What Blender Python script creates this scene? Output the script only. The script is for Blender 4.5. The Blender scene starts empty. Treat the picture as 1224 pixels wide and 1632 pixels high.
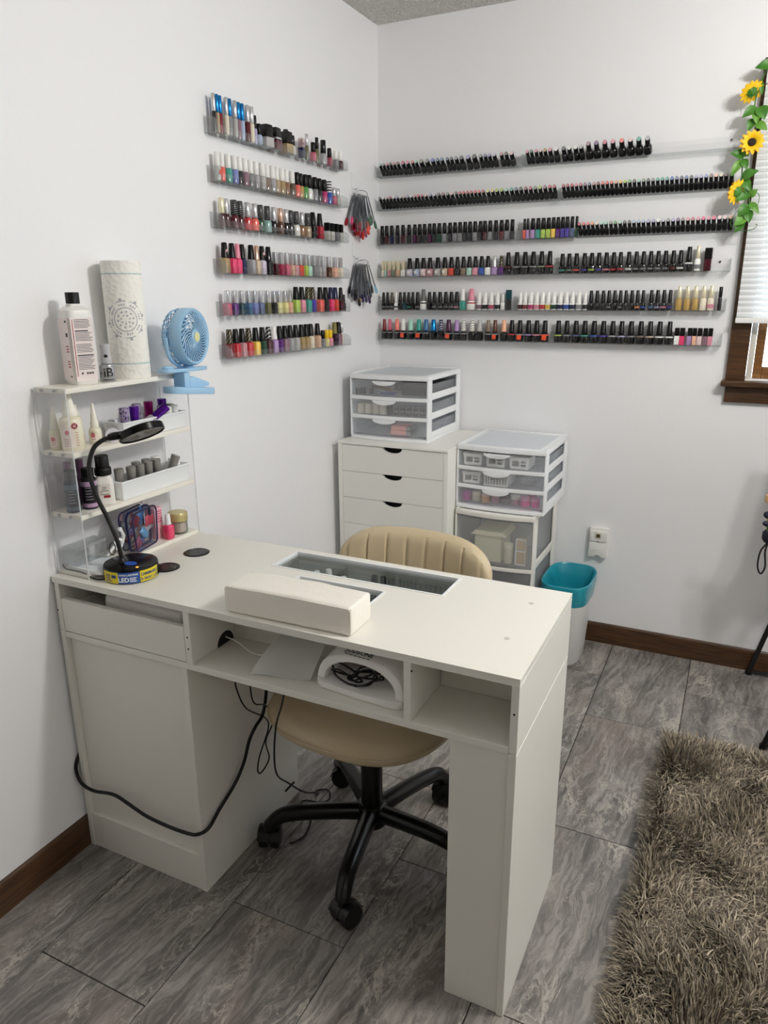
import bpy, bmesh, math, random
from mathutils import Vector, Matrix

# ------------------------------------------------------------------ camera, world, lamps, exposure
SC = bpy.context.scene
COL = SC.collection
SC.view_settings.view_transform = 'Standard'
SC.view_settings.look = 'None'
SC.view_settings.gamma = 1.0
SC.view_settings.use_curve_mapping = False
SC.view_settings.exposure = 0.16
SC.cycles.max_bounces = 12
SC.cycles.diffuse_bounces = 6
SC.cycles.transparent_max_bounces = 40
SC.cycles.sample_clamp_indirect = 6.0

cam_data = bpy.data.cameras.new('camera')
cam = bpy.data.objects.new('camera', cam_data)
COL.objects.link(cam)
cam_data.sensor_fit = 'VERTICAL'
cam_data.sensor_height = 36.0
cam_data.lens = 1159.92 / 1632.0 * 36.0
cam_data.clip_start = 0.02
yaw, pitch, roll = math.radians(25.9585), math.radians(16.5270), math.radians(-0.3426)
fw = Vector((-math.sin(yaw) * math.cos(pitch), math.cos(yaw) * math.cos(pitch), -math.sin(pitch)))
rt = Vector((math.cos(yaw), math.sin(yaw), 0))
up = rt.cross(fw)
rt2 = math.cos(roll) * rt + math.sin(roll) * up
up2 = -math.sin(roll) * rt + math.cos(roll) * up
cam.matrix_world = Matrix(((rt2.x, up2.x, -fw.x, 1.44940), (rt2.y, up2.y, -fw.y, -2.94393),
                           (rt2.z, up2.z, -fw.z, 1.42190), (0, 0, 0, 1)))
SC.camera = cam

world = bpy.data.worlds.new('daylight')
SC.world = world
world.use_nodes = True
bg = world.node_tree.nodes['Background']
bg.inputs['Color'].default_value = (0.80, 0.90, 1.0, 1)
bg.inputs['Strength'].default_value = 10.0

def lamp(name, kind, loc, energy, color, size, rot=(0, 0, 0)):
    d = bpy.data.lights.new(name, kind)
    d.energy = energy
    d.color = color
    if kind == 'AREA':
        d.shape = 'DISK'
        d.size = size
    else:
        d.shadow_soft_size = size
    o = bpy.data.objects.new(name, d)
    o.location = loc
    o.rotation_euler = rot
    COL.objects.link(o)
    return o

# two bulbs of the ceiling fixture in the middle of the room (out of frame above the rug)
lamp('ceiling_bulb', 'POINT', (2.00, -1.47, 2.26), 29.5, (1.0, 0.988, 0.962), 0.055)
lamp('ceiling_bulb', 'POINT', (2.26, -1.52, 2.26), 29.5, (1.0, 0.988, 0.962), 0.055)

# added fill light behind the camera, softening the shade on front faces
lamp('rear_fill_light', 'POINT', (2.3, -3.7, 2.25), 6.0, (1.0, 0.985, 0.96), 0.12)

# ------------------------------------------------------------------ helpers
def lin(c):
    return c / 12.92 if c <= 0.04045 else ((c + 0.055) / 1.055) ** 2.4

def hx(h):
    h = h.lstrip('#')
    return tuple(lin(int(h[i:i + 2], 16) / 255.0) for i in (0, 2, 4)) + (1.0,)

MATS = {}

def mat(name, color='#ffffff', rough=0.5, metal=0.0, coat=0.0, bump=None, spec=0.5, emit=None, objcol=False, trans=0.0, var=None):
    if name in MATS:
        return MATS[name]
    m = bpy.data.materials.new(name)
    m.use_nodes = True
    nt = m.node_tree
    b = nt.nodes['Principled BSDF']
    c = hx(color) if isinstance(color, str) else color
    b.inputs['Base Color'].default_value = c
    m.diffuse_color = c
    b.inputs['Roughness'].default_value = rough
    b.inputs['Metallic'].default_value = metal
    b.inputs['Coat Weight'].default_value = coat
    b.inputs['Coat Roughness'].default_value = 0.08
    b.inputs['Specular IOR Level'].default_value = spec
    b.inputs['Transmission Weight'].default_value = trans
    if emit:
        b.inputs['Emission Color'].default_value = hx(emit[0])
        b.inputs['Emission Strength'].default_value = emit[1]
    if objcol:
        oi = nt.nodes.new('ShaderNodeObjectInfo')
        nt.links.new(oi.outputs['Color'], b.inputs['Base Color'])
    if var:   # colour variation: (scale, other colour, stretch)
        tc = nt.nodes.new('ShaderNodeTexCoord')
        mp = nt.nodes.new('ShaderNodeMapping')
        mp.inputs['Scale'].default_value = var[2]
        nz = nt.nodes.new('ShaderNodeTexNoise')
        nz.inputs['Scale'].default_value = var[0]
        nz.inputs['Detail'].default_value = 6
        rp = nt.nodes.new('ShaderNodeValToRGB')
        rp.color_ramp.elements[0].position = 0.35
        rp.color_ramp.elements[1].position = 0.68
        rp.color_ramp.elements[0].color = c
        rp.color_ramp.elements[1].color = hx(var[1])
        nt.links.new(tc.outputs['Object'], mp.inputs['Vector'])
        nt.links.new(mp.outputs[0], nz.inputs['Vector'])
        nt.links.new(nz.outputs[0], rp.inputs[0])
        nt.links.new(rp.outputs[0], b.inputs['Base Color'])
    if bump:  # (scale, strength, distance)
        tc = nt.nodes.new('ShaderNodeTexCoord')
        nz = nt.nodes.new('ShaderNodeTexNoise')
        nz.inputs['Scale'].default_value = bump[0]
        nz.inputs['Detail'].default_value = 3
        bp = nt.nodes.new('ShaderNodeBump')
        bp.inputs['Strength'].default_value = bump[1]
        bp.inputs['Distance'].default_value = bump[2]
        nt.links.new(tc.outputs['Object'], nz.inputs['Vector'])
        nt.links.new(nz.outputs[0], bp.inputs['Height'])
        nt.links.new(bp.outputs[0], b.inputs['Normal'])
    MATS[name] = m
    return m

def clear_mat(name, tint='#f2f5f5', gloss=0.10, rough=0.03, haze=0.0, hazecol='#e8eaec', fres=0.55):
    """Thin clear or frosted plastic: see-through, a Fresnel gloss and, for frosted ones, a share of milky diffuse."""
    if name in MATS:
        return MATS[name]
    m = bpy.data.materials.new(name)
    m.use_nodes = True
    nt = m.node_tree
    for n in list(nt.nodes):
        nt.nodes.remove(n)
    out = nt.nodes.new('ShaderNodeOutputMaterial')
    tr = nt.nodes.new('ShaderNodeBsdfTransparent')
    tr.inputs[0].default_value = hx(tint)
    gl = nt.nodes.new('ShaderNodeBsdfGlossy')
    gl.inputs['Roughness'].default_value = rough
    lw = nt.nodes.new('ShaderNodeLayerWeight')
    lw.inputs[0].default_value = 0.25
    mm = nt.nodes.new('ShaderNodeMath')
    mm.operation = 'MULTIPLY_ADD'
    mm.inputs[1].default_value = fres
    mm.inputs[2].default_value = gloss * 0.4
    nt.links.new(lw.outputs['Fresnel'], mm.inputs[0])
    base = tr
    if haze > 0:
        df = nt.nodes.new('ShaderNodeBsdfDiffuse')
        df.inputs[0].default_value = hx(hazecol)
        tl = nt.nodes.new('ShaderNodeBsdfTranslucent')
        tl.inputs[0].default_value = hx(hazecol)
        md = nt.nodes.new('ShaderNodeMixShader')
        md.inputs[0].default_value = 0.4
        nt.links.new(df.outputs[0], md.inputs[1])
        nt.links.new(tl.outputs[0], md.inputs[2])
        mh = nt.nodes.new('ShaderNodeMixShader')
        mh.inputs[0].default_value = haze
        nt.links.new(tr.outputs[0], mh.inputs[1])
        nt.links.new(md.outputs[0], mh.inputs[2])
        base = mh
    mx = nt.nodes.new('ShaderNodeMixShader')
    nt.links.new(mm.outputs[0], mx.inputs[0])
    nt.links.new(base.outputs[0], mx.inputs[1])
    nt.links.new(gl.outputs[0], mx.inputs[2])
    nt.links.new(mx.outputs[0], out.inputs[0])
    MATS[name] = m
    return m

class MB:
    """Collects simple shapes and links them as ONE mesh object."""
    def __init__(s):
        s.v, s.f = [], []
    def add(s, verts, faces):
        n = len(s.v)
        s.v += [tuple(p) for p in verts]
        s.f += [tuple(i + n for i in f) for f in faces]
        return s
    def box(s, x0, x1, y0, y1, z0, z1):
        return s.add([(x0, y0, z0), (x1, y0, z0), (x1, y1, z0), (x0, y1, z0), (x0, y0, z1), (x1, y0, z1), (x1, y1, z1), (x0, y1, z1)],
                     [(3, 2, 1, 0), (4, 5, 6, 7), (0, 1, 5, 4), (1, 2, 6, 5), (2, 3, 7, 6), (3, 0, 4, 7)])
    def lathe(s, prof, c=(0, 0, 0), seg=20, power=2.0, sx=1.0, sy=1.0, axis=None, cap=True):
        """prof: (radius, height) pairs; power>2 squares the section."""
        vs, fs = [], []
        for r, h in prof:
            for k in range(seg):
                a = 2 * math.pi * (k + 0.5) / seg
                ca, sa = math.cos(a), math.sin(a)
                d = (abs(ca) ** power + abs(sa) ** power) ** (-1.0 / power)
                vs.append(Vector((r * d * ca * sx, r * d * sa * sy, h)))
        n = len(prof)
        for i in range(n - 1):
            for k in range(seg):
                k2 = (k + 1) % seg
                fs.append((i * seg + k, i * seg + k2, (i + 1) * seg + k2, (i + 1) * seg + k))
        if cap:
            if prof[0][0] > 1e-6:
                fs.append(tuple(range(seg - 1, -1, -1)))
            if prof[-1][0] > 1e-6:
                fs.append(tuple((n - 1) * seg + k for k in range(seg)))
        if axis is not None:
            q = Vector((0, 0, 1)).rotation_difference(Vector(axis).normalized())
            vs = [q @ p for p in vs]
        c = Vector(c)
        return s.add([p + c for p in vs], fs)
    def cyl(s, c, r, h, axis=(0, 0, 1), seg=20, r2=None, bev=0.0):
        r2 = r if r2 is None else r2
        pr = [(r, 0), (r2, h)] if not bev else [(r - bev, 0), (r, bev), (r2, h - bev), (r2 - bev, h)]
        return s.lathe(pr, c, seg, axis=axis)
    def tube(s, pts, r, seg=8, closed=False, cap=True):
        pts = [Vector(p) for p in pts]
        n = len(pts)
        rr = r if isinstance(r, (list, tuple)) else [r] * n
        vs, fs = [], []
        prev = None
        for i, p in enumerate(pts):
            if closed:
                t = pts[(i + 1) % n] - pts[i - 1]
            else:
                t = pts[min(i + 1, n - 1)] - pts[max(i - 1, 0)]
            t.normalize()
            if prev is None:
                u = t.orthogonal().normalized()
            else:
                u = (prev - t * prev.dot(t))
                u = u.normalized() if u.length > 1e-6 else t.orthogonal().normalized()
            prev = u
            w = t.cross(u)
            for k in range(seg):
                a = 2 * math.pi * k / seg
                vs.append(p + (u * math.cos(a) + w * math.sin(a)) * rr[i])
        m = n if closed else n - 1
        for i in range(m):
            j = (i + 1) % n
            for k in range(seg):
                k2 = (k + 1) % seg
                fs.append((i * seg + k, i * seg + k2, j * seg + k2, j * seg + k))
        if cap and not closed:
            fs.append(tuple(range(seg - 1, -1, -1)))
            fs.append(tuple((n - 1) * seg + k for k in range(seg)))
        return s.add(vs, fs)
    def prism(s, poly, o, u, v, w):
        """poly in (u, v) coordinates from origin o, extruded along w."""
        o, u, v, w = Vector(o), Vector(u), Vector(v), Vector(w)
        n = len(poly)
        vs = [o + u * a + v * b for a, b in poly] + [o + u * a + v * b + w for a, b in poly]
        fs = [tuple(range(n - 1, -1, -1)), tuple(range(n, 2 * n))]
        fs += [(i, (i + 1) % n, n + (i + 1) % n, n + i) for i in range(n)]
        return s.add(vs, fs)
    def xf(s, M):
        s.v = [tuple(M @ Vector(p)) for p in s.v]
        return s
    def mesh(s, name, bevel=0.0, bseg=2, smooth=True, recalc=True):
        me = bpy.data.meshes.new(name)
        me.from_pydata(s.v, [], s.f)
        if bevel or recalc:
            bm = bmesh.new()
            bm.from_mesh(me)
            if bevel:
                es = [e for e in bm.edges if len(e.link_faces) == 2 and e.calc_face_angle(0) > 0.6]
                bmesh.ops.bevel(bm, geom=es, offset=bevel, segments=bseg, affect='EDGES', profile=0.6)
            bmesh.ops.recalc_face_normals(bm, faces=bm.faces)
            bm.to_mesh(me)
            bm.free()
        if smooth:
            me.polygons.foreach_set('use_smooth', [True] * len(me.polygons))
            me.set_sharp_from_angle(angle=math.radians(38))
        return me
    def build(s, name, m, parent=None, bevel=0.0, bseg=2, smooth=True, local=False, label=None, kind=None):
        me = s.mesh(name, bevel, bseg, smooth)
        if m is not None:
            me.materials.append(m)
        o = bpy.data.objects.new(name, me)
        COL.objects.link(o)
        if parent is not None:
            o.parent = parent
            if not local:
                base = ORIG[parent.name]
                ORIG[o.name] = base
                me.transform(Matrix.Translation(-Vector(base)))
            else:
                ORIG[o.name] = ORIG.get(parent.name, (0, 0, 0))
        else:
            ORIG[o.name] = (0, 0, 0)
        if label:
            o['label'] = label
        if kind:
            o['kind'] = kind
        return o

ORIG = {}

def thing(name, label, cat, loc=(0, 0, 0), rotz=0.0, group=None, rot=None):
    o = bpy.data.objects.new(name, None)
    o.empty_display_size = 0.05
    COL.objects.link(o)
    o.location = loc
    o.rotation_euler = rot if rot else (0, 0, rotz)
    ORIG[o.name] = tuple(loc)
    o['label'] = label
    o['category'] = cat
    if group:
        o['group'] = group
    return o

def tag(o, label, cat, group=None):
    o['label'] = label
    o['category'] = cat
    if group:
        o['group'] = group
    return o

def spline(pts, n=8):
    """Catmull-Rom through the points."""
    P = [Vector(p) for p in pts]
    P = [P[0] * 2 - P[1]] + P + [P[-1] * 2 - P[-2]]
    out = []
    for i in range(1, len(P) - 2):
        for k in range(n):
            t = k / n
            a, b, c, d = P[i - 1], P[i], P[i + 1], P[i + 2]
            out.append(0.5 * ((2 * b) + (c - a) * t + (2 * a - 5 * b + 4 * c - d) * t * t + (3 * b - a - 3 * c + d) * t ** 3))
    out.append(P[-2])
    return out

def text_geo(s, size, align='CENTER', bold=0.0):
    cu = bpy.data.curves.new('lettering', 'FONT')
    cu.body = s
    cu.size = size
    cu.align_x = align
    cu.align_y = 'CENTER'
    cu.offset = bold
    cu.resolution_u = 2
    o = bpy.data.objects.new('lettering', cu)
    COL.objects.link(o)
    me = bpy.data.meshes.new_from_object(o.evaluated_get(bpy.context.evaluated_depsgraph_get()))
    vs = [tuple(v.co) for v in me.vertices]
    fs = [tuple(p.vertices) for p in me.polygons]
    bpy.data.objects.remove(o)
    bpy.data.curves.remove(cu)
    bpy.data.meshes.remove(me)
    return vs, fs

def text_flat(mb, s, size, o, u, v, align='CENTER', bold=0.0):
    vs, fs = text_geo(s, size, align, bold)
    o, u, v = Vector(o), Vector(u).normalized(), Vector(v).normalized()
    return mb.add([o + u * x + v * y for x, y, z in vs], fs)

def text_cyl(mb, s, size, c, r, a0, z, bold=0.0):
    """Lettering wrapped round a vertical cylinder, centred at angle a0."""
    vs, fs = text_geo(s, size, 'CENTER', bold)
    return mb.add([(c[0] + r * math.cos(a0 + x / r), c[1] + r * math.sin(a0 + x / r), z + y) for x, y, zz in vs], fs)

def copy_tree(o, parent=None):
    c = o.copy()
    COL.objects.link(c)
    if parent is not None:
        c.parent = parent
    for ch in list(o.children):
        copy_tree(ch, c)
    return c

# ------------------------------------------------------------------ materials
WALL = mat('painted_wall', '#f2f2f3', 0.42, bump=(160.0, 0.10, 0.004), spec=0.35)
LAM = mat('white_laminate', '#e6e3da', 0.38, bump=(400.0, 0.03, 0.001))
LAMC = mat('cabinet_laminate', '#f0efe9', 0.40)
LEDGE = mat('laminate_edge', '#dcd7ca', 0.45)
BLACK = mat('black_plastic', '#09090a', 0.36, spec=0.4)
BLACKG = mat('black_gloss', '#050506', 0.22, spec=0.2, coat=0.06)
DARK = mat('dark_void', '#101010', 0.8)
WHITEP = mat('white_plastic', '#eef0f1', 0.32)
WHITES = mat('white_shelf', '#ece8dd', 0.35)
WOOD = mat('stained_oak', '#583a20', 0.42, var=(9.0, '#3a2412', (1.2, 1.2, 14.0)), coat=0.15)
WOODX = mat('stained_oak_long', '#55381f', 0.42, var=(9.0, '#362111', (1.0, 18.0, 14.0)), coat=0.15)
WOODY = mat('stained_oak_side', '#583a20', 0.42, var=(9.0, '#382211', (18.0, 1.0, 14.0)), coat=0.15)
WOODL = mat('oak_sash', '#7d5326', 0.42, var=(8.0, '#5c3916', (1.2, 1.2, 12.0)), coat=0.15)
ACR = clear_mat('clear_acrylic', '#fdfdfd', 0.02, fres=0.12)
ACRS = clear_mat('clear_acrylic_shelf', '#f0f2f2', 0.03, fres=0.14)
ACRT = clear_mat('clear_acrylic_thick', '#f4f6f6', 0.04, fres=0.20, haze=0.10, hazecol='#ffffff')
CHROME = mat('chrome', '#c9c9cc', 0.12, metal=1.0)
STEEL = mat('brushed_steel', '#9b9b9d', 0.35, metal=1.0)
PAPER = mat('white_paper', '#f3f1ea', 0.8)
CREAMV = mat('cream_vinyl', '#c4b394', 0.42, bump=(300.0, 0.08, 0.001), spec=0.4)
TRED = mat('red_print', '#a01828', 0.6)
TINK = mat('dark_print', '#4a4a4e', 0.7)

# ------------------------------------------------------------------ the room
RX, RY, RH = 3.30, -4.30, 2.44

def struct(o):
    o['kind'] = 'structure'
    return o

def floor_tile_mat():
    m = bpy.data.materials.new('marbled_vinyl_tile')
    m.use_nodes = True
    nt = m.node_tree
    N, Lk = nt.nodes, nt.links
    b = N['Principled BSDF']
    tc = N.new('ShaderNodeTexCoord')
    oi = N.new('ShaderNodeObjectInfo')
    mul = N.new('ShaderNodeVectorMath'); mul.operation = 'SCALE'
    comb = N.new('ShaderNodeCombineXYZ')
    for i, k in enumerate((37.0, 91.0, 13.0)):
        mm = N.new('ShaderNodeMath'); mm.operation = 'MULTIPLY'; mm.inputs[1].default_value = k
        Lk.new(oi.outputs['Random'], mm.inputs[0]); Lk.new(mm.outputs[0], comb.inputs[i])
    add = N.new('ShaderNodeVectorMath'); add.operation = 'ADD'
    Lk.new(tc.outputs['Object'], add.inputs[0]); Lk.new(comb.outputs[0], add.inputs[1])
    mp = N.new('ShaderNodeMapping')
    mp.inputs['Rotation'].default_value = (0, 0, math.radians(22))
    mp.inputs['Scale'].default_value = (6.0, 2.1, 1.0)
    Lk.new(add.outputs[0], mp.inputs['Vector'])
    def noise(vec, sc, det, rough=0.6, dist=0.0):
        n = N.new('ShaderNodeTexNoise')
        n.inputs['Scale'].default_value = sc; n.inputs['Detail'].default_value = det
        n.inputs['Roughness'].default_value = rough; n.inputs['Distortion'].default_value = dist
        Lk.new(vec, n.inputs['Vector'])
        return n
    def ramp(sock, stops):
        r = N.new('ShaderNodeValToRGB')
        e = r.color_ramp.elements
        e[0].position, e[0].color = stops[0]
        e[1].position, e[1].color = stops[-1]
        for ps, cl in stops[1:-1]:
            x = e.new(ps); x.color = cl
        Lk.new(sock, r.inputs[0])
        return r.outputs[0]
    def mth(op, a, b):
        m_ = N.new('ShaderNodeMath'); m_.operation = op
        for i, v in enumerate((a, b)):
            if isinstance(v, (int, float)):
                m_.inputs[i].default_value = v
            elif v is not None:
                Lk.new(v, m_.inputs[i])
        return m_.outputs[0]
    def mixc(fac, a, b):
        m_ = N.new('ShaderNodeMix'); m_.data_type = 'RGBA'
        for i, v in ((0, fac), (6, a), (7, b)):
            if isinstance(v, tuple):
                m_.inputs[i].default_value = v
            else:
                Lk.new(v, m_.inputs[i])
        return m_.outputs[2]
    n0 = noise(mp.outputs[0], 1.2, 4)
    warp = N.new('ShaderNodeVectorMath'); warp.operation = 'SCALE'; warp.inputs['Scale'].default_value = 0.75
    Lk.new(n0.outputs['Color'], warp.inputs[0])
    add2 = N.new('ShaderNodeVectorMath'); add2.operation = 'ADD'
    Lk.new(mp.outputs[0], add2.inputs[0]); Lk.new(warp.outputs[0], add2.inputs[1])
    W1, G1 = (1, 1, 1, 1), (0, 0, 0, 1)
    n1 = noise(add2.outputs[0], 2.0, 12, 0.68)
    base = ramp(n1.outputs[0], [(0.30, hx('#4a4644')), (0.44, hx('#645f5c')), (0.55, hx('#787370')), (0.70, hx('#9d968f'))])
    # fine streaks along the grain
    mp2 = N.new('ShaderNodeMapping'); mp2.inputs['Scale'].default_value = (2.6, 0.42, 1.0)
    Lk.new(add2.outputs[0], mp2.inputs['Vector'])
    n4 = noise(mp2.outputs[0], 5.0, 10, 0.7)
    streak = ramp(n4.outputs[0], [(0.47, G1), (0.62, W1)])
    c1 = mixc(mth('MULTIPLY', streak, 0.60), base, hx('#a6a19b'))
    dstreak = ramp(n4.outputs[0], [(0.30, W1), (0.43, G1)])
    c1 = mixc(mth('MULTIPLY', dstreak, 0.65), c1, hx('#3a3737'))
    # faint warm stain
    n5 = noise(add2.outputs[0], 0.8, 3)
    warm = ramp(n5.outputs[0], [(0.52, G1), (0.70, W1)])
    c1 = mixc(mth('MULTIPLY', warm, 0.40), c1, hx('#87776b'))
    # crisp pale veins where warped noises cross their middle value, broken up by another noise
    veins = None
    for sc, wd in ((1.4, .020), (2.6, .014), (4.6, .012)):
        nv = noise(add2.outputs[0], sc, 8, 0.62, 0.5)
        v_ = ramp(mth('ABSOLUTE', mth('SUBTRACT', nv.outputs[0], 0.5), None), [(0.0, W1), (wd, G1)])
        veins = v_ if veins is None else mth('MAXIMUM', veins, v_)
    n3 = noise(add2.outputs[0], 1.7, 4)
    brk = ramp(n3.outputs[0], [(0.44, G1), (0.64, W1)])
    out_c = mixc(mth('MULTIPLY', mth('MULTIPLY', veins, brk), 0.85), c1, hx('#c2bbb0'))
    Lk.new(out_c, b.inputs['Base Color'])
    b.inputs['Roughness'].default_value = 0.36
    bp = N.new('ShaderNodeBump'); bp.inputs['Strength'].default_value = 0.12; bp.inputs['Distance'].default_value = 0.002
    Lk.new(n1.outputs[0], bp.inputs['Height']); Lk.new(bp.outputs[0], b.inputs['Normal'])
    return m

def build_room():
    fl = struct(MB().box(-0.1, RX + 0.1, RY - 0.1, 0.1, -0.10, -0.0035).build('floor', mat('tile_joint', '#191716', 0.8)))
    TM = floor_tile_mat()
    W, Lt, gap = 0.3065, 0.607, 0.0024
    x = 0.176 - W
    k = 0
    while x < RX:
        y = (-0.295 if k % 2 else -0.598)
        # columns alternate their cross joints by half a tile
        ys = y + 0.607 * 2
        while ys > RY:
            x0, x1 = max(x + gap / 2, 0.0), min(x + W - gap / 2, RX)
            y1, y0 = min(ys - gap / 2, 0.0), max(ys - Lt + gap / 2, RY)
            if x1 - x0 > 0.02 and y1 - y0 > 0.02:
                w2, h2 = (x1 - x0) / 2, (y1 - y0) / 2
                o = MB().box(-w2, w2, -h2, h2, -0.004, 0.0).build('tile', TM, fl, bevel=0.0007, bseg=1, local=True)
                o.location = (x0 + w2, y0 + h2, 0.0)
            ys -= Lt
        x += W
        k += 1
    # the window opening is cut out of the back wall
    wx0, wx1, wz0, wz1 = 1.462, 2.50, 1.128, 2.085
    wb = MB()
    wb.box(-0.12, wx0, 0.0, 0.14, -0.1, RH)
    wb.box(wx1, RX + 0.12, 0.0, 0.14, -0.1, RH)
    wb.box(wx0, wx1, 0.0, 0.14, -0.1, wz0)
    wb.box(wx0, wx1, 0.0, 0.14, wz1, RH)
    struct(wb.build('wall_back', WALL, smooth=False))
    struct(MB().box(-0.12, 0.0, RY, 0.0, -0.1, RH).build('wall_left', WALL, smooth=False))
    struct(MB().box(RX, RX + 0.12, RY, 0.0, -0.1, RH).build('wall_right', WALL, smooth=False))
    struct(MB().box(-0.12, RX + 0.12, RY - 0.12, RY, -0.1, RH).build('wall_front', mat('dimmed_far_wall', '#8c8781', 0.6), smooth=False))  # unseen wall, its colour darkened to cut light bounced from behind camera
    # popcorn ceiling
    cm = bpy.data.materials.new('popcorn_ceiling')
    cm.use_nodes = True
    nt = cm.node_tree
    b = nt.nodes['Principled BSDF']
    b.inputs['Base Color'].default_value = hx('#e3e0da')
    b.inputs['Roughness'].default_value = 0.95
    tc = nt.nodes.new('ShaderNodeTexCoord')
    vo = nt.nodes.new('ShaderNodeTexVoronoi')
    vo.inputs['Scale'].default_value = 95.0
    nz = nt.nodes.new('ShaderNodeTexNoise')
    nz.inputs['Scale'].default_value = 60.0
    ad = nt.nodes.new('ShaderNodeMath'); ad.operation = 'SUBTRACT'
    bp = nt.nodes.new('ShaderNodeBump')
    bp.inputs['Strength'].default_value = 1.0
    bp.inputs['Distance'].default_value = 0.012
    nt.links.new(tc.outputs['Object'], vo.inputs['Vector'])
    nt.links.new(tc.outputs['Object'], nz.inputs['Vector'])
    nt.links.new(nz.outputs[0], ad.inputs[0])
    nt.links.new(vo.outputs['Distance'], ad.inputs[1])
    nt.links.new(ad.outputs[0], bp.inputs['Height'])
    nt.links.new(bp.outputs[0], b.inputs['Normal'])
    struct(MB().box(-0.12, RX + 0.12, RY - 0.12, 0.14, RH, RH + 0.1).build('ceiling', cm, smooth=False))
    # baseboards: flat board with a rounded top edge
    prof = [(0, 0), (0.010, 0), (0.010, 0.078), (0.008, 0.084), (0.005, 0.088), (0, 0.088)]
    struct(MB().prism(prof, (0, RY, 0), (1, 0, 0), (0, 0, 1), (0, -RY - 0.0, 0)).build('baseboard_left', WOODY, smooth=False))
    struct(MB().prism(prof, (0.0102, 0, 0), (0, -1, 0), (0, 0, 1), (RX - 0.0204, 0, 0)).build('baseboard_back', WOODX, smooth=False))
    struct(MB().prism(prof, (RX, RY, 0), (-1, 0, 0), (0, 0, 1), (0, -RY, 0)).build('baseboard_right', WOODY, smooth=False))
    # ---- window
    wn = bpy.data.objects.new('window_1', None)
    COL.objects.link(wn)
    ORIG[wn.name] = (0, 0, 0)
    struct(wn)
    for nm, bx in (('casing', (1.397, 1.462, -0.020, 0.0, 1.124, 2.150)), ('casing', (2.50, 2.565, -0.020, 0.0, 1.124, 2.150)),
                   ('casing', (1.463, 2.499, -0.020, 0.0, 2.085, 2.150))):
        MB().box(*bx).build(nm, WOOD, wn, bevel=0.004)
    MB().box(1.385, 2.58, -0.050, 0.02, 1.104, 1.124).build('sill', WOODX, wn, bevel=0.005)
    MB().box(1.401, 2.56, -0.018, 0.0, 1.045, 1.103).build('apron', WOODX, wn, bevel=0.004)
    MB().box(1.463, 1.482, 0.002, 0.10, 1.124, 2.084).build('track', mat('window_track', '#d9d4c8', 0.5), wn, bevel=0.002)
    MB().box(2.480, 2.499, 0.002, 0.10, 1.124, 2.084).build('track', MATS['window_track'], wn, bevel=0.002)
    for z0, z1, yy in ((1.126, 1.62, 0.03), (1.60, 2.083, 0.07)):
        sf = MB()
        sf.box(1.483, 1.512, yy, yy + 0.03, z0, z1).box(2.450, 2.479, yy, yy + 0.03, z0, z1)
        sf.box(1.512, 2.450, yy, yy + 0.03, z0, z0 + 0.045).box(1.512, 2.450, yy, yy + 0.03, z1 - 0.03, z1)
        s = sf.build('sash', WOODL, wn, bevel=0.003)
        MB().box(1.510, 2.452, yy + 0.012, yy + 0.016, z0 + 0.043, z1 - 0.028).build('pane', clear_mat('window_glass', '#eef4f8', 0.05), s)
    # cellular shade lowered over most of the window
    bl = thing('window_shade', 'white pleated cellular shade lowered over the oak window', 'window shade', (1.41, -0.03, 2.12))
    hm = mat('shade_rail', '#eeeeec', 0.4)
    MB().box(1.408, 2.56, -0.062, -0.022, 2.065, 2.118).build('head_rail', hm, bl, bevel=0.004)
    sm = bpy.data.materials.new('shade_fabric')
    sm.use_nodes = True
    nt = sm.node_tree
    for n in list(nt.nodes):
        nt.nodes.remove(n)
    out = nt.nodes.new('ShaderNodeOutputMaterial')
    df = nt.nodes.new('ShaderNodeBsdfDiffuse'); df.inputs[0].default_value = hx('#fbfbfa')
    tl = nt.nodes.new('ShaderNodeBsdfTranslucent'); tl.inputs[0].default_value = hx('#fafbfb')
    mx = nt.nodes.new('ShaderNodeMixShader'); mx.inputs[0].default_value = 0.45
    nt.links.new(df.outputs[0], mx.inputs[1]); nt.links.new(tl.outputs[0], mx.inputs[2]); nt.links.new(mx.outputs[0], out.inputs[0])
    MATS['shade_fabric'] = sm
    z = 2.066
    n = 0
    while z > 1.345:
        d = 0.0185
        p = [(-0.046, z), (-0.0455, z - 0.0003), (-0.0495, z - d / 2), (-0.0455, z - d + 0.0003), (-0.0345, z - d / 2 - 0.004), (-0.0345, z - d / 2 + 0.004)]
        pl = MB().prism([(a, b) for a, b in p[1:]], (1.409, 0, 0), (0, 1, 0), (0, 0, 1), (1.149, 0, 0))
        pl.build('pleat', sm, bl, smooth=False)
        z -= d
        n += 1
    MB().box(1.407, 2.561, -0.060, -0.024, z - 0.020, z - 0.001).build('bottom_rail', hm, bl, bevel=0.004)

build_room()

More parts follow.
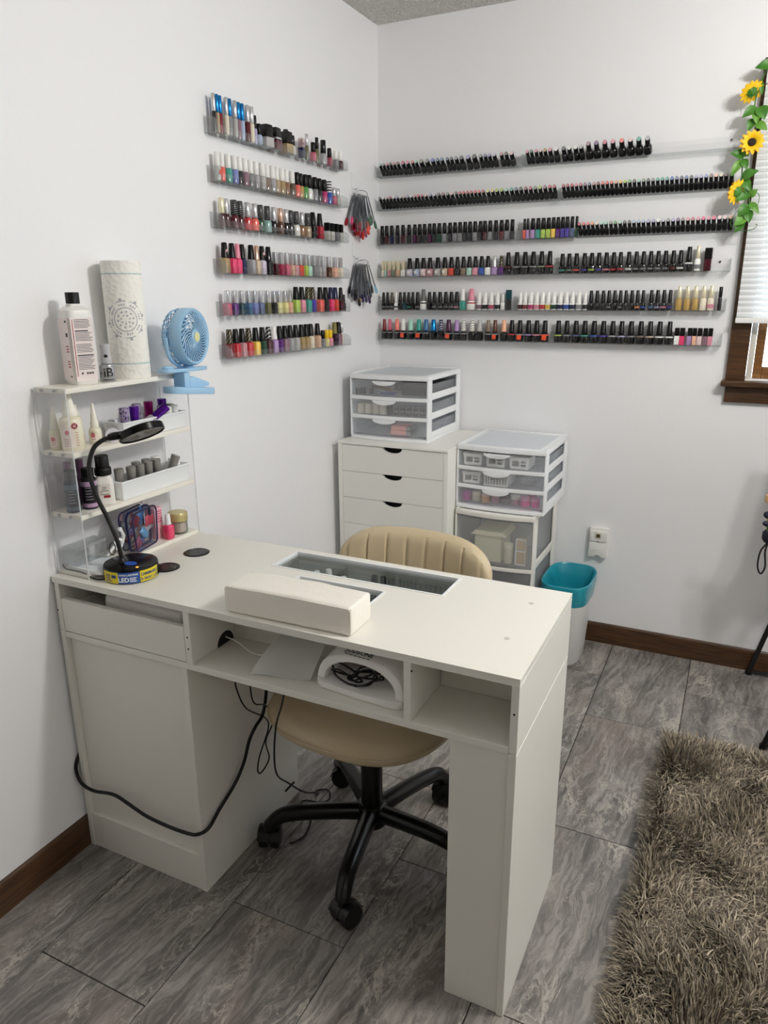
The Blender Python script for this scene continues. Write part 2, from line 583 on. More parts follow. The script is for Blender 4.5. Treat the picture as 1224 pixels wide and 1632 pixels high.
# ------------------------------------------------------------------ the manicure desk
def build_desk():
    d = thing('manicure_desk', 'long white laminate manicure desk with glass inset and open front shelf', 'desk', (0.585, -1.605, 0))
    X0, X1, YF, YB, ZT = 0.005, 1.165, -1.818, -1.392, 0.777
    # top with the two glass windows cut out of it: nine slabs as one mesh
    gx0, gx1, gy0, gy1 = 0.447, 0.909, -1.533, -1.413
    hx0, hx1, hy0, hy1 = 0.548, 0.782, -1.648, -1.560
    t = MB()
    xs = sorted({X0, gx0, gx1, hx0, hx1, X1})
    ys = sorted({YF, hy0, hy1, gy0, gy1, YB})
    inside = lambda x, y: (gx0 < x < gx1 and gy0 < y < gy1) or (hx0 < x < hx1 and hy0 < y < hy1)
    idx = {}
    vs = []
    def vid(i, j, z):
        if (i, j, z) not in idx:
            idx[(i, j, z)] = len(vs)
            vs.append((xs[i], ys[j], ZT if z else ZT - 0.015))
        return idx[(i, j, z)]
    fs = []
    solid = [[not inside((xs[i] + xs[i + 1]) / 2, (ys[j] + ys[j + 1]) / 2) for j in range(len(ys) - 1)] for i in range(len(xs) - 1)]
    ok = lambda i, j: 0 <= i < len(xs) - 1 and 0 <= j < len(ys) - 1 and solid[i][j]
    for i in range(len(xs) - 1):
        for j in range(len(ys) - 1):
            if not solid[i][j]:
                continue
            fs.append((vid(i, j, 1), vid(i + 1, j, 1), vid(i + 1, j + 1, 1), vid(i, j + 1, 1)))
            fs.append((vid(i, j, 0), vid(i, j + 1, 0), vid(i + 1, j + 1, 0), vid(i + 1, j, 0)))
            for di, dj, a, b in ((-1, 0, (i, j), (i, j + 1)), (1, 0, (i + 1, j + 1), (i + 1, j)), (0, -1, (i + 1, j), (i, j)), (0, 1, (i, j + 1), (i + 1, j + 1))):
                if not ok(i + di, j + dj):
                    fs.append((vid(*a, 0), vid(*b, 0), vid(*b, 1), vid(*a, 1)))
    t.add(vs, fs)
    t.build('desktop', LAM, d, bevel=0.0006, bseg=1, smooth=False)
    GL = clear_mat('desk_glass', '#f1f3f3', 0.03, fres=0.14)
    for a in ((gx0, gx1, gy0, gy1), (hx0, hx1, hy0, hy1)):
        w = 0.006
        f = MB().box(a[0] + .0005, a[1] - .0005, a[2] + .0005, a[2] + w, ZT - 0.012, ZT + 0.0012).box(a[0] + .0005, a[1] - .0005, a[3] - w, a[3] - .0005, ZT - 0.012, ZT + 0.0012)
        f.box(a[0] + .0005, a[0] + w, a[2] + w, a[3] - w, ZT - 0.012, ZT + 0.0012).box(a[1] - w, a[1] - .0005, a[2] + w, a[3] - w, ZT - 0.012, ZT + 0.0012)
        fr = f.build('glass_frame', WHITEP, d)
        MB().box(a[0] + w, a[1] - w, a[2] + w, a[3] - w, ZT - 0.009, ZT - 0.005).build('glass_pane', GL, fr)
    # carcass
    B = lambda n, *bx, m=LAM, **k: MB().box(*bx).build(n, m, d, bevel=0.0008, bseg=1, smooth=False, **k)
    B('side_panel', 0.0106, 0.0255, YF, YB, 0.0, 0.635)
    B('side_panel', 0.0106, 0.0255, YF, YB, 0.6355, 0.7615)
    B('side_panel', 1.150, X1, YF, YB, 0.0, 0.622)
    B('side_panel', 1.150, X1, YF, YB, 0.6235, 0.7615)
    B('shelf_board', 0.0258, 1.1495, YF, YB + 0.012, 0.620, 0.635)
    B('back_panel', 0.0258, 1.1495, YB - 0.012, YB, 0.6355, 0.7615)
    B('divider', 0.407, 0.424, YF, YB - 0.0125, 0.6355, 0.7615)
    B('divider', 0.940, 0.955, YF, YB - 0.0125, 0.6355, 0.7615)
    B('back_panel', 0.956, 1.1495, -1.663, -1.651, 0.6355, 0.7615)
    B('back_panel', 0.4245, 0.9395, -1.663, -1.655, 0.6355, 0.7615)
    # pedestal: set-back front, inner side, raised plinth
    B('pedestal_front', 0.0258, 0.389, YF + 0.013, YF + 0.025, 0.1035, 0.6195)
    B('pedestal_side', 0.3895, 0.405, YF, YB, 0.0, 0.6195)
    B('plinth', 0.0258, 0.389, YF + 0.002, YF + 0.016, 0.0, 0.103)
    B('pedestal_back', 0.0258, 0.389, YB - 0.012, YB, 0.0, 0.6195)
    # right leg box: front board beside the side panel
    B('leg_front', 1.035, 1.1495, YF + 0.004, YF + 0.019, 0.0, 0.6195)
    B('leg_back', 1.035, 1.1495, YB - 0.015, YB, 0.0, 0.6195)
    # drawer, its front lower than the opening
    dr = B('drawer_front', 0.0265, 0.4055, YF + 0.001, YF + 0.016, 0.637, 0.722)
    db = MB().box(0.03, 0.042, YF + 0.0165, YB - 0.03, 0.640, 0.700).box(0.388, 0.400, YF + 0.0165, YB - 0.03, 0.640, 0.700)
    db.box(0.042, 0.388, YF + 0.0165, YB - 0.03, 0.640, 0.645).box(0.042, 0.388, YB - 0.042, YB - 0.03, 0.645, 0.700)
    db.build('drawer_box', LAM, dr, smooth=False)
    # dark cable grommet hole in the divider (a thin half-round liner)
    g = MB()
    arc = [(0.030 * math.cos(a), 0.030 * math.sin(a)) for a in [math.pi * k / 14 for k in range(15)]]
    g.prism(arc, (0.4242, -1.70, 0.6358), (0, 1, 0), (0, 0, 1), (0.0006, 0, 0))
    g.build('cable_hole', DARK, d)
    # cam screw covers and peg holes
    for x, y in ((1.096, -1.486), (1.097, -1.673)):
        MB().cyl((x, y, ZT), 0.0055, 0.0008, seg=14).build('screw_cap', mat('screw_cap', '#c6c2b8', 0.5), d)
    for x, z in ((0.0125, 0.690), (0.4155, 0.700), (0.4155, 0.672), (0.957, 0.745), (1.157, 0.705)):
        MB().cyl((x, YF - 0.0004, z), 0.0022, 0.0006, axis=(0, 1, 0), seg=10).build('peg_hole', DARK, d)
    # two round black cable grommets in the desktop
    for x, y, lab in ((0.214, -1.535, None), (0.218, -1.655, None)):
        gp = MB().lathe([(0.034, 0), (0.034, 0.0012), (0.032, 0.0022), (0.027, 0.0022), (0.0265, 0.0014), (0.0, 0.0014)], (x, y, ZT), 32)
        gp.build('cable_grommet', BLACKG, d)

def soft_box(x0, x1, y0, y1, z0, z1, r, seg=4):
    mb = MB().box(x0, x1, y0, y1, z0, z1)
    return mb

def build_armrest():
    a = thing('arm_rest_cushion', 'white vinyl arm rest cushion lying at the front edge of the desk', 'cushion', (0.668, -1.757, 0.777), rotz=math.radians(1.0))
    v = mat('white_vinyl', '#efeae0', 0.40, bump=(45.0, 0.25, 0.004))
    m = MB().box(-0.150, 0.150, -0.046, 0.046, 0.0005, 0.062)
    o = m.build('cushion_body', v, a, bevel=0.008, bseg=3, local=True)
    # gentle sag and puff so it is not a hard box
    bm = bmesh.new(); bm.from_mesh(o.data)
    bmesh.ops.subdivide_edges(bm, edges=[e for e in bm.edges if e.calc_length() > 0.05], cuts=7, use_grid_fill=True)
    for q in bm.verts:
        u = 1 - (q.co.x / 0.15) ** 2
        if q.co.z > 0.05:
            q.co.z += 0.005 * max(u, 0) - 0.0015 + 0.0012 * math.sin(q.co.x * 60) * (abs(q.co.y) / .046)
        if q.co.z > 0.004:
            q.co.y += (0.003 if q.co.y > 0 else -0.003) * max(u, 0) * math.sin(math.pi * min(q.co.z / .062, 1))
    bm.to_mesh(o.data); bm.free()
    for y in (-0.0455, 0.0455):
        MB().tube([(-0.146, y, 0.0585), (-0.05, y * 1.02, 0.0605), (0.05, y * 1.02, 0.0605), (0.146, y, 0.0585)], 0.0011, 6).build('seam', v, a, local=True)
    for x in (-0.1492, 0.1492):
        MB().tube([(x, -0.043, 0.0575), (x, 0.043, 0.0575)], 0.0011, 6).build('seam', v, a, local=True)
        MB().tube([(x, -0.0455, 0.006), (x, -0.0455, 0.056)], 0.0011, 6).build('seam', v, a, local=True)

build_desk()
build_armrest()
RACKS = {
'L1': '''-1.0975,tube,0.74,silver,charcoal,
-1.0831,tube,0.74,blue,tan,
-1.0680,tube,0.79,blue,dark red,
-1.0451,tube,0.88,silver,cream,
-1.0281,tube,0.88,blue,grey,
-1.0029,tube,1.00,silver,pearl grey,
-0.9837,tube,0.93,blue,mauve,
-0.9658,tube,0.93,blue,pale blue,
-0.9426,tube,1.05,silver,wine,
-0.9224,tube,1.05,silver,cream,
-0.9019,thin,1.04,black,lavender,
-0.8846,short,1.04,black,pale blue,
-0.8474,cube,1.12,black,pearl grey,
-0.7980,cube,1.12,banded black,wine,
-0.7321,cube,1.12,knobbed black,gold glitter,
-0.6945,short,1.12,chrome black,clear,
-0.6413,boxy,1.12,pink chrome,navy,
-0.6054,thin,1.12,silver,olive,
-0.5664,short,1.12,black,rose,
-0.5398,thin,1.12,black,olive,
-0.4944,round,1.12,chrome black,silver,
-0.4522,short,1.12,black,raspberry,
-0.4040,short,1.12,white,grey,
-0.3743,short,1.12,white,maroon,''',
'L2': '''-1.0960,cyl,0.88,white,clear,red sticker
-1.0764,cyl,0.88,white,coral,
-1.0499,cyl,1.12,white,teal,
-1.0220,cyl,1.12,white,periwinkle,
-0.9942,cyl,1.12,white,charcoal,
-0.9678,cyl,1.12,white,mauve,
-0.9388,cyl,1.12,white,grey,
-0.9097,cyl,1.12,white,silver,
-0.8793,cyl,1.12,white,pearl grey,
-0.8490,cyl,1.12,white,taupe,
-0.8231,cyl,1.12,white,silver,
-0.7967,cyl,1.12,white,tan,
-0.7659,cyl,1.12,white,gold glitter,
-0.7384,cyl,1.12,white,bronze,
-0.7087,cyl,1.12,white,leopard brown,
-0.6776,cyl,1.12,black,coral,
-0.6499,cyl,1.07,black,gold,
-0.6261,cyl,1.07,black,green,
-0.5965,round,1.12,black,pearl white,
-0.5610,cyl,1.12,black,grey,
-0.5283,cyl,1.12,black,charcoal,
-0.4948,cyl,1.12,black,magenta,
-0.4587,cyl,1.12,striped,blue,
-0.4246,short,1.12,silver,rose,
-0.3948,short,1.12,silver,pearl grey,''',
'L3': '''-1.0940,round,0.93,gold,maroon,
-1.0696,round,0.93,chrome,maroon,
-1.0358,round,1.12,printed black,wine,
-1.0031,round,1.12,printed black,maroon,
-0.9648,round,1.12,chrome,red,
-0.9302,round,1.12,chrome,coral,
-0.8961,round,1.12,printed black,forest green,
-0.8596,round,1.12,printed black,pale teal,
-0.8236,round,1.12,chrome,black,
-0.7874,round,1.12,rose gold,brown,
-0.7559,round,1.12,chrome,black,
-0.7236,round,1.12,printed black,charcoal,
-0.6864,round,1.12,printed black,pearl white,
-0.6525,round,1.12,chrome,bronze,
-0.6177,round,1.12,printed black,tan,
-0.5776,opi,1.12,black,black,
-0.5318,opi,1.12,ribbed black,crimson,
-0.4777,boxy,1.12,black,clear,
-0.4475,boxy,1.12,black,clear,
-0.4177,boxy,1.12,black,grey,
-0.3873,boxy,1.12,black,clear,''',
'L4': '''-1.0940,opi,1.12,stickered black,gold glitter,
-1.0580,opi,1.10,black,hot pink,
-1.0290,opi,0.97,pink,hot pink,
-1.0035,opi,0.97,black,navy,
-0.9621,opi,1.12,black,silver,
-0.9302,opi,1.04,rose gold,beige,
-0.9027,opi,1.04,stickered black,pale lilac,
-0.8678,opi,1.12,chrome black,black,
-0.8297,slim,1.12,silver,maroon,
-0.7945,slim,1.12,silver,raspberry,
-0.7625,slim,1.12,silver,rose,
-0.7322,slim,1.12,silver,nude,
-0.7046,slim,1.12,silver,dusty pink,
-0.6773,slim,1.12,silver,orange red,
-0.6452,slim,1.12,silver,lime,
-0.6150,slim,1.12,silver,mint,
-0.5833,slim,1.12,silver,grey,
-0.5509,slim,1.12,silver,pearl grey,
-0.5187,slim,1.12,silver,silver,
-0.4820,slim,1.12,silver,brown,
-0.4353,slim,1.12,silver,peach,
-0.3913,slim,1.12,silver,cream,''',
'L5': '''-1.0959,slim,1.12,chrome,rose,
-1.0613,slim,1.12,chrome,purple,
-1.0250,slim,1.12,chrome,dark teal,
-0.9898,slim,1.12,chrome,steel blue,
-0.9551,slim,1.12,chrome,periwinkle,
-0.9187,slim,1.12,chrome,slate blue,
-0.8843,slim,1.12,chrome,olive,
-0.8483,slim,1.12,chrome,charcoal,
-0.8153,slim,1.12,chrome,pale yellow,
-0.7816,slim,1.12,chrome,yellow cream,
-0.7486,slim,1.12,chrome,peach,
-0.7115,opi,1.12,black,lime,
-0.6726,opi,1.12,black,pink,
-0.6334,opi,1.12,patterned black,teal,
-0.5988,opi,1.12,patterned black,violet,
-0.5492,opi,1.12,black,coral,
-0.5038,opi,1.12,black,charcoal,
-0.4711,opi,1.12,navy,hot pink,
-0.4336,opi,1.12,navy,orange red,
-0.3921,opi,0.90,black,maroon,
-0.3715,short,0.90,black,charcoal,''',
'L6': '''-1.0940,opi,1.12,patterned black,dark red,
-1.0630,opi,1.12,black,red,
-1.0288,opi,1.12,black,dusty pink,
-0.9951,opi,1.12,patterned black,red,
-0.9591,opi,1.12,black,yellow,
-0.9221,opi,1.12,black,forest green,
-0.8887,opi,1.12,lattice black,maroon,
-0.8537,opi,1.12,white,lilac,
-0.8219,opi,1.12,black,purple,
-0.7893,opi,1.12,black,mauve,
-0.7551,opi,1.12,black,silver,
-0.7192,opi,1.12,black,pearl grey,
-0.6860,opi,1.12,black,gold glitter,
-0.6520,opi,1.12,black,gold glitter,
-0.6191,opi,1.12,black,cream,
-0.5722,opi,1.12,black,nude,
-0.5336,short,1.12,black,grey,
-0.5080,short,1.12,yellow,yellow cream,
-0.4779,short,1.12,yellow,pink,
-0.4473,opi,1.12,olive,dark purple,
-0.4160,opi,1.12,black,mauve,
-0.3863,thin,1.12,silver,cream,''',
'B1a': '''0.0323,disc,0.74,black,mint,
0.0478,disc,0.74,black,grey,
0.0634,disc,0.74,black,pink,
0.0789,disc,0.74,black,wine,
0.0945,disc,0.74,black,pink,
0.1115,disc,0.82,black,dark red,
0.1331,disc,0.98,black,rose,
0.1535,disc,0.98,black,pink,
0.1753,disc,0.74,black,coral,
0.1908,disc,0.74,black,mint,
0.2130,disc,1.06,black,sage,
0.2375,disc,1.12,black,grey,
0.2618,disc,0.96,black,blue,
0.2818,disc,0.89,black,steel blue,
0.3004,disc,0.89,black,steel blue,
0.3229,disc,0.80,black,slate blue,
0.3396,disc,0.80,black,navy,
0.3592,disc,0.94,black,grey,
0.3803,disc,1.01,black,charcoal,
0.4070,disc,1.12,black,lavender,
0.4327,disc,1.12,black,charcoal,
0.4580,disc,0.86,black,grey,
0.4760,disc,0.81,black,slate blue,
0.4929,disc,0.81,black,lavender,
0.5117,disc,0.90,black,pale lilac,
0.5396,disc,0.88,black,dusty pink,
0.5581,disc,0.88,black,maroon,
0.5787,disc,0.99,black,pale pink,''',
'B1b': '''0.6383,disc,0.74,black,pink,
0.6538,disc,0.74,black,forest green,
0.6714,disc,0.80,black,pink,
0.6882,disc,0.79,black,pale pink,
0.7047,disc,0.79,black,gold,
0.7231,disc,0.88,black,pink,
0.7448,disc,1.04,black,white,
0.7725,disc,0.95,black,charcoal,
0.7924,disc,0.95,black,white,
0.8154,disc,0.94,black,white,
0.8350,disc,0.94,black,pearl grey,
0.8612,discbig,0.94,black,mauve,
0.8888,discbig,0.94,black,purple,
0.9180,discbig,0.94,black,rose,
0.9458,discbig,0.94,black,pink,
0.9758,discbig,0.97,black,coral,
1.0045,discbig,0.96,black,pale pink,
1.0327,discbig,0.96,black,teal,
1.0614,discbig,0.98,black,silver,''',
'B2a': '''0.0304,disc,0.74,black,charcoal,
0.0460,disc,0.74,black,white,
0.0615,disc,0.74,black,pale pink,
0.0771,disc,0.74,black,rose,
0.0926,disc,0.74,black,white,
0.1081,disc,0.74,black,lavender,
0.1237,disc,0.74,black,white,
0.1392,disc,0.74,black,pale pink,
0.1548,disc,0.74,black,lavender,
0.1703,disc,0.74,black,white,
0.1859,disc,0.74,black,pink,
0.2014,disc,0.74,black,red,
0.2170,disc,0.74,black,rose,
0.2338,disc,0.81,black,pale pink,
0.2525,disc,0.87,black,lavender,
0.2708,disc,0.87,black,pale lilac,
0.2889,disc,0.87,black,charcoal,
0.3073,disc,0.88,black,mauve,
0.3257,disc,0.86,black,grey,
0.3435,disc,0.86,black,pale pink,
0.3623,disc,0.74,black,dark red,
0.3779,disc,0.74,black,red,
0.3934,disc,0.74,black,red,
0.4090,disc,0.74,black,red,
0.4245,disc,0.74,black,red,
0.4400,disc,0.74,black,orange red,
0.4556,disc,0.74,black,coral,
0.4721,disc,0.79,black,crimson,
0.4915,disc,0.86,black,pale yellow,
0.5096,disc,0.86,black,yellow cream,
0.5275,disc,0.86,black,lime,
0.5460,disc,0.88,black,lime,
0.5644,disc,0.88,black,mint,
0.5840,disc,0.87,black,teal,
0.6022,disc,0.87,black,slate blue,
0.6203,disc,0.87,black,charcoal,
0.6386,disc,0.87,black,dark red,
0.6568,disc,0.85,black,rose,
0.6746,disc,0.85,black,sage,
0.6930,disc,0.88,black,lime,
0.7115,disc,0.87,black,mauve,
0.7297,disc,0.79,black,red,
0.7462,disc,0.79,black,crimson,''',
'B2b': '''0.7799,disc,0.74,black,crimson,
0.7954,disc,0.74,black,crimson,
0.8110,disc,0.74,black,red,
0.8265,disc,0.74,black,pink,
0.8421,disc,0.74,black,rose,
0.8576,disc,0.74,black,mauve,
0.8732,disc,0.74,black,slate blue,
0.8887,disc,0.74,black,dusty pink,
0.9042,disc,0.74,black,dark red,
0.9198,disc,0.74,black,coral,
0.9353,disc,0.74,black,orange red,
0.9509,disc,0.74,black,coral,
0.9664,disc,0.74,black,peach,
0.9820,disc,0.74,black,yellow,
0.9975,disc,0.74,black,lime,
1.0131,disc,0.74,black,green,
1.0286,disc,0.74,black,charcoal,
1.0441,disc,0.74,black,mint,
1.0597,disc,0.74,black,sage,
1.0752,disc,0.74,black,charcoal,
1.0908,disc,0.74,black,grey,
1.1063,disc,0.74,black,teal,
1.1219,disc,0.74,black,teal,
1.1374,disc,0.74,black,teal,
1.1529,disc,0.74,black,blue,
1.1685,disc,0.74,black,slate blue,
1.1840,disc,0.74,black,navy,
1.1996,disc,0.74,black,steel blue,
1.2151,disc,0.74,black,charcoal,
1.2307,disc,0.74,black,lavender,
1.2462,disc,0.74,black,lavender,
1.2618,disc,0.74,black,periwinkle,
1.2773,disc,0.74,black,brown,
1.2928,disc,0.74,black,peach,
1.3084,disc,0.74,black,cream,
1.3239,disc,0.74,black,mauve,
1.3409,disc,0.81,black,silver,''',
'B3a': '''0.0302,mini,1.12,black,charcoal,
0.0499,mini,1.12,black,maroon,
0.0726,mini,1.12,black,navy,
0.0988,mini,1.12,black,charcoal,
0.1249,mini,1.12,black,maroon,
0.1508,mini,1.12,black,charcoal,
0.1765,mini,1.12,black,plum,
0.1984,mini,1.12,black,charcoal,
0.2201,mini,1.12,black,charcoal,
0.2439,mini,1.12,black,plum,
0.2632,mini,1.12,black,charcoal,
0.2846,mini,1.12,black,forest green,
0.3073,mini,1.12,black,grey,
0.3305,mini,1.12,black,charcoal,
0.3528,mini,1.12,black,grey,
0.3737,mini,1.12,black,grey,
0.3944,mini,1.12,black,charcoal,
0.4150,mini,1.12,black,charcoal,
0.4361,mini,1.12,black,grey,
0.4579,mini,1.12,black,charcoal,
0.4767,mini,1.12,black,maroon,
0.4982,mini,1.12,black,grey,
0.5215,mini,1.12,black,charcoal,
0.5434,mini,1.12,black,wine,
0.5651,mini,1.12,black,grey,
0.5873,mini,1.12,black,charcoal,''',
'B3b': '''0.6350,mini,0.75,black,coral,
0.6475,mini,0.75,black,lilac,
0.6675,mini,1.12,black,lilac,
0.6878,mini,1.12,black,teal,
0.7072,mini,1.12,black,lime,
0.7273,mini,1.10,black,lime,
0.7458,mini,1.01,black,yellow,
0.7627,mini,1.01,black,purple,
0.7803,mini,1.04,black,violet,
0.7977,mini,1.04,black,violet,
0.8158,mini,0.99,black,slate blue,
0.8324,mini,0.77,black,forest green,
0.8469,disc,0.74,black,red,
0.8625,disc,0.74,black,orange red,
0.8780,disc,0.74,black,coral,
0.8937,disc,0.75,black,orange,
0.9097,disc,0.76,black,cream,
0.9257,disc,0.76,black,mint,
0.9416,disc,0.76,black,mint,
0.9588,disc,0.75,black,sage,
0.9746,disc,0.75,black,green,
0.9916,disc,0.75,black,mint,
1.0072,disc,0.75,black,charcoal,
1.0233,disc,0.74,black,charcoal,
1.0388,disc,0.74,black,pale blue,
1.0548,disc,0.76,black,pale blue,
1.0707,disc,0.76,black,pale blue,
1.0879,disc,0.82,black,lavender,
1.1050,disc,0.78,black,lavender,
1.1213,disc,0.78,black,white,
1.1376,disc,0.77,black,pale lilac,
1.1538,disc,0.77,black,grey,
1.1699,disc,0.77,black,lavender,
1.1864,disc,0.74,black,purple,
1.2019,disc,0.74,black,mauve,
1.2183,disc,0.75,black,pink,
1.2340,disc,0.75,black,rose,
1.2510,disc,0.78,black,pink,
1.2672,disc,0.78,black,hot pink,
1.2846,disc,0.77,black,pink,
1.3006,disc,0.77,black,hot pink,
1.3184,disc,0.82,black,pale pink,
1.3355,disc,0.82,black,pale pink,
1.3537,disc,0.87,black,peach,''',
'B4a': '''0.0310,goldcap,0.75,gold,cream,
0.0446,goldcap,0.75,gold,mint,
0.0631,goldcap,1.01,gold,dusty pink,
0.0829,goldcap,1.08,gold,sage,
0.1033,goldcap,1.12,gold,nude,
0.1251,goldcap,1.12,gold,white,
0.1550,squat,1.12,black,pale lilac,oval
0.1884,squat,1.09,black,pale blue,oval
0.2171,squat,1.09,black,pale pink,oval
0.2469,squat,1.12,black,dusty pink,oval
0.2809,squat,1.12,black,pearl grey,oval
0.3117,squat,1.08,black,beige,oval
0.3401,squat,0.99,black,orange red,
0.3662,squat,0.95,black,charcoal,
0.3914,squat,0.95,black,taupe,
0.4164,squat,0.95,black,mint,
0.4419,squat,0.96,black,pink,
0.4672,squat,0.96,black,blue,
0.4937,squat,1.00,black,white,
0.5207,squat,1.02,silver,lilac,
0.5482,squat,0.96,patterned black,purple,
0.5760,jug,0.96,black,black,wine
0.6103,jug,1.04,black,black,grey
0.6428,jug,1.03,black,black,grey
0.6751,jug,1.03,black,black,grey
0.7077,jug,1.01,black,black,sage
0.7394,jug,1.01,black,black,red''',
'B4b': '''0.7875,squat,0.97,black,black,teal
0.8132,squat,0.97,black,black,sage
0.8402,squat,1.02,black,black,coral
0.8698,squat,1.01,black,black,violet
0.8964,squat,1.00,black,black,lime
0.9227,squat,1.00,black,black,violet
0.9495,squat,0.98,black,black,pink
0.9754,squat,0.95,black,black,red
1.0004,squat,0.95,black,black,red
1.0293,squat,0.98,black,black,white
1.0553,squat,0.95,black,black,grey
1.0803,squat,0.94,black,black,grey
1.1052,squat,0.94,black,black,grey
1.1305,squat,0.95,black,black,grey
1.1557,squat,0.95,black,black,grey
1.1813,squat,0.94,black,black,dark red
1.2060,squat,0.94,black,black,white
1.2331,jug,0.94,black,black,white
1.2626,goldtall,1.12,gold,white,grey
1.2961,box,1.12,black,maroon,''',
'B5a': '''0.0345,squat,0.74,black,black,grey
0.0540,squat,0.74,black,black,grey
0.0735,squat,0.74,patterned black,black,grey
0.0931,squat,0.74,white,white,charcoal
0.1126,squat,0.74,black,black,
0.1322,squat,0.74,black,dark teal,
0.1517,squat,0.74,black,black,teal
0.1712,squat,0.74,black,black,
0.1919,squat,0.78,black,black,grey
0.2179,jug,0.90,grey,white,charcoal
0.2453,squat,0.83,black,black,
0.2673,squat,0.83,black,black,grey
0.2929,squat,0.96,black,black,grey
0.3183,squat,0.90,black,black,grey
0.3420,squat,0.89,black,black,grey
0.3656,squat,0.89,black,charcoal,pink
0.3919,jug,0.91,white,teal,
0.4284,jug,1.12,pink,white,red
0.4619,white,1.12,white,white,mauve
0.4874,white,1.12,white,white,charcoal
0.5135,white,1.12,white,white,rose
0.5387,white,1.12,white,white,charcoal
0.5623,short,1.02,white,white,
0.5845,box,1.02,dark teal,charcoal,''',
'B5b': '''0.6320,white,0.95,white,white,maroon
0.6513,white,0.95,white,white,dark red
0.6746,white,1.12,white,white,magenta
0.6978,white,1.09,white,white,pink
0.7200,white,1.09,white,white,red
0.7420,white,1.09,white,white,yellow
0.7647,white,1.12,white,white,forest green
0.7888,white,1.12,white,white,navy
0.8119,white,1.12,white,white,blue
0.8348,white,1.12,white,white,navy
0.8591,white,1.12,white,white,grey
0.8832,white,0.90,white,white,charcoal
0.9042,squat,0.82,black,black,
0.9258,squat,0.82,black,black,
0.9480,squat,0.81,black,black,
0.9693,squat,0.78,black,black,grey
0.9898,squat,0.78,black,black,
1.0108,squat,0.74,black,black,grey
1.0303,squat,0.74,black,black,
1.0511,squat,0.78,black,black,
1.0716,squat,0.74,black,black,orange
1.0911,squat,0.74,black,black,blue
1.1194,squat,0.82,black,black,steel blue
1.1410,squat,0.82,black,black,lavender
1.1631,squat,0.81,black,black,pink
1.1843,squat,0.81,black,black,violet
1.2147,goldtall,1.12,gold,gold,
1.2421,goldtall,1.12,gold,gold,
1.2693,goldtall,1.12,gold,gold,
1.2956,goldtall,1.12,gold,cream,
1.3204,goldtall,1.12,gold,cream,pink
1.3494,thin,1.12,black,black,''',
'B6a': '''0.0375,jug,0.81,dark red,black,grey
0.0629,jug,0.81,rose,black,grey
0.0965,jug,0.94,salmon,black,grey
0.1262,jug,0.94,white,black,orange
0.1614,jug,1.12,mint,black,grey
0.1977,jug,1.07,teal,black,orange
0.2315,jug,1.07,steel blue,black,grey
0.2653,jug,1.07,blue,black,
0.2988,jug,1.07,striped navy,black,
0.3331,jug,1.09,plum,black,orange
0.3680,jug,0.94,lilac,black,grey
0.3975,jug,0.94,striped white,black,grey
0.4346,jug,1.02,striped white,black,
0.4666,jug,1.02,pearl grey,black,
0.5035,jug,0.94,taupe,black,grey
0.5332,jug,0.94,brown,black,orange
0.5700,jug,1.01,peach,black,
0.6017,jug,1.01,black,black,red
0.6347,jug,1.05,black,black,orange
0.6698,jug,1.05,black,black,lilac
0.7028,jug,1.05,black,black,pink
0.7357,jug,1.05,black,black,coral''',
'B6b': '''0.7878,jug,1.04,black,black,lime
0.8205,jug,1.04,black,black,grey
0.8552,jug,1.06,black,black,slate blue
0.8887,jug,1.06,black,black,teal
0.9233,jug,1.10,black,black,blue
0.9583,jug,1.08,black,black,violet
0.9922,jug,1.04,black,black,silver
1.0249,jug,1.04,black,black,lavender
1.0589,jug,1.08,black,black,grey
1.0935,jug,1.04,black,black,taupe
1.1263,jug,1.04,black,black,beige
1.1595,jug,1.05,black,black,white
1.1934,jug,1.01,black,black,white
1.2201,lac,0.87,black,white,
1.2386,lac,0.87,black,hot pink,
1.2637,lac,0.75,black,lilac,
1.2797,lac,0.75,black,peach,
1.2970,lac,0.82,black,pale pink,
1.3156,lac,0.79,black,mauve,
1.3325,lac,0.79,black,pink,''',
}

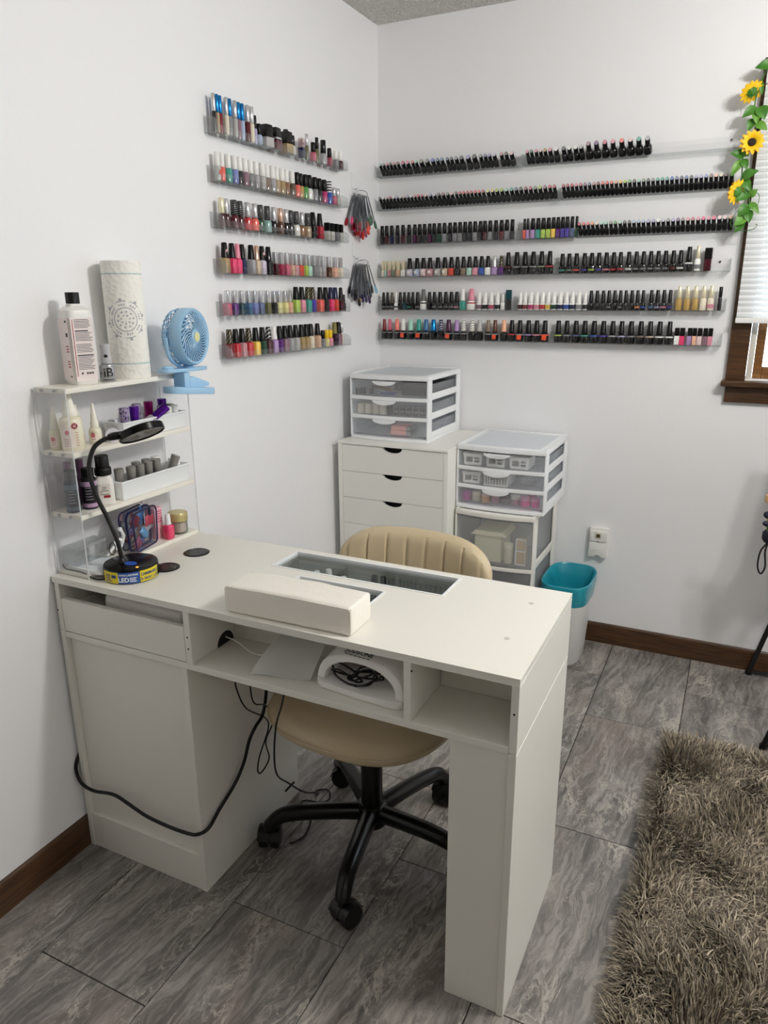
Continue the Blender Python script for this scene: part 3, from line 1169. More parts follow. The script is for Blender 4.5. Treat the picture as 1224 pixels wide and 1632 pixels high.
# ------------------------------------------------------------------ polish racks: position along the rack, type, width scale, cap, polish, label
HEX = {'beige': '#cdb69a', 'black': '#0c0c0e', 'blue': '#2456b4', 'bronze': '#8a6038', 'brown': '#5a3420', 'charcoal': '#2a2a2e', 'clear': '#c4c4be',
 'coral': '#ec5a4a', 'cream': '#e8dcc4', 'crimson': '#b0122e', 'dark purple': '#2c1236', 'dark red': '#7c0f1c', 'dark teal': '#12424a', 'dusty pink': '#c98c90',
 'forest green': '#1d4a34', 'gold': '#b8923c', 'gold glitter': '#a88c58', 'green': '#4c9a3c', 'grey': '#85858a', 'hot pink': '#f0246c', 'lavender': '#a9a2cc',
 'leopard brown': '#5a4836', 'lilac': '#b08cc4', 'lime': '#a8c838', 'magenta': '#c0186e', 'maroon': '#480c18', 'mauve': '#8f6878', 'mint': '#a8d8c4',
 'navy': '#1a2450', 'nude': '#d8ab8c', 'olive': '#6c6c40', 'orange': '#f09030', 'orange red': '#e0401c', 'pale blue': '#a8bcd8', 'pale lilac': '#cfc6da',
 'pale pink': '#eac8c8', 'pale teal': '#88b4ac', 'pale yellow': '#e4e09a', 'peach': '#f0b494', 'pearl grey': '#b4b2b0', 'pearl white': '#e6e4de',
 'periwinkle': '#7884c0', 'pink': '#e48ca0', 'plum': '#4c1c40', 'purple': '#5c2078', 'raspberry': '#a8244c', 'red': '#c81824', 'rose': '#c85470',
 'sage': '#7c8c70', 'silver': '#a4a4a8', 'slate blue': '#56648c', 'steel blue': '#3f6f9c', 'tan': '#b09674', 'taupe': '#867464', 'teal': '#2fa08e',
 'violet': '#4838a0', 'white': '#f2f2ee', 'wine': '#5e1420', 'yellow': '#f4c418', 'yellow cream': '#e6d88c', 'salmon': '#f08478'}

def pattern_mat(name, c1, c2, scale, rot, sharp=0.5, rough=0.3, tex='WAVE'):
    m = bpy.data.materials.new(name)
    m.use_nodes = True
    nt = m.node_tree
    b = nt.nodes['Principled BSDF']
    b.inputs['Roughness'].default_value = rough
    tc = nt.nodes.new('ShaderNodeTexCoord')
    mp = nt.nodes.new('ShaderNodeMapping')
    mp.inputs['Rotation'].default_value = rot
    nt.links.new(tc.outputs['Object'], mp.inputs['Vector'])
    if tex == 'WAVE':
        w = nt.nodes.new('ShaderNodeTexWave')
        w.bands_direction = 'Z'
        w.inputs['Scale'].default_value = scale
        o = w.outputs['Fac']
    else:
        w = nt.nodes.new('ShaderNodeTexVoronoi')
        w.inputs['Scale'].default_value = scale
        o = w.outputs['Distance']
    nt.links.new(mp.outputs[0], w.inputs['Vector'])
    rp = nt.nodes.new('ShaderNodeValToRGB')
    rp.color_ramp.elements[0].position = sharp - 0.04
    rp.color_ramp.elements[0].color = hx(c1)
    rp.color_ramp.elements[1].position = sharp + 0.04
    rp.color_ramp.elements[1].color = hx(c2)
    nt.links.new(o, rp.inputs[0])
    nt.links.new(rp.outputs[0], b.inputs['Base Color'])
    MATS[name] = m
    return m

POLISH = mat('polish_in_glass', rough=0.10, coat=0.5, objcol=True)
LABELM = mat('printed_label', rough=0.5, objcol=True)
SWATCH = mat('colour_swatch_dot', rough=0.35, objcol=True)
CAPM = {
 'black': mat('cap_black', '#09090a', 0.34, spec=0.35), 'white': mat('cap_white', '#efeeea', 0.35), 'silver': mat('cap_silver', '#d6d6d8', 0.25, metal=0.65),
 'chrome': mat('cap_chrome', '#dedee0', 0.14, metal=0.7), 'gold': mat('cap_gold', '#efe6c6', 0.28, metal=0.4), 'rose gold': mat('cap_rose_gold', '#dcb8a4', 0.22, metal=0.6),
 'blue': mat('cap_blue_metal', '#1f84c8', 0.22, metal=0.75), 'navy': mat('cap_navy', '#141a44', 0.3), 'yellow': mat('cap_yellow', '#f2c414', 0.4),
 'olive': mat('cap_olive', '#7c7434', 0.4), 'grey': mat('cap_grey', '#6a6a6c', 0.4), 'pink chrome': mat('cap_pink_chrome', '#e0c8c8', 0.15, metal=0.6),
 'chrome black': mat('cap_black_chrome', '#3a3a3c', 0.12, metal=0.9), 'banded black': mat('cap_black', ''), 'knobbed black': mat('cap_black', ''),
 'ribbed black': mat('cap_black', ''), 'stickered black': mat('cap_black', ''),
 'printed black': pattern_mat('cap_printed_black', '#141416', '#8a8a8c', 60.0, (0.5, 0, 0), 0.88),
 'patterned black': pattern_mat('cap_gold_print_black', '#16140f', '#8c7c50', 42.0, (0.9, 0.4, 0), 0.84),
 'lattice black': pattern_mat('cap_lattice_black', '#161616', '#c4c4c4', 34.0, (0.8, 0, 0), 0.84),
 'striped': pattern_mat('cap_striped', '#18181a', '#efefef', 34.0, (0, 0, 0), 0.5),
 'striped navy': pattern_mat('cap_striped_navy', '#141830', '#b8b8d0', 44.0, (0.7, 0.4, 0), 0.80),
 'striped white': pattern_mat('cap_striped_white', '#8f8f86', '#f2f0ea', 44.0, (0.7, 0.4, 0), 0.35),
}
def capmat(n):
    if n in CAPM:
        return CAPM[n]
    return mat('cap_' + n.replace(' ', '_'), HEX[n], 0.3)

def rings(r, h, sh=0.0, neck=None, b=0.0015, z0=0.0):
    """body profile: base bevel, wall, shoulder to neck"""
    p = [(r - b, z0), (r, z0 + b), (r, z0 + h - sh)]
    if neck:
        p += [(r * 0.93, z0 + h - sh * 0.6), (neck + (r - neck) * 0.45, z0 + h - sh * 0.2), (neck, z0 + h)]
    else:
        p += [(r - b, z0 + h)]
    return p

# type: body (radius, height, shoulder, neck, squareness), cap (r bottom, r top, height, squareness), label band (z0, z1) or None
TYPES = {
 'tube': ((.0088, .054, .003, .0060, 2), (.0082, .0078, .045, 2), None),
 'thin': ((.0064, .044, .004, .0045, 2), (.0056, .0054, .036, 2), None),
 'opi': ((.0122, .044, .006, .0068, 3.4), (.0094, .0066, .042, 2), None),
 'cyl': ((.0108, .039, .003, .0066, 2.2), (.0080, .0076, .038, 2), None),
 'round': ((.0124, .037, .011, .0070, 2), (.0086, .0080, .042, 2), None),
 'slim': ((.0098, .036, .004, .0058, 5), (.0068, .0066, .036, 3), None),
 'cube': ((.0165, .030, .003, .0080, 9), (.0150, .0142, .034, 9), None),
 'jug': ((.0148, .036, .008, .0082, 2.8), (.0096, .0072, .046, 2), (.0245, .0292)),
 'squat': ((.0124, .029, .006, .0070, 2.6), (.0086, .0068, .042, 2), (.008, .0145)),
 'mini': ((.0079, .032, .004, .0050, 3), (.0064, .0060, .040, 2), None),
 'white': ((.0098, .027, .002, .0066, 3), (.0084, .0058, .040, 2), (.004, .020)),
 'short': ((.0095, .030, .004, .0056, 3), (.0068, .0064, .030, 2), None),
 'boxy': ((.0088, .032, .001, None, 9), (.0086, .0086, .028, 9), None),
 'box': ((.0110, .040, .001, None, 9), (.0112, .0112, .036, 9), None),
 'goldcap': ((.0086, .026, .002, .0064, 5), (.0066, .0066, .036, 2.5), None),
 'goldtall': ((.0098, .042, .008, .0058, 2.4), (.0062, .0060, .042, 2), (.008, .022)),
 'lac': ((.0102, .032, .001, .0080, 9), (.0098, .0098, .028, 9), None),
 'disc': ((.0101, .030, .005, .0066, 2.6), (.0084, .0082, .024, 2), None),
 'discbig': ((.0140, .032, .008, .0078, 2.6), (.0090, .0086, .028, 2), None),
}
TM_CACHE = {}
def type_meshes(t):
    if t in TM_CACHE:
        return TM_CACHE[t]
    (r, h, sh, neck, pw), (c0, c1, ch, cpw), lb = TYPES[t]
    if t in ('tube', 'opi', 'cyl', 'round', 'slim', 'jug', 'squat', 'mini', 'short', 'goldcap'):
        c0, c1 = min(c0 * 1.10, r * .92), min(c1 * 1.10, r * .90)
    seg = 12
    body = MB().lathe(rings(r, h, sh, neck), seg=seg, power=pw).mesh('bottle_' + t)
    body.materials.append(POLISH)
    z0 = h + 0.0002
    pr = [(c0 - .0006, z0), (c0, z0 + .0008), (c1, z0 + ch - .0015), (c1 - .0012, z0 + ch)]
    cb = MB().lathe(pr, seg=seg, power=cpw)
    if t.startswith('disc'):
        # slanted top that shows a swatch of the colour
        ang = math.tan(math.radians(22))
        cb.v = [(x, y, z + y * ang if z > z0 + ch * 0.6 else z) for x, y, z in cb.v]
        sw = MB().lathe([(c1 - .0009, z0 + ch + .0001), (c1 - .0009, z0 + ch + .0006), (0.0004, z0 + ch + .0008)], seg=seg)
        sw.v = [(x, y, z + y * ang) for x, y, z in sw.v]
        swm = sw.mesh('swatch_' + t)
        swm.materials.append(SWATCH)
    else:
        swm = None
    cap = cb.mesh('cap_' + t)
    cap.materials.append(None)
    lab = None
    if lb:
        lr = r + 0.0003
        lab = MB().lathe([(lr, lb[0]), (lr, lb[1])], seg=seg, power=pw, cap=False).mesh('label_' + t)
        lab.materials.append(LABELM)
    TM_CACHE[t] = (body, cap, lab, swm)
    return TM_CACHE[t]

def muted(h):
    c = hx(h)
    g = 0.3 * c[0] + 0.6 * c[1] + 0.1 * c[2]
    return tuple(0.86 * a + 0.14 * g for a in c[:3]) + (1,)

def sub(name, me, parent):
    o = bpy.data.objects.new(name, me)
    COL.objects.link(o)
    o.parent = parent
    return o

STICK = {}
def small_mesh(key, fn, m):
    if key not in STICK:
        me = fn().mesh(key)
        me.materials.append(m)
        STICK[key] = me
    return STICK[key]

def polish_bottle(t, sc, cap, colr, extra, loc, rotz, label, group, tilt=0.0, name=None):
    body, capme, lab, swm = type_meshes(t)
    disc = swm is not None
    root = thing(name or ('gel_polish_bottle' if disc else 'nail_polish_bottle'), label, 'gel polish' if disc else 'nail polish', loc, group=group, rot=(tilt, 0, rotz))
    root.scale = (sc, sc, 1.0)
    bo = sub('bottle', body, root)
    bo.color = muted(HEX['black'] if disc else HEX[colr])
    co = sub('cap', capme, root)
    co.material_slots[0].link = 'OBJECT'
    co.material_slots[0].material = capmat(cap)
    (r, h, sh, neck, pw), (c0, c1, ch, cpw), lb = TYPES[t]
    if disc:
        s = sub('swatch_dot', swm, root)
        s.color = tuple(0.7 * a + 0.3 * 0.85 for a in hx(HEX[colr])[:3]) + (1,)
    elif extra == 'oval':
        s = sub('label', small_mesh('oval_label', lambda: MB().lathe([(.0062, 0), (.0062, .0006), (.0030, .0007)], (0, -.0122, .015), 14, axis=(0, -1, 0)), mat('oval_label', '#efece6', 0.5)), root)
    elif extra == 'red sticker':
        s = sub('sticker', small_mesh('red_sticker', lambda: MB().lathe([(.0075, 0), (.0075, .0006)], (0, -.0107, .022), 14, axis=(0, -1, 0)), mat('red_sticker', '#e8482c', 0.5)), root)
    elif extra and lab:
        s = sub('label', lab, root)
        k_ = .62 if colr in ('black', 'charcoal') and t == 'squat' else .85
        s.color = tuple(k_ * q for q in muted(HEX[extra])[:3]) + (1,)
        if extra in ('orange', 'coral') and t == 'jug':
            s2 = sub('sticker', small_mesh('orange_sticker', lambda: MB().box(-.0085, .0085, -.0158, -.0150, .008, .025).xf(Matrix.Rotation(0.12, 4, 'Y')), mat('orange_sticker', '#f4562a', 0.5)), root)
            s.color = hx(HEX['grey' if extra == 'orange' else 'coral'])
    if cap == 'banded black':
        sub('band', small_mesh('silver_band', lambda: MB().lathe([(.0154, .0305), (.0154, .0355)], power=9, seg=12), CAPM['silver']), root)
    if cap == 'knobbed black':
        sub('knob', small_mesh('cap_knob', lambda: MB().cyl((0, 0, .0645), .0075, .007, seg=12, bev=.001), CAPM['black']), root)
    if cap == 'chrome' or cap == 'chrome black':
        sub('collar', small_mesh('collar_' + t, lambda: MB().cyl((0, 0, h - .001), c0 + .0004, .008, seg=12), CAPM['black']), root)
    if cap == 'stickered black':
        sub('sticker', small_mesh('cap_sticker', lambda: MB().lathe([(.0055, 0), (.0055, .0006)], (0, -.0082, .062), 14, axis=(0, -1, 0)), mat('pink_sticker', '#e8b4b8', 0.5)), root)
    return root

ORD = ['first', 'second', 'third', 'fourth', 'fifth', 'sixth', 'seventh', 'eighth', 'ninth', 'tenth', 'eleventh', 'twelfth', 'thirteenth', 'fourteenth',
       'fifteenth', 'sixteenth', 'seventeenth', 'eighteenth', 'nineteenth']
def ordinal(n):
    if n <= 19:
        return ORD[n - 1]
    tens = {2: 'twent', 3: 'thirt', 4: 'fort', 5: 'fift'}[n // 10]
    return tens + 'ieth' if n % 10 == 0 else tens + 'y-' + ORD[n % 10 - 1]
LEVEL = ['top', 'second', 'third', 'fourth', 'fifth', 'lowest']
ZL = [1.866, 1.740, 1.616, 1.487, 1.365, 1.238]
ZB = [1.885, 1.760, 1.626, 1.497, 1.363, 1.242]

def rack(key, wall, u0, u1, z, label):
    """J-shaped clear acrylic ledge: back plate on the wall, shelf, front lip, quarter-round ends"""
    P = (lambda u, w, h: (w, u, z + h)) if wall == 'L' else (lambda u, w, h: (u, -w, z + h))
    t = thing('polish_rack', label, 'acrylic rack', P((u0 + u1) / 2, 0, 0), group='clear acrylic polish racks')
    def bx(name, a0, a1, w0, w1, h0, h1):
        p, q = P(a0, w0, h0), P(a1, w1, h1)
        MB().box(min(p[0], q[0]), max(p[0], q[0]), min(p[1], q[1]), max(p[1], q[1]), p[2], q[2]).build(name, ACRS if name == 'shelf' else ACR, t, smooth=False)
    e = 0.0032
    bx('back_plate', u0 + e, u1 - e, .0004, .0030, 0, .044)
    bx('shelf', u0 + e, u1 - e, .0032, .0500, 0, .0028)
    bx('front_lip', u0 + e, u1 - e, .0474, .0500, .0030, .0210)
    prof = [(.0004, 0), (.050, 0), (.050, .018)] + [(.050 - .049 * math.sin(a) * 0.98, .018 + .026 * (1 - math.cos(a)) ** 0.75) for a in [math.pi / 2 * k / 8 for k in range(1, 9)]]
    prof = [(.0004, 0), (.050, 0), (.050, .020), (.049, .027), (.045, .033), (.038, .038), (.028, .042), (.016, .044), (.0004, .0445)]
    for a in (u0, u1 - .003):
        o, uu, vv = P(a, 0, 0), Vector(P(a, 1, 0)) - Vector(P(a, 0, 0)), Vector((0, 0, 1))
        MB().prism(prof, o, uu, vv, Vector(P(a + .003, 0, 0)) - Vector(o)).build('end_panel', ACRT, t, smooth=False)
    n = 3
    for k in range(n):
        a = u0 + (u1 - u0) * (0.06 + 0.88 * k / (n - 1))
        ax = (1, 0, 0) if wall == 'L' else (0, -1, 0)
        MB().cyl(P(a, .0031, .034), .004, .0015, axis=ax, seg=10).build('screw', CHROME, t)

BSPLIT = [0.617, 0.765, 0.617, 0.765, 0.617, 0.765]

def build_racks():
    for i in range(6):
        rack('L%d' % (i + 1), 'L', -1.115, -0.355, ZL[i], 'clear acrylic polish rack on the left-hand-side wall, %s of six'.replace('left-hand-side wall', 'left-wall column') % LEVEL[i])
        rack('B%da' % (i + 1), 'B', 0.014, BSPLIT[i] - .003, ZB[i], 'clear acrylic polish rack on back wall beside corner, %s row' % LEVEL[i])
        rack('B%db' % (i + 1), 'B', BSPLIT[i] + .003, 1.371, ZB[i], 'clear acrylic polish rack on back wall toward window, %s row' % LEVEL[i])
    rnd = random.Random(4)
    for key, tab in RACKS.items():
        wall, lev = key[0], int(key[1]) - 1
        rows = [r.split(',') for r in tab.strip().split('\n')]
        n = len(rows)
        for j, (u, t, sc, cap, colr, extra) in enumerate(rows):
            u, sc = float(u), float(sc)
            r = TYPES[t][0][0]
            if wall == 'L':
                k, where = n - j, 'from corner on %s left-wall rack' % LEVEL[lev]
                loc, rz, tilt = (0.0265 + rnd.uniform(-.002, .002), u, ZL[lev] + .0030), math.pi / 2 + rnd.uniform(-.15, .15), 0.0
                grp = 'polish bottles on the %s left-wall rack' % LEVEL[lev]
            else:
                side = 'corner-side' if key[2] == 'a' else 'window-side'
                k = j + 1 if key[2] == 'a' else n - j
                where = 'from %s on %s %s rack' % ('corner' if key[2] == 'a' else 'window', LEVEL[lev], side)
                loc, rz, tilt = (u, -0.0275 + rnd.uniform(-.002, .002), ZB[lev] + .0030), rnd.uniform(-.15, .15), 0.0
                if t.startswith('disc'):
                    tilt = math.radians(50)
                    loc, rz = (u, -0.0045 - r * math.cos(tilt), ZB[lev] + .0032 + r * math.sin(tilt)), 0.0
                grp = 'polish bottles on the %s %s back-wall rack' % (LEVEL[lev], side)
            if t.startswith('disc'):
                lab = 'black gel polish bottle with %s dot, %s %s' % (colr, ordinal(k), where)
            else:
                lab = '%s nail polish with %s cap, %s %s' % (colr, cap, ordinal(k), where)
            polish_bottle(t, sc, cap, colr, extra, loc, rz, lab, grp, tilt)

build_racks()

# ------------------------------------------------------------------ acrylic shelf organiser on the desk and what stands on it
FRONT = Vector((0.73, -0.68, 0))       # the way the printed fronts face
FA = math.atan2(-0.68, 0.73)
CV = hx

def build_organizer():
    o = thing('desktop_shelf', 'four tier shelf with white boards and clear end panels against left wall', 'shelf', (0.058, -1.596, 0.777))
    y0, y1 = -1.7975, -1.3945
    for y in (y0, y1 - .003):
        ep = MB().box(.0095, .1073, y, y + .003, .7773, 1.2285).build('end_panel', ACR, o, smooth=False)
        EDGE = clear_mat('acrylic_edge_highlight', '#f4f6f6', 0.1, haze=0.55, hazecol='#ffffff')  # milky white strips put in as the bright highlight along the edges
        MB().box(.1074, .1085, y, y + .003, .7773, 1.2285).build('edge_highlight', EDGE, ep, smooth=False)
        MB().box(.0085, .0094, y, y + .003, .7773, 1.2285).build('edge_highlight', EDGE, ep, smooth=False)
    for n, z in enumerate((1.2285, 1.083, .935, .788)):
        th = .0115 if n < 3 else .0105
        b = MB().box(.0095, .1075, y0 + .0033, y1 - .0033, z - th, z).build('shelf_board', WHITES, o, bevel=.0012)
        if n < 3:
            for x in (.034, .074):
                MB().cyl((x, y0 - .0014, z - th / 2), .0035, .0014, axis=(0, 1, 0), seg=12).build('screw', STEEL, b)
    MB().box(.0060, .0090, y0, y1, .777, 1.2285).build('back_panel', ACR, o, smooth=False)

def bottle_print(mb, c, r, a0, rows, w, power=2.0):
    """thin dashes that read as small print, wrapped on a cylinder of radius r"""
    for z, a, b, h in rows:
        n = max(2, int((b - a) / 0.15))
        vs, fs = [], []
        for k in range(n + 1):
            t = a0 + a + (b - a) * k / n
            for zz in (z, z + h):
                vs.append((c[0] + r * math.cos(t), c[1] + r * math.sin(t), zz))
        for k in range(n):
            fs.append((2 * k, 2 * k + 2, 2 * k + 3, 2 * k + 1))
        mb.add(vs, fs)

def build_top_items():
    # tall white bottle with a black cap, turned so that a narrow side shows at its left
    c = (.058, -1.700, 1.2287)
    t = thing('acetone_bottle', 'tall white bottle with black cap and printed label on top shelf', 'bottle', c, rotz=FA + math.pi / 2 + .42)
    FROST = mat('milky_plastic', '#e9e7e2', 0.30, coat=0.2)
    L = dict(local=True)
    MB().lathe([(.0275, 0), (.0295, .003), (.0295, .158), (.0280, .166), (.0200, .173), (.0135, .176), (.0135, .180)], (0, 0, 0), 40, 5.0).build('bottle', FROST, t, **L)
    MB().cyl((0, 0, .1805), .0152, .025, seg=28, bev=.001).build('cap', BLACK, t, **L)
    PL = mat('pale_label', '#ecdfdc', 0.5)
    lb = MB()
    lb.box(-.0245, .0245, -.0302, -.0298, .008, .150).build('label', PL, t, **L)
    MB().box(-.0302, -.0298, -.0245, .0245, .008, .150).build('label', PL, t, **L)
    pr, rd = MB(), MB()
    rnd = random.Random(3)
    zz = .145
    for k in range(29):
        if k in (6, 13, 19):
            zz -= .005
        hgt = .0028 if k in (6, 19) else .0012
        pr.box(-.0165, rnd.uniform(.014, .0235), -.0306, -.0303, zz, zz + hgt)
        zz -= .0034
    for a in (-.012, .000, .006, .012):
        pr.box(a, a + .0045, -.0306, -.0303, .024, .0285)
    for zz, hgt in ((.140, .004), (.108, .009), (.018, .003)):
        pr.box(-.0306, -.0303, -.022, -.012, zz, zz + hgt)
    rd.box(-.0212, -.0198, -.0306, -.0303, .02, .146)
    for zz in (.086, .080, .074, .052, .046, .040):
        rd.box(-.0306, -.0303, -.020, -.008, zz, zz + .0025)
    pr.build('small_print', TINK, t, kind='stuff', **L)
    rd.build('red_print', TRED, t, kind='stuff', **L)
    # grey gel bottle with black lettering
    c = (.078, -1.640, 1.2287)
    z = c[2]
    t = thing('gel_polish_bottle', 'silver grey gel polish bottle with black lettering between white bottle and towel roll', 'gel polish', c)
    GR = mat('silver_grey', '#a2a2a4', 0.28, metal=0.3)
    MB().lathe([(.0165, z), (.0180, z + .002), (.0180, z + .036), (.0165, z + .040), (.0105, z + .042)], c[:2] + (0,), 24).build('bottle', GR, t)
    cpp = MB().lathe([(.0125, z + .0425), (.0125, z + .052), (.0105, z + .066), (.0105, z + .074), (.0120, z + .086), (.0110, z + .088)], c[:2] + (0,), 24).build('cap', mat('pale_grey_cap', '#b4b4b6', 0.35), t)
    tb = MB()
    text_cyl(tb, 'iB', .030, c, .0184, FA + .1, z + .0215, bold=.0004)
    bottle_print(tb, c, .0184, FA, [(z + .004, -.7, .8, .0018)], 0)
    for a in (-1.15, -1.0, -.9):
        bottle_print(tb, c, .0184, FA, [(z + .012 + .004 * (a + 1.1) * 10, a - .1, a + .06, .003)], 0)
    tb.build('lettering', mat('black_ink', '#101012', 0.5), t)
    lg = MB()
    lg.lathe([(.0042, 0), (.0042, .0005)], (c[0] + .0112 * FRONT.x, c[1] + .0112 * FRONT.y, z + .060), 16, axis=FRONT)
    lg.build('cap_logo', MATS['black_ink'], cpp)
    # paper towel roll
    c = (.0585, -1.543, 1.2287)
    z = c[2]
    t = thing('paper_towel_roll', 'white paper towel roll with grey ring print standing on top shelf', 'paper towel', c)
    pm = bpy.data.materials.new('printed_towel')
    pm.use_nodes = True
    nt = pm.node_tree
    N, Lk = nt.nodes, nt.links
    b = N['Principled BSDF']
    b.inputs['Roughness'].default_value = 0.85
    tc = N.new('ShaderNodeTexCoord')
    sp = N.new('ShaderNodeSeparateXYZ')
    Lk.new(tc.outputs['Object'], sp.inputs[0])
    def mth(op, a, bb=None, c3=None):
        m = N.new('ShaderNodeMath'); m.operation = op
        for i, v in enumerate((a, bb, c3)):
            if v is None:
                continue
            if isinstance(v, (int, float)):
                m.inputs[i].default_value = v
            else:
                Lk.new(v, m.inputs[i])
        return m.outputs[0]
    ang = mth('ARCTAN2', sp.outputs[1], sp.outputs[0])
    u = mth('MULTIPLY', mth('SUBTRACT', ang, FA - 0.05), .047)
    v = mth('SUBTRACT', sp.outputs[2], .142)
    rr = mth('SQRT', mth('ADD', mth('MULTIPLY', u, u), mth('MULTIPLY', v, v)))
    th = mth('ARCTAN2', v, u)
    def ring(r0, w):
        return mth('LESS_THAN', mth('ABSOLUTE', mth('SUBTRACT', rr, r0)), w)
    def dash(nn, thr):
        return mth('GREATER_THAN', mth('SINE', mth('MULTIPLY', th, nn)), thr)
    grey = mth('MAXIMUM', ring(.0275, .0011), mth('MULTIPLY', ring(.0435, .0011), dash(8, -0.55)))
    grey = mth('MAXIMUM', grey, mth('MULTIPLY', ring(.0350, .0026), mth('MULTIPLY', dash(8, -0.2), dash(40, -0.2))))
    grey = mth('MAXIMUM', grey, mth('MULTIPLY', ring(.0470, .0032), dash(8, .86)))
    grey = mth('MAXIMUM', grey, mth('MULTIPLY', ring(.0185, .0022), dash(10, .35)))
    grey = mth('MAXIMUM', grey, mth('MULTIPLY', ring(.0100, .0016), dash(7, .1)))
    teal = mth('MAXIMUM', mth('LESS_THAN', mth('ABSOLUTE', mth('SUBTRACT', sp.outputs[2], .0365)), .0018), mth('LESS_THAN', mth('ABSOLUTE', mth('SUBTRACT', sp.outputs[2], .2480)), .0018))
    m1 = N.new('ShaderNodeMix'); m1.data_type = 'RGBA'
    m1.inputs[6].default_value = hx('#f2efe8'); m1.inputs[7].default_value = hx('#a9a9b0')
    Lk.new(grey, m1.inputs[0])
    m2 = N.new('ShaderNodeMix'); m2.data_type = 'RGBA'
    m2.inputs[7].default_value = hx('#bcd0ce')
    Lk.new(teal, m2.inputs[0]); Lk.new(m1.outputs[2], m2.inputs[6]); Lk.new(m2.outputs[2], b.inputs['Base Color'])
    vo = N.new('ShaderNodeTexVoronoi'); vo.inputs['Scale'].default_value = 95.0
    Lk.new(tc.outputs['Object'], vo.inputs['Vector'])
    bp = N.new('ShaderNodeBump'); bp.inputs['Strength'].default_value = 0.55; bp.inputs['Distance'].default_value = 0.003
    Lk.new(vo.outputs['Distance'], bp.inputs['Height']); Lk.new(bp.outputs[0], b.inputs['Normal'])
    MB().lathe([(.0210, 0), (.0465, 0), (.0472, .004), (.0472, .274), (.0465, .278), (.0210, .278), (.0210, 0)], (0, 0, 0), 40, cap=False).build('towel', pm, t, local=True)
    MB().lathe([(.0195, .0), (.0208, .0), (.0208, .2775), (.0195, .2775), (.0195, .0)], (0, 0, 0), 28, cap=False).build('core', mat('cardboard', '#a88a66', 0.8), t, local=True)

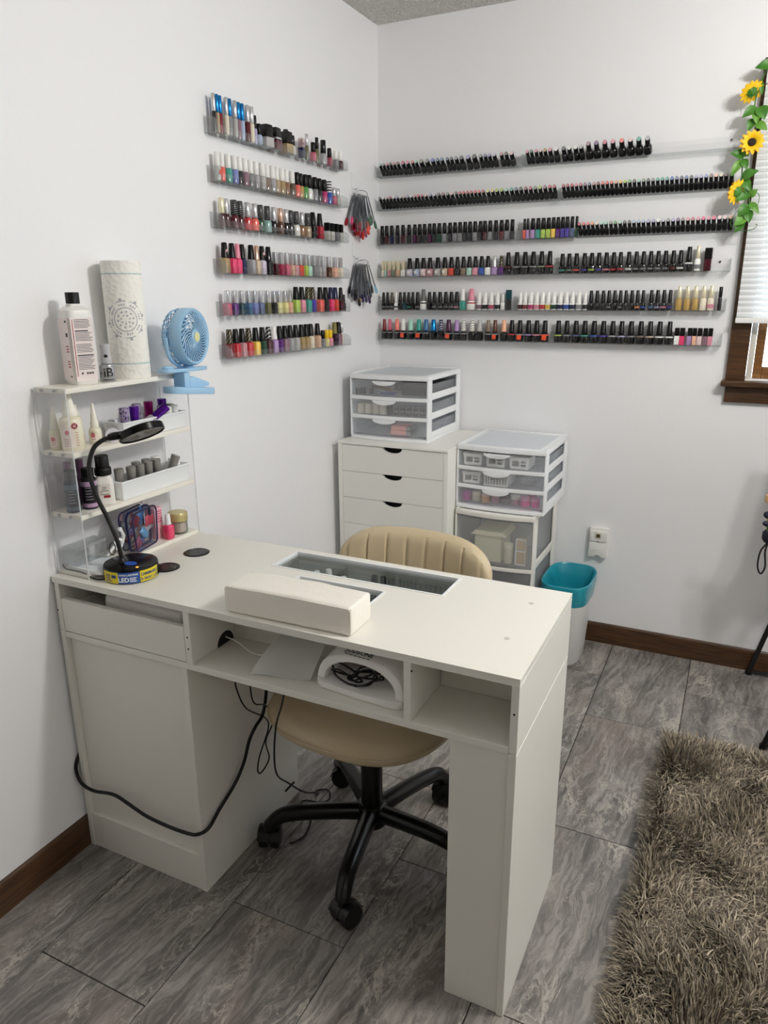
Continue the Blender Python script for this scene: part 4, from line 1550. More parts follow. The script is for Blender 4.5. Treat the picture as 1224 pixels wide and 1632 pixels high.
def build_fan():
    BL = mat('baby_blue_plastic', '#9cc4e2', 0.35, coat=0.1)
    BLD = mat('baby_blue_shade', '#5c86aa', 0.4)
    n = Vector((.94, .15, 0)).normalized()
    t = thing('clip_fan', 'light blue clip-on fan clamped to end of top shelf', 'fan', (.11, -1.43, 1.229))
    c = Vector((.120, -1.397, 1.322))
    up = Vector((0, 0, 1))
    side = up.cross(n)
    def P(a, r, d):
        return c + n * d + (side * math.cos(a) + up * math.sin(a)) * r
    R = .0735
    # front rim and rear cage
    ring = MB()
    K = 48
    prof = [(R - .010, .024), (R - .004, .0265), (R, .020), (R, -.004), (R - .003, -.008), (R - .008, -.004), (R - .010, .012)]
    vs, fs = [], []
    for k in range(K):
        for r, d in prof:
            vs.append(P(2 * math.pi * k / K, r, d))
    m = len(prof)
    for k in range(K):
        for j in range(m):
            fs.append((k * m + j, ((k + 1) % K) * m + j, ((k + 1) % K) * m + (j + 1) % m, k * m + (j + 1) % m))
    ring.add(vs, fs).build('front_rim', BL, t)
    # curved front grille fins
    for k in range(30):
        a = 2 * math.pi * k / 30
        pts = [P(a + .75 * s * s, .0165 + s * (R - .0265), .0245 + .004 * math.sin(math.pi * s) + .002 * (1 - s)) for s in (0, .25, .5, .75, 1)]
        MB().tube(pts, [.0011, .0014, .0016, .0018, .0018], 5).build('grille_fin', BL, t)
    MB().lathe([(.0185, .020), (.0190, .0275), (.0160, .0305)], c, 24, axis=n).build('hub_disc', BL, t)
    MB().lathe([(.0125, .0308), (.0120, .0325), (.0002, .0330)], c, 20, axis=n).build('hub_badge', mat('pale_yellow_badge', '#dcd8a0', 0.4), t)
    # blades
    for k in range(4):
        a = 2 * math.pi * k / 4 + .4
        vs = []
        for s in (0, .33, .66, 1):
            for w in (-.5, 0, .5):
                aa = a + w * (1.15 - .1 * s)
                p = P(aa, .014 + s * .044, .004 + w * .014)
                vs += [p, p + n * .0012]
        fs = []
        for i in range(3):
            for j in range(2):
                q = lambda ii, jj, l: (ii * 3 + jj) * 2 + l
                fs.append((q(i, j, 1), q(i + 1, j, 1), q(i + 1, j + 1, 1), q(i, j + 1, 1)))
                fs.append((q(i, j, 0), q(i, j + 1, 0), q(i + 1, j + 1, 0), q(i + 1, j, 0)))
        MB().add(vs, fs).build('fan_blade', BLD, t)
    # rear cage: side band, hoops and struts
    for r, d in ((R - .002, -.018), (R - .006, -.028), (R - .016, -.036), (R - .034, -.041)):
        MB().tube([P(2 * math.pi * k / 40, r, d) for k in range(40)], .0014, 5, closed=True).build('cage_hoop', BL, t)
    for k in range(26):
        a = 2 * math.pi * k / 26
        MB().tube([P(a, R - .002, -.004), P(a, R - .003, -.022), P(a, R - .010, -.034), P(a, R - .034, -.0415), P(a, .018, -.0435)], .0014, 5).build('cage_rib', BL, t)
    MB().lathe([(.026, -.048), (.028, -.046), (.028, -.030), (.020, -.012), (.012, .019)], c, 24, axis=n).build('motor_housing', BL, t)
    # yoke from the motor down to the clip
    arm = [P(-math.pi / 2, R + .004, -.004), P(-math.pi / 2 + .4, R + .006, -.012), P(-math.pi / 2 + .9, R + .005, -.018), P(-math.pi / 2 + 1.4, R + .004, -.016)]
    MB().tube(spline([c - up * (R + .012) + n * -.002, P(-math.pi / 2 - .35, R + .006, -.012), P(-math.pi / 2 - .95, R + .006, -.016), P(math.pi, R + .0045, -.014)], 6), .0055, 8).build('yoke_arm', BL, t)
    MB().tube(spline([c - up * (R + .012) + n * -.002, P(-math.pi / 2 + .35, R + .006, -.012), P(-math.pi / 2 + .95, R + .006, -.016), P(0, R + .0045, -.014)], 6), .0055, 8).build('yoke_arm', BL, t)
    MB().lathe([(.017, 1.2435), (.015, 1.246), (.010, 1.250), (.009, 1.258)], (.119, -1.400, 0), 20).build('swivel_neck', BL, t)
    # clip: two long rounded jaws along the shelf end, spring block, knob
    def jaw(y0, y1, x0, x1, z, th, droop):
        poly = []
        cy, cx = (y0 + y1) / 2, (x0 + x1) / 2
        for k in range(28):
            a = 2 * math.pi * k / 28
            ca, sa = math.cos(a), math.sin(a)
            d = (abs(ca) ** 3.2 + abs(sa) ** 3.2) ** (-1 / 3.2)
            poly.append((cx + (x1 - x0) / 2 * d * ca, cy + (y1 - y0) / 2 * d * sa))
        mb = MB().prism(poly, (0, 0, z), (1, 0, 0), (0, 1, 0), (0, 0, th))
        mb.v = [(x, y, zz + droop * (y - cy) / (y1 - y0)) for x, y, zz in mb.v]
        return mb
    jaw(-1.505, -1.335, .092, .146, 1.2345, .009, -.004).build('upper_jaw', BL, t, bevel=.002)
    jaw(-1.505, -1.335, .104, .168, 1.176, .018, -.020).build('lower_jaw', BL, t, bevel=.003)
    MB().box(.112, .150, -1.452, -1.430, 1.186, 1.2340).build('spring_block', BL, t, bevel=.002)
    MB().prism([(0, 0), (.075, 0), (.075, .010), (.020, .030), (0, .030)], (.120, -1.430, 1.1905), (0, 1, 0), (0, 0, 1), (.030, 0, 0)).build('jaw_ramp', BL, t, bevel=.002)
    MB().tube([(.134 + .006 * math.cos(k * .9), -1.425 + k * .0009, 1.208 + .006 * math.sin(k * .9)) for k in range(34)], .0010, 5).build('spring', CHROME, t)
    MB().cyl((.120, -1.480, 1.2440), .015, .008, seg=22, bev=.0015).build('knob', BL, t)

def tray_mesh(x0, x1, y0, y1, z0, z1, th=.0022, flare=.003, rim=.004):
    mb = MB()
    def ringp(e, z):
        return [(x0 - e, y0 - e, z), (x1 + e, y0 - e, z), (x1 + e, y1 + e, z), (x0 - e, y1 + e, z)]
    L = [ringp(-flare, z0), ringp(0, z1 - .004), ringp(rim, z1 - .004), ringp(rim, z1), ringp(-th, z1), ringp(-flare - th, z0 + th)]
    vs = [p for r in L for p in r]
    fs = [(3, 2, 1, 0)]
    for i in range(len(L) - 1):
        for k in range(4):
            fs.append((i * 4 + k, i * 4 + (k + 1) % 4, (i + 1) * 4 + (k + 1) % 4, (i + 1) * 4 + k))
    fs.append(tuple(len(vs) - 4 + k for k in range(4)))
    return mb.add(vs, fs)

TYPES['wide'] = ((.0140, .030, .008, .0080, 2.4), (.0108, .0126, .043, 2), None)
TYPES['stub'] = ((.0125, .030, .006, .0078, 2.4), (.0112, .0108, .028, 2), None)
CAPM['purple'] = mat('cap_purple_metal', '#5a1a9c', 0.18, metal=0.6)
CAPM['magenta'] = mat('cap_magenta_metal', '#a81478', 0.2, metal=0.5)
CAPM['pewter'] = mat('cap_pewter', '#8b8984', 0.35, metal=0.25)
CAPM['dotted purple'] = pattern_mat('cap_dotted_purple', '#2c1848', '#9c8cae', 170.0, (0.4, 0.3, 0), 0.42, tex='VORONOI')
HEX['clear pink'] = '#b8a4a8'

def build_shelf_items():
    rnd = random.Random(11)
    MILK = mat('milky_glue', '#e6dfc8', 0.25, coat=0.3)
    NOZ = mat('nozzle_white', '#f0ece0', 0.4)
    def glue(c, r, hb, hn, label, badge, cat='glue bottle'):
        z = c[2]
        t = thing('glue_bottle', label, cat, c, group='cone topped glue bottles')
        MB().lathe([(r - .002, z), (r, z + .003), (r, z + hb - .010), (r * .85, z + hb - .003), (r * .62, z + hb)], c[:2] + (0,), 24).build('bottle', MILK, t)
        zc = z + hb + .0003
        MB().lathe([(r * .62, zc), (r * .66, zc + hn * .16), (r * .52, zc + hn * .30), (r * .50, zc + hn * .38), (r * .22, zc + hn * .97), (r * .18, zc + hn)], c[:2] + (0,), 20).build('cone_cap', NOZ, t)
        lb = MB()
        bottle_print(lb, c, r + .0003, FA, [(z + .008, -.95, .25, hb - .024)], 0)
        lb.build('label', mat('glue_label', '#f0e2da', 0.5), t)
        pr = MB()
        for k in range(4):
            bottle_print(pr, c, r + .0006, FA, [(z + .012 + k * .005, -.75, -.05, .0012)], 0)
        if badge:
            for k in range(6):
                bottle_print(pr, c, r + .0006, FA, [(z + .012 + k * .006, .35, .55, .0014)], 0)
        pr.build('small_print', mat('faded_red_print', '#b06468', 0.6), t, kind='stuff')
        bd = MB()
        d = Vector((math.cos(FA - .38), math.sin(FA - .38), 0))
        bd.lathe([(.0052, 0), (.0052, .0006)], (c[0] + d.x * (r + .0004), c[1] + d.y * (r + .0004), z + hb * .55), 16, axis=d)
        bd.build('badge', mat('rose_badge', '#c86a74', 0.5), t)
        if badge:
            d = Vector((math.cos(FA + .30), math.sin(FA + .30), 0))
            cc = Vector((c[0] + d.x * (r + .0002), c[1] + d.y * (r + .0002), z + hb * .74))
            MB().lathe([(.0068, 0), (.0068, .0009)], cc, 20, axis=d).build('badge', mat('dark_red_badge', '#8c1026', 0.5), t)
            tx = MB()
            text_flat(tx, 'IZ', .0085, cc + d * .0011, Vector((0, 0, 1)).cross(d), (0, 0, 1), bold=.0003)
            tx.build('lettering', mat('pale_print', '#e8c8cc', 0.5), t)
    z2 = 1.0832
    glue((.068, -1.757, z2), .0255, .078, .052, 'large cone topped glue bottle with dark red badge at shelf end', True)
    glue((.060, -1.682, z2), .0150, .040, .056, 'small cone topped glue bottle beside the white roll', False)
    glue((.036, -1.712, z2), .0148, .040, .056, 'small cone topped glue bottle behind and between two other glue bottles', False)
    glue((.028, -1.770, z2), .0148, .046, .052, 'small glue bottle mostly hidden behind the large glue bottle', False)
    # roll of white nail forms lying on its side
    t = thing('form_roll', 'small white roll lying behind the desk lamp head on second shelf', 'roll', (.080, -1.648, z2 + .0165))
    ax = Vector((.73, -.68, 0))
    MB().lathe([(.0095, 0), (.0165, 0), (.0165, .022), (.0095, .022), (.0095, 0)], Vector((.080, -1.648, z2 + .0168)) - ax * .011, 28, axis=ax, cap=False).build('paper_roll', mat('lilac_white', '#e4e2ec', 0.6), t)
    MB().lathe([(.0080, 0), (.0094, 0), (.0094, .021), (.0080, .021), (.0080, 0)], Vector((.080, -1.648, z2 + .0168)) - ax * .0105, 24, axis=ax, cap=False).build('core', mat('grey_core', '#b8b8c0', 0.6), t)
    # white tubs
    for z, y0, y1, h, lab in ((z2, -1.630, -1.402, .044, 'white plastic tub of purple capped bottles on second shelf'), (.9352, -1.655, -1.406, .048, 'white plastic tub of pewter capped bottles on third shelf')):
        t = thing('storage_tub', lab, 'tub', (.067, (y0 + y1) / 2, z), group='white storage tubs')
        tray_mesh(.034, .100, y0, y1, z + .0003, z + h).build('tub_body', WHITEP, t, bevel=.0012)
    zb = z2 + .0030
    sites = [(.080, -1.604, 'wide', 'dotted purple', 'clear pink', 'polish with black dotted purple cap at near end of purple tub'),
             (.082, -1.572, 'wide', 'purple', 'clear pink', 'polish with tall bright purple cap behind lamp head'),
             (.052, -1.533, 'wide', 'dotted purple', 'clear', 'clear polish with speckled purple cap in the middle of the tub'),
             (.050, -1.487, 'wide', 'magenta', 'clear pink', 'polish with magenta cap behind a fallen purple capped one'),
             (.045, -1.430, 'wide', 'purple', 'clear', 'polish with purple cap standing under the clip fan'),
             (.082, -1.478, 'stub', 'white', 'white', 'short white capped bottle next to fallen purple capped one'),
             (.084, -1.452, 'stub', 'white', 'white', 'short white capped bottle in the middle of three whites'),
             (.084, -1.427, 'stub', 'white', 'white', 'short white capped bottle beside short grey caps'),
             (.060, -1.416, 'stub', 'pewter', 'grey', 'short grey capped bottle under the blue fan'),
             (.060, -1.452, 'stub', 'pewter', 'grey', 'short grey capped bottle between purple caps')]
    for x, y, ty, cap, col, lab in sites:
        polish_bottle(ty, .96, cap, col, '', (x, y, zb), FA + math.pi / 2, lab, 'bottles in the purple tub', name='nail_polish_bottle')
    b = polish_bottle('wide', .96, 'purple', 'clear pink', '', (.078, -1.532, zb + .020), 0, 'fallen polish bottle with purple cap leaning over the tub rim', 'bottles in the purple tub', name='nail_polish_bottle')
    b.rotation_euler = (0, math.radians(52), math.radians(50))
    zb = .9352 + .0030
    grey = [(.074, -1.636), (.082, -1.603), (.082, -1.572), (.056, -1.558), (.080, -1.540), (.054, -1.520), (.078, -1.508), (.076, -1.468)]
    words = ['at the near end', 'second along the front', 'third along the front', 'first along the back', 'fourth along the front', 'second along the back', 'fifth along the front', 'leaning at a tilt']
    for (x, y), w in zip(grey, words):
        b = polish_bottle('wide', .98, 'pewter', 'grey', '', (x, y, zb), FA + math.pi / 2, 'pewter capped gel polish, %s of the third shelf tub' % w, 'bottles in the pewter tub', name='nail_polish_bottle')
        if w.startswith('leaning'):
            b.rotation_euler = (math.radians(-2), math.radians(22), FA + math.pi / 2)
            b.location.z = zb + .005
    for (x, y), w in zip([(.052, -1.484), (.080, -1.434), (.056, -1.424)], ['behind the tilted pewter one', 'beside the tub end, front', 'beside the tub end, back']):
        polish_bottle('wide' if y < -1.45 else 'stub', .95, 'white', 'white', '', (x, y, zb), FA + math.pi / 2, 'white capped gel polish %s' % w, 'bottles in the pewter tub', name='nail_polish_bottle')
    # third shelf: dark bottles and the pump bottle
    z3 = .9352
    def flask(name, c, r, h, hc, body, capm, label, band=None, power=2.0):
        z = c[2]
        t = thing(name, label, 'bottle', c)
        MB().lathe([(r - .002, z), (r, z + .002), (r, z + h - .010), (r * .92, z + h - .004), (r * .72, z + h)], c[:2] + (0,), 24, power).build('bottle', body, t)
        MB().cyl((c[0], c[1], z + h + .0003), r * .80, hc, seg=24, bev=.001).build('cap', capm, t)
        if band:
            lb = MB()
            bottle_print(lb, c, r + .0003, FA, [(z + .005, -1.8, 1.4, .010), (z + h - .022, -1.8, 1.4, .012)], 0)
            lb.build('band', band, t)
        pr = MB()
        for k in range(5):
            bottle_print(pr, c, r + .0006, FA, [(z + .024 + k * .007, -.5, .45 - .1 * (k % 3), .0018)], 0)
        pr.build('small_print', mat('grey_print', '#8c8c92', 0.6), t, kind='stuff')
        return t
    flask('monomer_bottle', (.062, -1.774, z3), .0165, .078, .022, mat('dark_blue_liquid', '#18222e', 0.4, spec=0.3), mat('dark_grey_cap', '#343639', 0.4), 'dark blue bottle with grey cap at end of third shelf', mat('smoky_blue', '#4c5a68', 0.4))
    flask('monomer_bottle', (.072, -1.732, z3), .0185, .078, .020, mat('dark_plum_liquid', '#1e181e', 0.4, spec=0.3), BLACK, 'black bottle with lilac bands beside white pump bottle', mat('lilac_band', '#b494b4', 0.4))
    for x, y, w in ((.030, -1.752, 'behind dark blue bottle'), (.030, -1.715, 'behind white pump bottle')):
        c = (x, y, z3)
        t = thing('nail_oil_bottle', 'slim bottle with dusty purple cap %s' % w, 'bottle', c)
        MB().lathe([(.009, z3), (.010, z3 + .002), (.010, z3 + .070), (.006, z3 + .078)], (x, y, 0), 16).build('bottle', mat('mauve_liquid', '#8a6a8a', 0.2, coat=0.3), t)
        MB().cyl((x, y, z3 + .0785), .0085, .034, seg=16, bev=.001).build('cap', mat('dusty_purple_cap', '#7c5878', 0.35), t)
    c = Vector((.074, -1.686, z3))
    t = thing('pump_bottle', 'square white bottle with wide black pump cap on third shelf', 'bottle', c, rotz=FA + math.pi / 2)
    WB = mat('white_bottle', '#f0ece6', 0.35)
    MB().lathe([(.0195, 0), (.0215, .002), (.0215, .050), (.0200, .060), (.0160, .068), (.0150, .072)], (0, 0, 0), 28, 5.5).build('bottle', WB, t, local=True)
    MB().lathe([(.0190, .0723), (.0200, .074), (.0200, .088), (.0190, .090), (.0165, .0905), (.0160, .118), (.0150, .120)], (0, 0, 0), 28).build('pump_cap', BLACK, t, local=True)
    lb = MB()
    lb.box(-.014, .012, -.0222, -.0218, .018, .054).build('label', mat('cream_label', '#e8e2d8', 0.5), t, local=True)
    pr = MB()
    for k, (a, b) in enumerate(((-.012, -.009), (-.007, .004), (-.007, .003), (-.012, .008), (-.012, -.006), (-.012, .009))):
        pr.box(a, b, -.0225, -.0222, .049 - k * .0045, .0505 - k * .0045)
    pr.build('small_print', TINK, t, local=True, kind='stuff')
    MB().box(-.004, .011, -.0225, -.0222, .019, .025).build('red_block', TRED, t, local=True)
    # ---- bottom board
    z4 = .7882
    # zipped clear pouch
    t = thing('zip_pouch', 'clear zip pouch with navy piping full of small packets', 'pouch', (.078, -1.592, z4 + .003), rot=(0, 0, math.radians(-78)))
    NAVY = mat('navy_piping', '#141c4c', 0.45)
    w, h, d = .056, .106, .020
    def rr2(wf, hf, y):
        o = []
        for cx, cz, a0 in ((wf - .018, hf - .020, 0), (-wf + .018, hf - .020, 90), (-wf + .018, .014, 180), (wf - .018, .014, 270)):
            rad = .018 if cz > .03 else .012
            for k in range(6):
                a = math.radians(a0 + 90 * k / 5)
                o.append((cx + rad * math.cos(a), y, cz + rad * math.sin(a)))
        return o
    PV = clear_mat('clear_vinyl', '#eef2f8', 0.10, rough=0.08)
    f, bk = rr2(w, h, d), rr2(w, h, -d)
    n = len(f)
    sh = MB().add(f + bk, [tuple(range(n)), tuple(range(2 * n - 1, n - 1, -1))] + [(k, n + k, n + (k + 1) % n, (k + 1) % n) for k in range(n)])
    sh.build('vinyl_body', PV, t, local=True, smooth=False)
    for q in (f, bk):
        MB().tube(q, .0020, 6, closed=True).build('piping', NAVY, t, local=True)
    gs = MB()
    gs.tube([p for p in rr2(w - .001, h, 0)], .0032, 6, closed=True)
    gs.build('zip', NAVY, t, local=True)
    MB().box(-.062, -.0575, -.003, .003, .045, .058).build('zip_pull', CHROME, t, local=True, bevel=.0008)
    inside = [('#b02434', 'red'), ('#3c64a8', 'blue'), ('#8c2a54', 'plum'), ('#c8cccf', 'silver'), ('#6cb0d8', 'sky blue'), ('#6a1c28', 'maroon'), ('#d8485c', 'rose red'), ('#dde2e6', 'white'), ('#5c4c78', 'violet'), ('#a8acb4', 'grey'), ('#3a78b4', 'mid blue'), ('#7c1830', 'wine')]
    for k, (cc, nm) in enumerate(inside):
        row_, col_ = k // 3, k % 3
        gx, gz = -.034 + col_ * .034 + rnd.uniform(-.008, .008), .020 + row_ * .022 + rnd.uniform(-.004, .004)
        mm = t.matrix_basis @ Vector((gx, (-.011, .001, .011)[(k + row_) % 3], gz))
        ww, hh = rnd.uniform(.017, .023), rnd.uniform(.010, .015)
        NI, NJ = 8, 6
        vs = []
        for sgn in (-1, 1):
            for i in range(NI + 1):
                for j in range(NJ + 1):
                    a_, b_ = i / NI * 2 - 1, j / NJ * 2 - 1
                    th = .0040 * max(0, 1 - a_ ** 4) ** .5 * max(0, 1 - b_ ** 4) ** .5
                    cr = .0014 * math.sin(a_ * 9 + k) * math.cos(b_ * 7 + 2 * k) * (1 - max(abs(a_), abs(b_)) * .5)
                    vs.append((a_ * ww * (1 + .10 * math.sin(b_ * 5 + k)), sgn * (th + .0003) + cr, b_ * hh * (1 + .12 * math.sin(a_ * 4 + k * 2))))
        m0 = (NI + 1) * (NJ + 1)
        q = lambda i, j: i * (NJ + 1) + j
        fs = []
        for i in range(NI):
            for j in range(NJ):
                fs.append((q(i, j), q(i + 1, j), q(i + 1, j + 1), q(i, j + 1)))
                fs.append((m0 + q(i, j), m0 + q(i, j + 1), m0 + q(i + 1, j + 1), m0 + q(i + 1, j)))
        edge = [q(i, 0) for i in range(NI + 1)] + [q(NI, j) for j in range(1, NJ + 1)] + [q(i, NJ) for i in range(NI - 1, -1, -1)] + [q(0, j) for j in range(NJ - 1, 0, -1)]
        fs += [(edge[i], edge[(i + 1) % len(edge)], m0 + edge[(i + 1) % len(edge)], m0 + edge[i]) for i in range(len(edge))]
        o = MB().add(vs, fs).build('packet', mat('foil_' + nm.replace(' ', '_'), cc, 0.18, metal=0.25, coat=0.5))
        o.location = mm
        o.rotation_euler = (0, rnd.uniform(-1.1, 1.1), math.radians(-78))
        tag(o, '%s foil packet inside the clear zip pouch' % nm, 'packet', 'packets inside the zip pouch')
    # pink box, pink polish, gold lidded jar
    t = thing('pink_box', 'pink and white printed box standing behind the pink polish', 'box', (.052, -1.512, z4))
    MB().box(.034, .070, -1.524, -1.496, z4, z4 + .088).build('carton', mat('pink_carton', '#e8b0bc', 0.5), t, bevel=.0008)
    pb = MB()
    for k in range(5):
        pb.box(.0702, .0704, -1.5215, -1.4985, z4 + .048 + k * .007, z4 + .051 + k * .007)
    pb.build('print_stripe', mat('rose_print', '#c8607c', 0.5), t)
    t = thing('nail_polish_bottle', 'bright pink nail polish with white cap in front of the pouch', 'nail polish', (.092, -1.498, z4))
    x, y = .090, -1.498
    MB().lathe([(.0115, z4), (.0130, z4 + .002), (.0130, z4 + .034), (.0110, z4 + .038), (.0060, z4 + .040)], (x, y, 0), 20, 3.4).build('bottle', mat('bright_pink_polish', '#e83e6c', 0.12, coat=0.5), t)
    MB().lathe([(.0082, z4 + .0402), (.0082, z4 + .042), (.0070, z4 + .068), (.0062, z4 + .0695)], (x, y, 0), 18).build('cap', WHITEP, t)
    c = (.078, -1.445, z4)
    t = thing('cream_jar', 'glass cream jar with gold lid at end of bottom shelf', 'jar', c)
    MB().lathe([(.022, z4), (.0255, z4 + .003), (.0255, z4 + .036)], c[:2] + (0,), 28).build('jar_glass', clear_mat('jar_glass', '#e6ece8', 0.14), t)
    MB().lathe([(.019, z4 + .004), (.021, z4 + .006), (.021, z4 + .032)], c[:2] + (0,), 24).build('cream', mat('pale_pink_cream', '#e4cfc8', 0.4), t)
    MB().lathe([(.0265, z4 + .0363), (.0268, z4 + .038), (.0268, z4 + .058), (.0255, z4 + .060)], c[:2] + (0,), 32).build('lid', mat('gold_lid', '#c9bb82', 0.25, metal=0.5), t)
    # clear box, white hand tool, white slab with a black cable
    t = thing('clear_box', 'long clear plastic box lying at near end of bottom shelf', 'box', (.040, -1.742, z4), )
    MB().box(.018, .060, -1.785, -1.690, z4 + .0105, z4 + .048).build('box_body', clear_mat('box_plastic', '#f2f4f4', 0.12, haze=0.12), t, smooth=False)
    MB().box(.017, .061, -1.786, -1.689, z4 + .0483, z4 + .056).build('lid', clear_mat('box_lid', '#eef1f1', 0.15, haze=0.3), t, smooth=False)
    t = thing('white_slab', 'thin white phone-like slab lying under the clear box', 'phone', (.082, -1.742, z4))
    poly = []
    for k in range(32):
        a = 2 * math.pi * k / 32
        ca, sa = math.cos(a), math.sin(a)
        d = (abs(ca) ** 6 + abs(sa) ** 6) ** (-1 / 6)
        u, v = .062 * d * ca, .046 * d * sa
        poly.append((u, v))
    MB().prism(poly, (.082, -1.742, z4 + .0002), (1, 0, 0), (0, 1, 0), (0, 0, .0092)).build('slab_body', WHITEP, t, bevel=.002)
    MB().prism([(u * .9, v * .88) for u, v in poly], (.082, -1.742, z4 + .0095), (1, 0, 0), (0, 1, 0), (0, 0, .0005)).build('slab_face', mat('pale_screen', '#dfe4ea', 0.15), t)
    tag(MB().tube(spline([(.016, -1.790, z4 + .012), (.030, -1.7925, z4 + .003), (.080, -1.7925, z4 + .0025), (.124, -1.791, z4 - .0085), (.148, -1.775, .7795), (.158, -1.762, .7795)], 6), .0016, 6).build('charging_cable', BLACK), 'thin black cable running round the front of the white slab', 'cable')
    t = thing('hand_tool', 'white plastic cuticle tool with ring handle and black loop beside pouch', 'nail tool', (.075, -1.678, z4))
    MB().tube([(.078 + .0005 * math.sin(a), -1.668 + .013 * math.cos(a), z4 + .034 + .013 * math.sin(a)) for a in [2 * math.pi * k / 20 for k in range(20)]], .0035, 8, closed=True).build('ring_handle', WHITEP, t)
    MB().tube([(.078, -1.655, z4 + .034), (.078, -1.648, z4 + .052), (.080, -1.655, z4 + .068)], [.005, .0055, .0035], 10).build('grip', WHITEP, t)
    MB().cyl((.078, -1.660, z4 + .072), .0055, .006, axis=(1, 0, 0), seg=14).build('pivot', WHITEP, t)
    MB().tube([(.078, -1.681, z4 + .034), (.078, -1.700, z4 + .020), (.076, -1.706, z4 + .015)], [.004, .004, .002], 8).build('nozzle', WHITEP, t)
    MB().tube([(.082, -1.692 + .010 * math.cos(a), z4 + .030 + .016 * math.sin(a)) for a in [2 * math.pi * k / 18 for k in range(18)]], .0011, 6, closed=True).build('loop', BLACK, t)

def build_lamp():
    c = (.178, -1.729, .7772)
    z = c[2]
    t = thing('desk_lamp', 'black gooseneck desk lamp with yellow and blue stickered base', 'lamp', c)
    R = .064
    base = MB().lathe([(R - .004, z), (R, z + .002), (R, z + .030), (R - .002, z + .0345), (R - .006, z + .0360), (0.0005, z + .0365)], c[:2] + (0,), 56).build('base', BLACKG, t)
    for nm, a, b, colr in (('yellow_sticker', -2.02, -1.285, '#e0cc20'), ('blue_sticker', -1.275, -.50, '#1c4f9c'), ('yellow_sticker', -.49, .36, '#e0cc20')):
        sb = MB()
        bottle_print(sb, c, R + .0004, 0, [(z + .0025, a, b, .0275)], 0)
        sb.build('sticker', mat(nm, colr, 0.35), base, label=nm.replace('_', ' ') + ' on lamp base')
    tx = MB()
    r = R + .0008
    text_cyl(tx, 'LONG-LASTING', .0066, c, r, -.92, z + .0235, bold=.0002)
    text_cyl(tx, 'LED', .0150, c, r, -1.08, z + .0115, bold=.0005)
    for k in range(3):
        bottle_print(tx, c, r, 0, [(z + .0065 + k * .0042, -.86, -.62 - .03 * (k % 2), .0020)], 0)
    tx.build('lettering', mat('white_print', '#eef0f0', 0.4), base, label='white lettering on blue sticker')
    tb = MB()
    text_cyl(tb, 'DIMMABLE', .0105, c, r, -.06, z + .0205, bold=.0003)
    text_cyl(tb, '3-WAY LED', .0105, c, r, -.06, z + .0090, bold=.0003)
    text_cyl(tb, 'USB', .0100, c, r, -1.75, z + .0200, bold=.0003)
    for k in range(3):
        bottle_print(tb, c, r, 0, [(z + .006 + k * .0035, -1.88, -1.55 - .04 * k, .0018)], 0)
    bottle_print(tb, c, r, 0, [(z + .0155, -1.55, -1.36, .0075)], 0)
    tb.build('lettering', mat('blue_print', '#203c70', 0.4), base, label='dark blue lettering on yellow stickers')
    MB().lathe([(.0165, 0), (.0165, .0008)], (c[0] + .014, c[1] - .014, z + .0366), 24, sx=1.0, sy=.72).build('touch_pad', mat('blue_pad', '#2458b8', 0.3), base)
    MB().lathe([(.0030, 0), (.0030, .0008)], (c[0] + .046, c[1] - .026, z + .0364), 12).build('indicator_light', mat('orange_glow', '#ff9040', 0.4, emit=('#ff8a30', 3.0)), base)
    MB().lathe([(.0105, z + .0365), (.0095, z + .041), (.0062, z + .046)], (.164, -1.742, 0), 18).build('neck_socket', BLACK, t)
    path = spline([(.164, -1.742, z + .044), (.160, -1.746, .867), (.149, -1.757, .925), (.137, -1.770, .979), (.131, -1.776, 1.025), (.132, -1.775, 1.060), (.141, -1.765, 1.094), (.155, -1.750, 1.110), (.168, -1.737, 1.116)], 8)
    MB().tube(path, .0052, 10).build('gooseneck', mat('black_rubber', '#101010', 0.5), t)
    h = Vector((.70, -.71, 0)); rgt = Vector((.71, .70, 0))
    n = (h * .36 + rgt * .26 - Vector((0, 0, 1)) * .90).normalized()   # the way the light face looks
    hc = Vector((.216, -1.690, 1.1235))
    d = (hc - Vector((.168, -1.737, 1.116)))
    MB().tube([(.164, -1.741, 1.115), (.176, -1.729, 1.118), (.186, -1.719, 1.120)], [.0080, .0092, .0085], 12).build('head_joint', BLACK, t)
    hd = MB().lathe([(.0515, -.0085), (.0535, -.0060), (.0535, .0070), (.0520, .0085), (.0495, .0085), (.0495, .0050)], hc, 48, axis=n, cap=False)
    hd.lathe([(.0003, -.0105), (.030, -.0100), (.0515, -.0085)], hc, 48, axis=n, cap=False)
    hd.build('lamp_head', BLACKG, t)
    MB().lathe([(.0493, .0050), (.030, .0056), (.0003, .0058)], hc, 48, axis=n, cap=False).build('diffuser', mat('grey_diffuser', '#8e8c88', 0.45), t)
    u = n.orthogonal().normalized(); w = n.cross(u)
    for k in range(12):
        a = 2 * math.pi * k / 12
        e = u * math.cos(a) + w * math.sin(a)
        MB().tube([hc + n * .0062 + e * .010, hc + n * .0058 + e * .048], .0006, 4).build('diffuser_rib', mat('grey_rib', '#77756f', 0.5), t)

build_organizer()
build_top_items()
build_fan()
build_shelf_items()
build_lamp()

# ------------------------------------------------------------------ storage in the corner
FROSTY = clear_mat('frosty_plastic', '#fbfcfd', 0.05, rough=0.15, haze=0.15, hazecol='#ffffff', fres=0.12)
FROSTD = clear_mat('frosty_drawer_wall', '#fafbfc', 0.04, rough=0.2, haze=0.14, hazecol='#fafcff', fres=0.08)
FRAME = mat('tower_frame', '#f2f4f6', 0.32)
FRAMEC = mat('cream_tower_frame', '#ebe9e2', 0.36)

